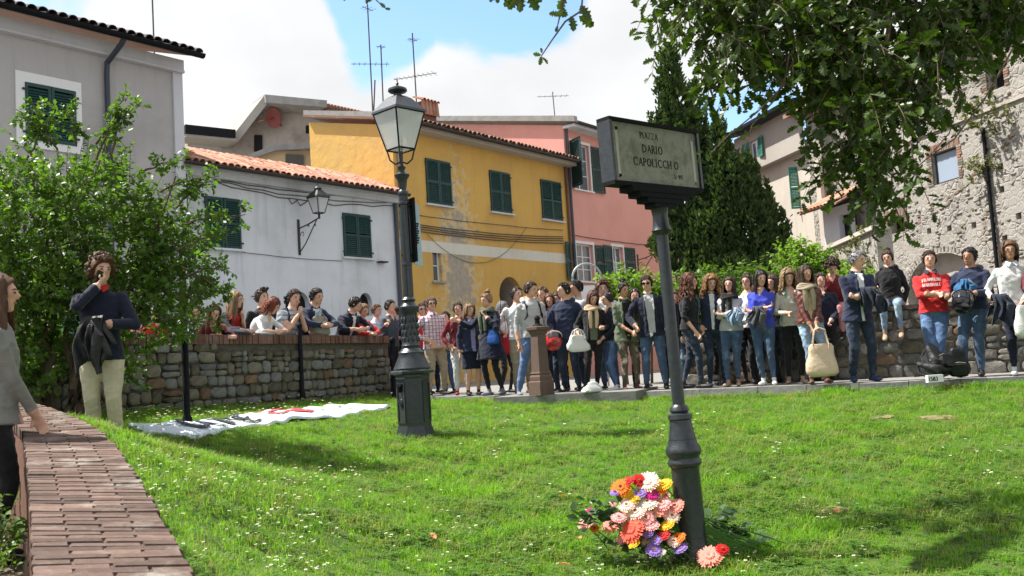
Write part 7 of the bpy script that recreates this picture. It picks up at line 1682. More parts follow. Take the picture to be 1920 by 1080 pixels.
conifer('broad dark conifer with several upright tips, right of the cypress', 1385, 600, 22.5, [C_(1352, 300, 22.5, 22, 50), C_(1370, 370, 22.5, 48, 70), C_(1400, 440, 22.5, 62, 70), C_(1340, 450, 22.5, 55, 70), C_(1438, 400, 22.5, 9, 45), C_(1455, 490, 22.5, 28, 45), C_(1385, 520, 22.5, 80, 40), C_(1472, 440, 22.5, 5, 32), C_(1420, 395, 22.5, 7, 30), C_(1345, 255, 22.5, 7, 26), C_(1330, 530, 22.5, 60, 40), C_(1410, 350, 22.5, 14, 40)], 1700, 5)
# --- hedges ---
hedge_leaf = leafmat('hedge_leaf', (.07, .14, .018), (.19, .30, .05), .45, .35, .5)
def bushy(name, label, cat, blobs, n, seed, mat, lsz=.09, tl=.3, group=None, nleaf=12, up=.5, trunk=True):
    r = np.random.default_rng(seed); c = np.mean([b[0] for b in blobs], axis=0); c[2] = .6
    o = thing(name, label, cat, tuple(c), 0, group); lv = Leaves(LEAF); tw = MB(); twig_cloud(lv, tw, blobs, n, tl, nleaf, lsz, r, up=up, outw=.6, twr=.005, shell=.2)
    if trunk:
        for b in blobs: limb(tw, (b[0][0], b[0][1], .6), b[0], .03, .012, r, 0, 6)
    tw.v = [tuple(np.array(v) - c) for v in tw.v]; tw.obj('stems', bark, o); lv.build('foliage', mat, o); return o
bushy('hedge', 'bright green hedge behind the crowd, between the pink house and the sign post', 'hedge', [B(1165, 545, 18, 36, .5, 26), B(1210, 552, 18, 40, .5, 26), B(1150, 560, 18, 30, .5, 30), B(1250, 560, 18, 40, .5, 30), B(1190, 600, 18, 60, .5, 50), B(1270, 600, 18, 60, .5, 50)], 420, 31, hedge_leaf, .11, .3)
bushy('hedge', 'low green hedge below the two dark evergreens', 'hedge', [B(1320, 545, 17.5, 45, .5, 28), B(1385, 545, 17.5, 50, .5, 28), B(1440, 540, 17.5, 40, .5, 30), B(1350, 590, 17.5, 80, .5, 50), B(1440, 590, 17.5, 60, .5, 50)], 520, 32, leafmat('dull_hedge_leaf', (.04, .09, .015), (.12, .20, .035), .4, .35, .5), .11, .3)
bushy('bush', 'light green bush behind the girl in the brown leather jacket', 'bush', [B(1495, 495, 19, 32, .5, 36), B(1530, 510, 19, 34, .5, 34), B(1500, 540, 19, 45, .5, 40), B(1560, 520, 19, 30, .5, 30), B(1590, 550, 17, 50, .5, 40)], 520, 33, hedge_leaf, .10, .28)
p0, p1, nr_ = TERR
rr = np.random.default_rng(8); lv = Leaves(LEAF); tw = MB()
for _ in range(420):
    f = rr.uniform(0, 1); z = rr.uniform(p0[2] - 2.2, p0[2] + .05); z = z - (1 - f) * .2; c = p0 + (p1 - p0) * f; c = np.array([c[0], c[1], z]) - nr_ * rr.uniform(.03, .16)
    if math.sin(f * 9 + 2 * z) + rr.uniform(-1, 1) < -.6: continue
    twig_cloud(lv, tw, [(c, .08)], 1, .25, 10, .085, rr, up=-.1, outw=.5, twr=.004)
o = thing('creeper', 'olive green creeper hanging over the terrace wall', 'climbing plant', tuple(p0)); tw.v = [tuple(np.array(v) - p0) for v in tw.v]; tw.obj('stems', bark, o); lv.build('foliage', leafmat('creeper_leaf', (.06, .07, .02), (.16, .17, .05), .3, .3, .6), o)
# small plants growing out of the stone building
for (x, y, n, lab) in ((1868, 215, 60, 'dry bushy weed growing from the stone facade beside the drainpipe top'), (1838, 322, 14, 'small weed tuft in the stone facade below the square window'), (1862, 325, 16, 'green weed tuft against the drainpipe')):
    s_, z_ = fr(x, y); c = RO + V * s_; c[2] = z_; bushy('weed', lab, 'plant', [(c + np.array([-.15, 0, 0]), (.15 + n * .006, .2 + n * .01, .12 + n * .006))], n, 40 + n, MATS['creeper_leaf'], .10, .3, trunk=False)
# low undergrowth below the left wall / path
bushy('undergrowth', 'low dark undergrowth beyond the woman at the bottom left', 'plant', [(np.array([-4.9, 8.4, .75]), (.7, .3, .3)), (np.array([-5.4, 9.0, .9]), (.8, .4, .4)), (np.array([-5.9, 9.1, .9]), (.4, .3, .2))], 240, 51, shrub_leaf, .06, .25, trunk=False)
bushy('undergrowth', 'leafy weeds at the foot of the coping wall, bottom left corner', 'plant', [(np.array([-3.0, 5.0, .30]), (.35, .4, .2)), (np.array([-3.4, 5.8, .35]), (.5, .4, .25))], 150, 52, shrub_leaf, .055, .2, trunk=False)
# --- oak branches overhead ---
oak_leaf = leafmat('oak_leaf', (.005, .016, .004), (.075, .13, .012), .26, .45, .4)
r = np.random.default_rng(77); ob = np.array([5.2, .6, -.3])
OKT = thing('oak_tree', 'oak tree whose leafy branches hang into the top of the view', 'tree', tuple(ob))
lv = Leaves(OAK); tw = MB()
def O(px, py, d, rx, rz, ry=.35): k = d / F_PX; return (P(px, py, d), np.array((rx * k, ry, rz * k)))
bl = [O(1330, 10, 4.4, 65, 45), O(1290, 0, 4.4, 30, 30), O(1420, 40, 4.3, 80, 60), O(1390, 80, 4.2, 35, 25), O(1520, 40, 4.4, 90, 60), O(1620, 40, 4.5, 90, 60), O(1720, 50, 4.4, 90, 60), O(1690, 140, 4.2, 62, 45), O(1620, 130, 4.2, 75, 55), O(1635, 215, 4.1, 50, 45), O(1560, 120, 4.3, 60, 50), O(1800, 5, 4.6, 90, 45), O(1880, 15, 4.8, 70, 40), O(1655, 285, 4.0, 30, 32), O(1660, 330, 4.0, 18, 22), O(1600, 290, 4.05, 18, 22), O(1590, 225, 4.1, 30, 40), O(1345, 90, 4.2, 25, 25), O(1475, 100, 4.2, 35, 22), O(1740, 110, 4.3, 40, 30)]
twig_cloud(lv, tw, bl, 540, .19, 9, .070, r, up=-.35, outw=.5, droop=.4, twr=.0035, shell=.05, spread=.8)
twig_cloud(lv, tw, [O(x, -70, 4.8, 130, 60, .6) for x in (1350, 1500, 1650, 1800, 1950)], 300, .26, 8, .085, r, up=-.1, outw=.5, droop=.3, twr=.0035, shell=.05)
# bare and sparsely leaved twigs
def sprig(pts, d, leaves, lsz=.075, rad=.006, bl_=None):
    q = [P(x, y, d) for x, y in pts]; tw.tube(q, [rad * (1 - .6 * i / (len(q) - 1)) for i in range(len(q))], 5)
    for (x, y, a, k) in leaves:
        p = P(x, y, d); a_ = R(a); lv.put(p, _rt * math.cos(a_) + _up * math.sin(a_) + _fwd * r.uniform(-.3, .3), -_fwd + r.normal(0, .35, 3), lsz * k, r.uniform(.2, .9))
sprig([(1095, -40), (1090, 20), (1060, 40), (1035, 75), (1015, 105)], 3.6, [(1088, 10, -60, 1), (1066, 28, 180, .8), (1070, 30, -80, .9), (1085, 30, -30, 1), (1050, 28, 170, .6), (1015, 103, 175, .45), (1015, 105, -100, .5), (1016, 107, -50, .5), (1016, 100, 100, .3)])
sprig([(1060, -30), (1052, 20), (1045, 50)], 3.6, [(1062, -10, -120, .9), (1054, 12, -70, .6), (1046, 48, -110, .35)])
sprig([(980, -40), (985, -5), (960, 10)], 3.6, [(980, -12, -100, 1), (990, -15, -60, 1.1), (972, -8, -130, .9), (1000, -15, -50, .7), (960, -12, -120, .8), (945, -20, -130, .6), (930, -15, -80, .6), (925, -12, -110, .5), (1010, -20, -90, .6)])
sprig([(700, -30), (705, 0), (725, 18)], 3.7, [(700, -8, -130, .6), (712, 5, -40, .5), (690, -5, -100, .5), (715, -5, 20, .5), (722, 16, -10, .4)], .06, .004)
sprig([(640, -30), (650, -8)], 3.7, [(645, -18, -90, .7), (655, -15, -60, .6), (636, -14, -120, .5)], .06)
sprig([(860, -30), (856, -10)], 3.7, [(855, -16, -110, .6), (864, -16, -60, .5), (846, -14, -140, .5), (880, -16, -70, .5)], .06)
for pts in ([(1480, 100), (1470, 160), (1420, 210), (1370, 250), (1330, 290)], [(1500, 90), (1450, 190), (1410, 235), (1395, 285)], [(1900, 90), (1850, 180), (1790, 260), (1735, 300), (1700, 330)], [(1790, 120), (1800, 180), (1780, 250), (1745, 290)], [(1590, 300), (1620, 330), (1600, 370)]):
    L2 = [(x + r.uniform(-20, 20), y + r.uniform(-10, 10), r.uniform(180, 360), r.uniform(.25, .6)) for x, y in pts[1:] for _ in range(4)]
    sprig(pts, 4.1, L2, .06, .005)
# canopy above and behind the frame that dapples the lawn
can = [((.2, 6.4, 5.0), (.8, .5, .3)), ((1.0, 5.9, 4.9), (.8, .5, .3)), ((-.5, 6.7, 5.1), (.5, .35, .25)), ((.9, 6.9, 5.2), (.7, .35, .25)), ((1.6, 6.3, 5.2), (.7, .4, .3)), ((3.2, 5.6, 5.3), (1.3, .9, .5)), ((.9, 4.6, 5.6), (1.1, .8, .4)), ((2.0, 3.2, 5.2), (1.3, 1.0, .5)), ((-.8, 3.6, 5.6), (.8, .6, .35)), ((3.9, 2.6, 4.9), (1.6, 1.2, .6)), ((2.4, 5.0, 5.6), (.8, .5, .4))]
big = Leaves(OAK); twig_cloud(big, tw, [(np.array(a), np.array(b)) for a, b in can], 720, .35, 11, .115, r, up=-.1, outw=.5, droop=.3, twr=.005, shell=.05)
tr = MB(); fork = np.array([4.6, 1.0, 3.3]); tr.tube([ob, ob + [-.05, .05, 1.2], ob + [-.2, .2, 2.4], fork], [.34, .25, .21, .19], 14)
for b in [(1.2, 5.9, 4.95), (.2, 6.5, 5.05), (2.9, 4.3, 4.6), (2.0, 3.2, 5.1), (3.9, 2.6, 4.8), (.9, 4.4, 5.5), (3.2, 5.4, 5.2)] + [tuple(P(1700, -160, 4.6)), tuple(P(1450, -150, 4.5))]: limb(tr, fork, b, .10, .02, r, .04, 9, .05)
for a, b in ((P(1700, -160, 4.6), P(1650, 240, 4.1)), (P(1450, -150, 4.5), P(1350, 120, 4.2)), (P(1700, -160, 4.6), P(1850, 20, 4.6)), (P(1450, -150, 4.5), P(1110, -80, 3.7)), (P(1110, -80, 3.7), P(650, -60, 3.7))): limb(tr, a, b, .02, .006, r, .03, 8, .04)
tr.v = [tuple(np.array(v) - ob) for v in tr.v]; tw.v = [tuple(np.array(v) - ob) for v in tw.v]
tr.obj('trunk', bark, OKT, smooth=True); o = tw.obj('twigs', bark, OKT); o['kind'] = 'stuff'
lv.build('crown', oak_leaf, OKT, singles=280); big.build('canopy', oak_leaf, OKT)
print('plants', __import__('time').time() - T0)

# ------------------------------------------------------------------ flowers laid at the foot of the sign
FB = P(1225, 1000, 5.5); 
def fmat(name, c, c2=None):
    m = leafmat(name, dark(c, .8), c2 or c, .22, .2, .6); return m
FC = {'salmon': fmat('salmon_petal', (.85, .32, .26)), 'pink': fmat('pink_petal', (.88, .42, .44)), 'pale': fmat('pale_pink_petal', (.90, .66, .62)), 'orange': fmat('orange_petal', (.82, .22, .02)), 'yellow': fmat('yellow_petal', (.85, .50, .02)), 'red': fmat('red_petal', (.60, .015, .02)), 'magenta': fmat('magenta_petal', (.55, .02, .22)), 'violet': fmat('violet_petal', (.32, .20, .62)), 'white': fmat('white_petal', (.82, .76, .70)), 'coral': fmat('coral_petal', (.80, .12, .07))}
fcore = simple('flower_core', (.30, .16, .03), .9, .1, scale=300, bmp=.8); fdark = simple('flower_dark_core', (.06, .03, .03), .9); stem_m = simple('flower_stem', (.07, .16, .03), .6)
def gerbera_mesh(rad, seed, n=22):
    r = np.random.default_rng(seed); mb = MB()
    for ring, (rr_, z0, lift, nn) in enumerate(((1.0, 0, .05, n + 6), (.80, .005, .13, n), (.40, .010, .22, 16))):
        for k in range(nn):
            a = 2 * math.pi * (k + r.uniform(-.2, .2)) / nn; L_ = rad * rr_ * r.uniform(.9, 1.05); w = rad * .095 * (1 if ring < 2 else .6); c, s_ = math.cos(a), math.sin(a)
            def q(t, u, h): return (c * t - s_ * u, s_ * t + c * u, h)
            l = lift * L_; mb.add([q(L_ * .12, -w * .3, z0), q(L_ * .12, w * .3, z0), q(L_ * .6, w, z0 + l * .7), q(L_ * .93, w * .6, z0 + l * .6), q(L_, 0, z0 + l * .45), q(L_ * .93, -w * .6, z0 + l * .6), q(L_ * .6, -w, z0 + l * .7)], [(0, 1, 2, 3, 4, 5, 6)])
    return mb
GM = {}
def flower(kind, pos, tilt, az, label, rad=.05, cat='flower'):
    o = thing('gerbera' if kind not in ('violet',) else 'iris', label, cat, tuple(pos), 0, 'cut flowers laid at the foot of the sign post')
    o.rotation_euler = (tilt, 0, az)
    key = (kind, int(rng.integers(3)))
    if key not in GM:
        me = gerbera_mesh(.05, hash(kind) % 97 + key[1]).mesh('petals', FC[kind]); me.attributes.new('var', 'FLOAT', 'POINT').data.foreach_set('value', [rng.uniform(0, 1) for _ in me.vertices]); GM[key] = me
    p = link('petals', GM[key], o); p.scale = (rad / .05,) * 3
    mb = MB(); mb.lathe([(.13 * rad, .004), (.19 * rad, .010), (.15 * rad, .017), (.05 * rad, .015)], 10); mb.obj('core', fdark if kind in ('salmon', 'coral', 'orange') else fcore, o, smooth=True)
    mb = MB(); mb.tube([(0, 0, .0), (.01, .01, -.06), (.03, .02, -.14), (.05, .02, -.22)], .0035, 5); mb.obj('stem', stem_m, o); return o
fl = [  # pixel, colour, radius(px), description
 (1186, 905, 'red', 13, 'deep red gerbera behind the orange one, top left of the heap'), (1205, 903, 'red', 12, 'red gerbera squeezed beside the big pale pink one'), (1176, 916, 'orange', 17, 'orange gerbera at the upper left of the heap'), (1219, 906, 'pale', 20, 'large pale pink gerbera, topmost of the heap'), (1245, 911, 'yellow', 15, 'yellow gerbera near the post at the top of the heap'), (1243, 920, 'orange', 9, 'small orange gerbera under the topmost yellow one'), (1183, 925, 'yellow', 11, 'yellow gerbera just below the upper orange one'),
 (1166, 925, 'violet', 9, 'lilac bloom at the upper left rim of the heap'), (1206, 926, 'violet', 12, 'lilac bloom under the topmost pale pink gerbera'), (1226, 929, 'magenta', 14, 'magenta carnation near the top of the heap'), (1196, 935, 'yellow', 12, 'pale yellow rose in the middle left of the heap'), (1219, 944, 'white', 17, 'cream white gerbera in the centre of the heap'), (1185, 948, 'pale', 14, 'blush gerbera left of the cream white one'), (1161, 960, 'violet', 11, 'pale violet bloom at the left rim of the heap'), (1242, 946, 'pink', 16, 'pink gerbera right of the cream white one'), (1264, 950, 'salmon', 15, 'salmon gerbera touching the post, middle height'), (1258, 968, 'pale', 14, 'blush gerbera low against the post'), (1240, 958, 'salmon', 14, 'salmon gerbera just left of the one at the post'),
 (1200, 960, 'pale', 16, 'pale pink gerbera at the centre left'), (1216, 971, 'pink', 17, 'rose pink gerbera above the dark centred coral one'), (1160, 983, 'salmon', 16, 'salmon gerbera at the lower left edge'), (1172, 971, 'pink', 13, 'pink gerbera above the lower left salmon one'), (1194, 994, 'coral', 22, 'large coral gerbera with a dark centre, lower left'), (1225, 985, 'pink', 14, 'pink gerbera right of the large coral one'), (1251, 983, 'yellow', 13, 'yellow lily like bloom low in front of the post'), (1243, 1003, 'red', 13, 'red gerbera low in the middle of the heap'), (1268, 1008, 'orange', 13, 'orange gerbera at the lower right against the post'), (1232, 1012, 'violet', 11, 'violet iris below the low red gerbera'), (1220, 1000, 'violet', 10, 'pale lilac iris right under the coral gerbera'), (1229, 1030, 'violet', 14, 'violet iris at the bottom of the heap'), (1241, 1033, 'white', 8, 'white bloom between the two bottom irises'), (1272, 1026, 'violet', 13, 'violet iris at the foot of the post, left side'), (1262, 1014, 'pale', 12, 'blush gerbera just above the iris by the post foot'), (1197, 1018, 'yellow', 11, 'yellow bloom at the lower left rim'),
 (1331, 1044, 'salmon', 22, 'salmon pink gerbera lying in front of the post foot'), (1354, 1030, 'red', 11, 'dark red rose right of the post foot'), (1098, 981, 'pink', 14, 'pink rose lying out to the left of the heap'), (1107, 960, 'magenta', 8, 'small pink rosebud far left of the heap'), (1115, 991, 'orange', 8, 'small orange bloom beside the left pink rose'), (1148, 945, 'pink', 7, 'small pink bud between the leaves, left rim')]
for x, y, k, rp, lab in fl:
    if 1150 < x < 1290: x = 1222 + (x - 1222) * 1.16 - 4; y = 968 + (y - 968) * 1.03
    hgt = np.clip((1045 - y) / 150, 0, 1); d = 5.42 + .25 * hgt if y < 1035 else 5.5
    if x > 1310: d = 5.42
    if x < 1150: d = 5.7
    p = P(x, y, d - .02); gz_ = lz(p[0], p[1]); p[2] = max(p[2], gz_ + .04)
    flower(k, p, R(rng.uniform(28, 58)), rng.uniform(-.95, .15), lab, rp * 1.22 * d / F_PX)
mb = MB(); mb2 = MB(); fill = {}
rf_ = np.random.default_rng(55)
for _ in range(70):          # small filler blooms wedged between the big ones: nobody could count them
    x, y = 1214 + np.clip(rf_.normal(0, 28), -50, 40), 972 + np.clip(rf_.normal(0, 26), -50, 50); k = ['pale', 'pink', 'salmon', 'white', 'violet', 'coral', 'pale', 'pink'][rf_.integers(8)]
    p = P(x, y, 5.55 + .2 * (1045 - y) / 150); g_ = lz(p[0], p[1]); p[2] = max(p[2], g_ + .03); M_ = Matrix.Translation(tuple(p)) @ Matrix.Rotation(rf_.uniform(-.9, .2), 4, 'Z') @ Matrix.Rotation(R(rf_.uniform(20, 60)), 4, 'X') @ Matrix.Scale(rf_.uniform(.4, .75), 4)
    b_ = fill.setdefault(k, MB()); g2 = gerbera_mesh(.05, int(rf_.integers(99)), 14); b_.add([tuple(M_ @ Vector(v)) for v in g2.v], g2.f)
fo_ = thing('filler_blooms', 'small mixed blooms filling the gaps of the flower heap', 'flowers', tuple(FB))
for k, b_ in fill.items():
    b_.v = [tuple(np.array(v) - FB) for v in b_.v]; me = b_.mesh('blooms', FC[k]); me.attributes.new('var', 'FLOAT', 'POINT').data.foreach_set('value', rf_.uniform(0, 1, len(me.vertices)).astype(np.float32)); o = link('blooms', me, fo_); o['kind'] = 'stuff'
# supporting greenery and stems
r = np.random.default_rng(12); lv = Leaves(LEAF); gr = MB()
ros = leafmat('bouquet_leaf', (.02, .06, .02), (.09, .16, .06), .3, .5, .4)
for (x, y, rx, ry_, n) in ((1215, 990, 65, 55, 120), (1120, 960, 40, 25, 34), (1350, 985, 45, 30, 60), (1375, 1005, 40, 22, 50), (1180, 1020, 40, 15, 26), (1100, 975, 25, 18, 14)):
    for _ in range(n):
        px, py = x + r.normal(0, rx * .5), y + r.normal(0, ry_ * .5); d = 5.62 if x < 1300 else 5.75; p = P(px, py, d); g_ = lz(p[0], p[1]); p[2] = max(p[2], g_ + .02)
        lv.put(p, np.array([r.normal(), r.normal() - .2, .3]), np.array([0, -.4, 1]) + r.normal(0, .5, 3), r.uniform(.05, .10), r.uniform(0, 1))
for _ in range(60):
    a = P(1225 + r.normal(0, 25), 985 + r.normal(0, 22), 5.62); g_ = lz(a[0], a[1]); b = P(1390 + r.normal(0, 40), 1000 + r.normal(0, 20), 5.6); b[2] = lz(b[0], b[1]) + r.uniform(.02, .08); gr.tube([a, (a + b) / 2 + [0, 0, .03], b], .004, 4)
bq = thing('bouquet_greenery', 'stems and dark leaves of the bouquets either side of the post foot', 'foliage', tuple(FB)); gr.v = [tuple(np.array(v) - FB) for v in gr.v]; gr.obj('stems', stem_m, bq); lv.build('leaves', ros, bq)
mb = MB()      # crumpled clear wrapper on the grass
r = np.random.default_rng(6); g = []
for i in range(12):
    for j in range(8):
        x = 1365 + i * 7.5; y = 975 + j * 9; p = P(x, y, 5.65); p[2] = lz(p[0], p[1]) + .07 + r.uniform(-.018, .022); g.append(p)
mb.add(g, [(i * 8 + j, i * 8 + 8 + j, i * 8 + 9 + j, i * 8 + j + 1) for i in range(11) for j in range(7)])
m, t, b = nodes_of('cellophane', .08, 1.0); b.inputs['Base Color'].default_value = (.8, .85, .85, 1); b.inputs['Alpha'].default_value = .12
setp(mb.obj('wrapper', m), 'crumpled clear flower wrapper on the grass right of the post foot', 'wrapper')

# ------------------------------------------------------------------ turf
def gmesh(name, nbl, h, spread, w, seed, mats, var):
    r = np.random.default_rng(seed); mb = MB(); vv = []
    for _ in range(nbl):
        a = r.uniform(0, 2 * math.pi); c = np.array([r.normal(0, spread), r.normal(0, spread), 0]); hh = h * r.uniform(.5, 1.25); le = np.array([math.cos(a), math.sin(a), 0]) * hh * r.uniform(.15, .8); s_ = np.array([-math.sin(a + .6), math.cos(a + .6), 0]) * w / 2; va = r.uniform(*var)
        p1 = c + le * .3 + [0, 0, hh * .55]; p2 = c + le + [0, 0, hh * .92]; n0 = len(mb.v)
        mb.add([c - s_, c + s_, p1 - s_ * .85, p1 + s_ * .85, p2], [(0, 1, 3, 2), (2, 3, 4)]); vv += [va] * 5
    me = mb.mesh(name, mats); me.attributes.new('var', 'FLOAT', 'POINT').data.foreach_set('value', vv[:len(me.vertices)]); return me
grass_m = leafmat('grass_blade', (.075, .20, .012), (.27, .45, .05), .5, .35, .45)
dry_m = leafmat('dry_blade', (.24, .26, .07), (.42, .40, .15), .3, .2, .6)
clover_m = leafmat('clover_leaf', (.06, .15, .02), (.16, .27, .045), .42, .3, .5)
def clover_mesh(seed):
    r = np.random.default_rng(seed); mb = MB(); vv = []
    for _ in range(9):
        c = np.array([r.normal(0, .035), r.normal(0, .035), r.uniform(.02, .05)]); va = r.uniform(0, 1)
        for k in range(3):
            a = 2 * math.pi * k / 3 + r.uniform(0, .5); d = np.array([math.cos(a), math.sin(a), .15]); s_ = np.array([-math.sin(a), math.cos(a), 0]); q = .011; mb.add([c, c + d * q + s_ * q * .7, c + d * q * 1.7, c + d * q - s_ * q * .7], [(0, 1, 2, 3)]); vv += [va] * 4
    me = mb.mesh('clover', clover_m); me.attributes.new('var', 'FLOAT', 'POINT').data.foreach_set('value', vv[:len(me.vertices)]); return me
daisy_w = leafmat('daisy_petal', (.70, .70, .70), (.85, .85, .84), .3, .2, .6); daisy_y = simple('daisy_centre', (.75, .50, .03), .8)
def daisy_mesh(seed, s=1.0):
    r = np.random.default_rng(seed); mb = MB(); h = r.uniform(.06, .09); ti = r.normal(0, .25, 2)
    def q(a, rad, z): p = np.array([rad * math.cos(a), rad * math.sin(a), z]); return (p[0], p[1], h + p[2] + p[0] * ti[0] + p[1] * ti[1])
    for k in range(11):
        a = 2 * math.pi * k / 11; mb.add([q(a - .15, .003, .001), q(a - .22, .0125 * s, .003), q(a, .0145 * s, .002), q(a + .22, .0125 * s, .003), q(a + .15, .003, .001)], [(0, 1, 2, 3, 4)], 0)
    mb.add([q(2 * math.pi * k / 7, .0045 * s, .004) for k in range(7)] + [q(0, 0, .007)], [(k, (k + 1) % 7, 7) for k in range(7)], 1)
    mb.add([(-.001, 0, 0), (.001, 0, 0), (.001, 0, h), (-.001, 0, h)], [(0, 1, 2, 3)], 2)
    me = mb.mesh('daisy', [daisy_w, daisy_y, stem_m]); me.attributes.new('var', 'FLOAT', 'POINT').data.foreach_set('value', [.8] * len(me.vertices)); return me
def scatter(name, pts, rotz, scl, idx, meshes, label_kind='stuff'):
    """one object: points carrying instances of a few small meshes"""
    srcs = []
    col = bpy.data.collections.new(name + '_sources')
    for m_ in meshes:
        o = bpy.data.objects.new(m_.name, m_); col.objects.link(o); srcs.append(o)
    me = bpy.data.meshes.new(name); me.vertices.add(len(pts)); me.vertices.foreach_set('co', np.asarray(pts, np.float32).ravel())
    for nm, v in (('rz', rotz), ('sc', scl)): me.attributes.new(nm, 'FLOAT', 'POINT').data.foreach_set('value', np.asarray(v, np.float32))
    me.attributes.new('ix', 'INT', 'POINT').data.foreach_set('value', np.asarray(idx, np.int32))
    ob = link(name, me); ob['kind'] = 'stuff'
    g = bpy.data.node_groups.new(name + '_nodes', 'GeometryNodeTree'); g.interface.new_socket('Geometry', in_out='INPUT', socket_type='NodeSocketGeometry'); g.interface.new_socket('Geometry', in_out='OUTPUT', socket_type='NodeSocketGeometry')
    N = g.nodes; gi = N.new('NodeGroupInput'); go = N.new('NodeGroupOutput'); ip = N.new('GeometryNodeInstanceOnPoints'); jn = N.new('GeometryNodeGeometryToInstance')
    for o in srcs:
        oi = N.new('GeometryNodeObjectInfo'); oi.inputs['Object'].default_value = o; oi.inputs['As Instance'].default_value = True; g.links.new(oi.outputs['Geometry'], jn.inputs[0])
    def attr(nm, ty):
        a = N.new('GeometryNodeInputNamedAttribute'); a.data_type = ty; a.inputs[0].default_value = nm; return a.outputs[0]
    ip.inputs['Pick Instance'].default_value = True
    g.links.new(gi.outputs[0], ip.inputs['Points'])
    jj = N.new('GeometryNodeJoinGeometry')
    for l in list(g.links):
        if l.to_node == jn: g.links.new(l.from_socket, jj.inputs[0])
    N.remove(jn); g.links.new(jj.outputs[0], ip.inputs['Instance']); g.links.new(attr('ix', 'INT'), ip.inputs['Instance Index'])
    cx = N.new('ShaderNodeCombineXYZ'); g.links.new(attr('rz', 'FLOAT'), cx.inputs[2]); e2 = N.new('FunctionNodeEulerToRotation'); g.links.new(cx.outputs[0], e2.inputs[0]); g.links.new(e2.outputs[0], ip.inputs['Rotation'])
    sx = N.new('ShaderNodeCombineXYZ')
    for k in range(3): g.links.new(attr('sc', 'FLOAT'), sx.inputs[k])
    g.links.new(sx.outputs[0], ip.inputs['Scale']); g.links.new(ip.outputs[0], go.inputs[0])
    md = ob.modifiers.new('scatter', 'NODES'); md.node_group = g; return ob
r = np.random.default_rng(90)
dirt = simple('bare_earth', (.25, .19, .12), .95, .1, var=.4, scale=12, bmp=.8, bd=.02)
for (x, y, d, rx, ry_) in ((1760, 775, 9.5, .20, .16), (1655, 770, 9.8, .14, .10), (1560, 962, 6.3, .10, .07)):
    c = P(x, y, d); rg = [[(c[0] + rx * f * math.cos(t) * (1 + .25 * math.sin(3 * t + x)), c[1] + ry_ * f * math.sin(t) * (1 + .25 * math.sin(5 * t + x))) for t in np.linspace(0, 2 * math.pi, 18, endpoint=False)] for f in (1, .6, .2)]
    mb = MB(); mb.loft([[(a, b, lz(a, b) + .008 + .012 * (i_ > 0)) for a, b in q] for i_, q in enumerate(rg)], False); setp(mb.obj('bare_soil', dirt, smooth=True), kind='structure')
def samples(n, x0, x1, y0, y1): return np.stack([r.uniform(x0, x1, n), r.uniform(y0, y1, n)], 1)
reg = np.concatenate([samples(26000, -3.2, 4.2, 1.9, 7.0), samples(21000, -5.5, 7.0, 7.0, 11.0), samples(20000, -7.0, 8.5, 11.0, 17.6)])
def onlawn(q, m=.03): return (q[:, 1] < edge_y(q[:, 0]) - m) & ((q[:, 0] > cop_x(q[:, 1]) + .02) | (q[:, 1] > 8.1)) & (np.abs(q[:, 0] / q[:, 1]) < .62)
reg = reg[onlawn(reg)]
px_bare = [(P(1760, 775, 9.5)[:2], .16), (P(1655, 770, 9.8)[:2], .10), (np.array([lp[0], lp[1]]), .24), (sp_[:2], .10)]
for c, rr_ in px_bare: reg = reg[(np.linalg.norm(reg - c, axis=1) > rr_ * r.uniform(.5, 1.1, len(reg)))]
def pnoise(q, s, sd): return np.sin(q[:, 0] * s + sd + 1.7 * np.sin(q[:, 1] * s * .7 + sd)) * np.sin(q[:, 1] * s * 1.1 + 1.3 * np.sin(q[:, 0] * s * .9 + 2 * sd))
z = lawn_z(reg[:, 0], reg[:, 1]); dist = reg[:, 1]
t1 = pnoise(reg, 1.9, 1.0) + .6 * pnoise(reg, 4.7, 2.0)
idx = r.integers(0, 4, len(reg)); idx = np.where((t1 > .75) & (r.random(len(reg)) < .7), 4, idx); idx = np.where((t1 < -.2) & (r.random(len(reg)) < .45), 5 + r.integers(0, 2, len(reg)), idx)
idx = np.where(r.random(len(reg)) < .03, 4, idx)
edge_tall = (edge_y(reg[:, 0]) - reg[:, 1] < .5)
scl = (.75 + .35 * np.clip(t1, -1, 1.5) * .5) * r.uniform(.7, 1.25, len(reg)) * np.interp(dist, [2, 5, 8, 16], [.75, .95, 1.15, 1.35]) * np.where(edge_tall, 1.25, 1)
gm = [gmesh('grass_tuft', 18, .060, .032, .0036, k, grass_m, (0, .8)) for k in range(4)] + [gmesh('dry_tuft', 12, .070, .035, .0032, 9, dry_m, (0, 1))] + [clover_mesh(k) for k in (1, 2)]
g_o = scatter('grass', np.column_stack([reg, z - .004]), r.uniform(0, 6.28, len(reg)), scl, idx, gm)
setp(g_o, 'thick green turf with clover on the sloping lawn', 'grass')
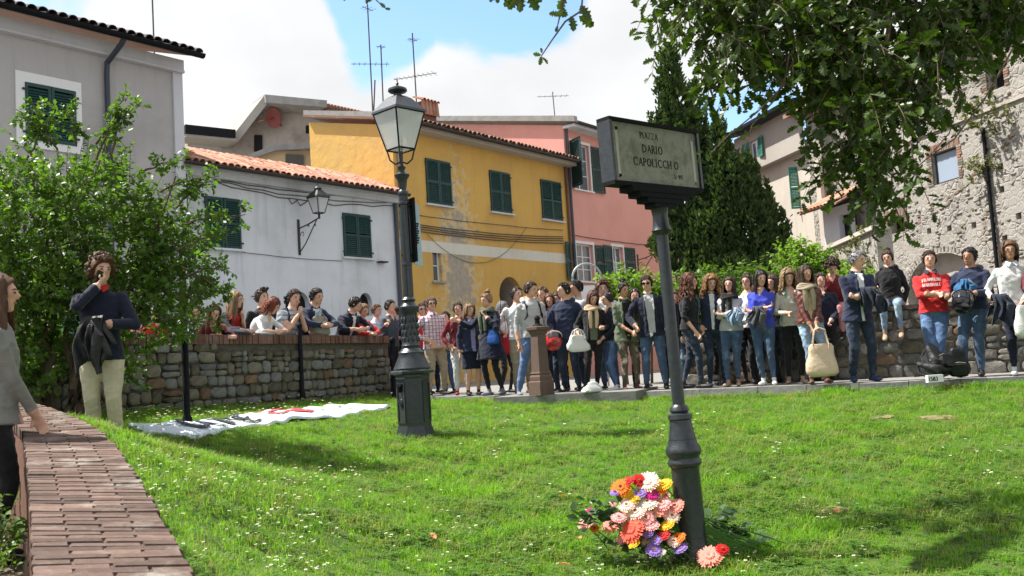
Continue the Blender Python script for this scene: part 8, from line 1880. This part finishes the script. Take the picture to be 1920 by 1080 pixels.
def near_px(n, x0, x1, y0, y1, clump=.25):
    out = []
    cs = [(r.uniform(x0, x1), r.uniform(y0, y1)) for _ in range(max(3, n // 6))]
    for _ in range(n):
        c = cs[r.integers(len(cs))]; x, y = c[0] + r.normal(0, 26), c[1] + r.normal(0, 11)
        g_ = ground_at(x, y); out.append((g_[0], g_[1]))
    return out
dz = near_px(260, 250, 640, 850, 1080) + near_px(130, 250, 480, 776, 792) + near_px(40, 470, 640, 765, 775) + near_px(70, 1060, 1500, 1045, 1085) + near_px(130, 500, 1150, 860, 1075) + near_px(60, 1400, 1900, 780, 1070) + near_px(50, 830, 1300, 770, 860)
dz = np.array(dz); dz = dz[onlawn(dz)]
ds = scatter('daisies', np.column_stack([dz, lawn_z(dz[:, 0], dz[:, 1])]), r.uniform(0, 6, len(dz)), r.uniform(.8, 1.25, len(dz)) * np.interp(dz[:, 1], [2.5, 5, 8, 14], [.38, .60, .85, 1.3]), r.integers(0, 3, len(dz)), [daisy_mesh(k) for k in range(3)])
setp(ds, 'tiny white daisies sprinkled through the lawn', 'daisies')
# fallen leaves
lm = bpy.data.meshes.new('fallen_leaf'); lm.from_pydata([tuple(v) for v in OAK[0]], [], OAK[1]); lm.materials.append(leafmat('fallen_leaf', (.40, .16, .05), (.55, .28, .10), .2, .3, .6)); lm.attributes.new('var', 'FLOAT', 'POINT').data.foreach_set('value', [.5] * len(OAK[0]))
for x, y, lab in ((1070, 1072, 'orange fallen leaf at the bottom edge of the lawn'), (806, 1012, 'orange fallen leaf in the middle of the foreground lawn'), (1083, 1018, 'orange brown fallen leaf left of the flower heap'), (1046, 938, 'small dry leaf on the grass up left of the flowers'), (1562, 965, 'round ochre fallen leaf right of the post'), (1475, 748, 'dry leaf near the kerb')):
    g_ = ground_at(x, y); o = link('fallen_leaf', lm, None, (g_[0], g_[1], lz(g_[0], g_[1]) + .05), (r.uniform(-.4, .4), r.uniform(-.4, .4), r.uniform(0, 6)), (.075,) * 3); setp(o, lab, 'leaf', 'fallen leaves on the lawn')
print('all done')
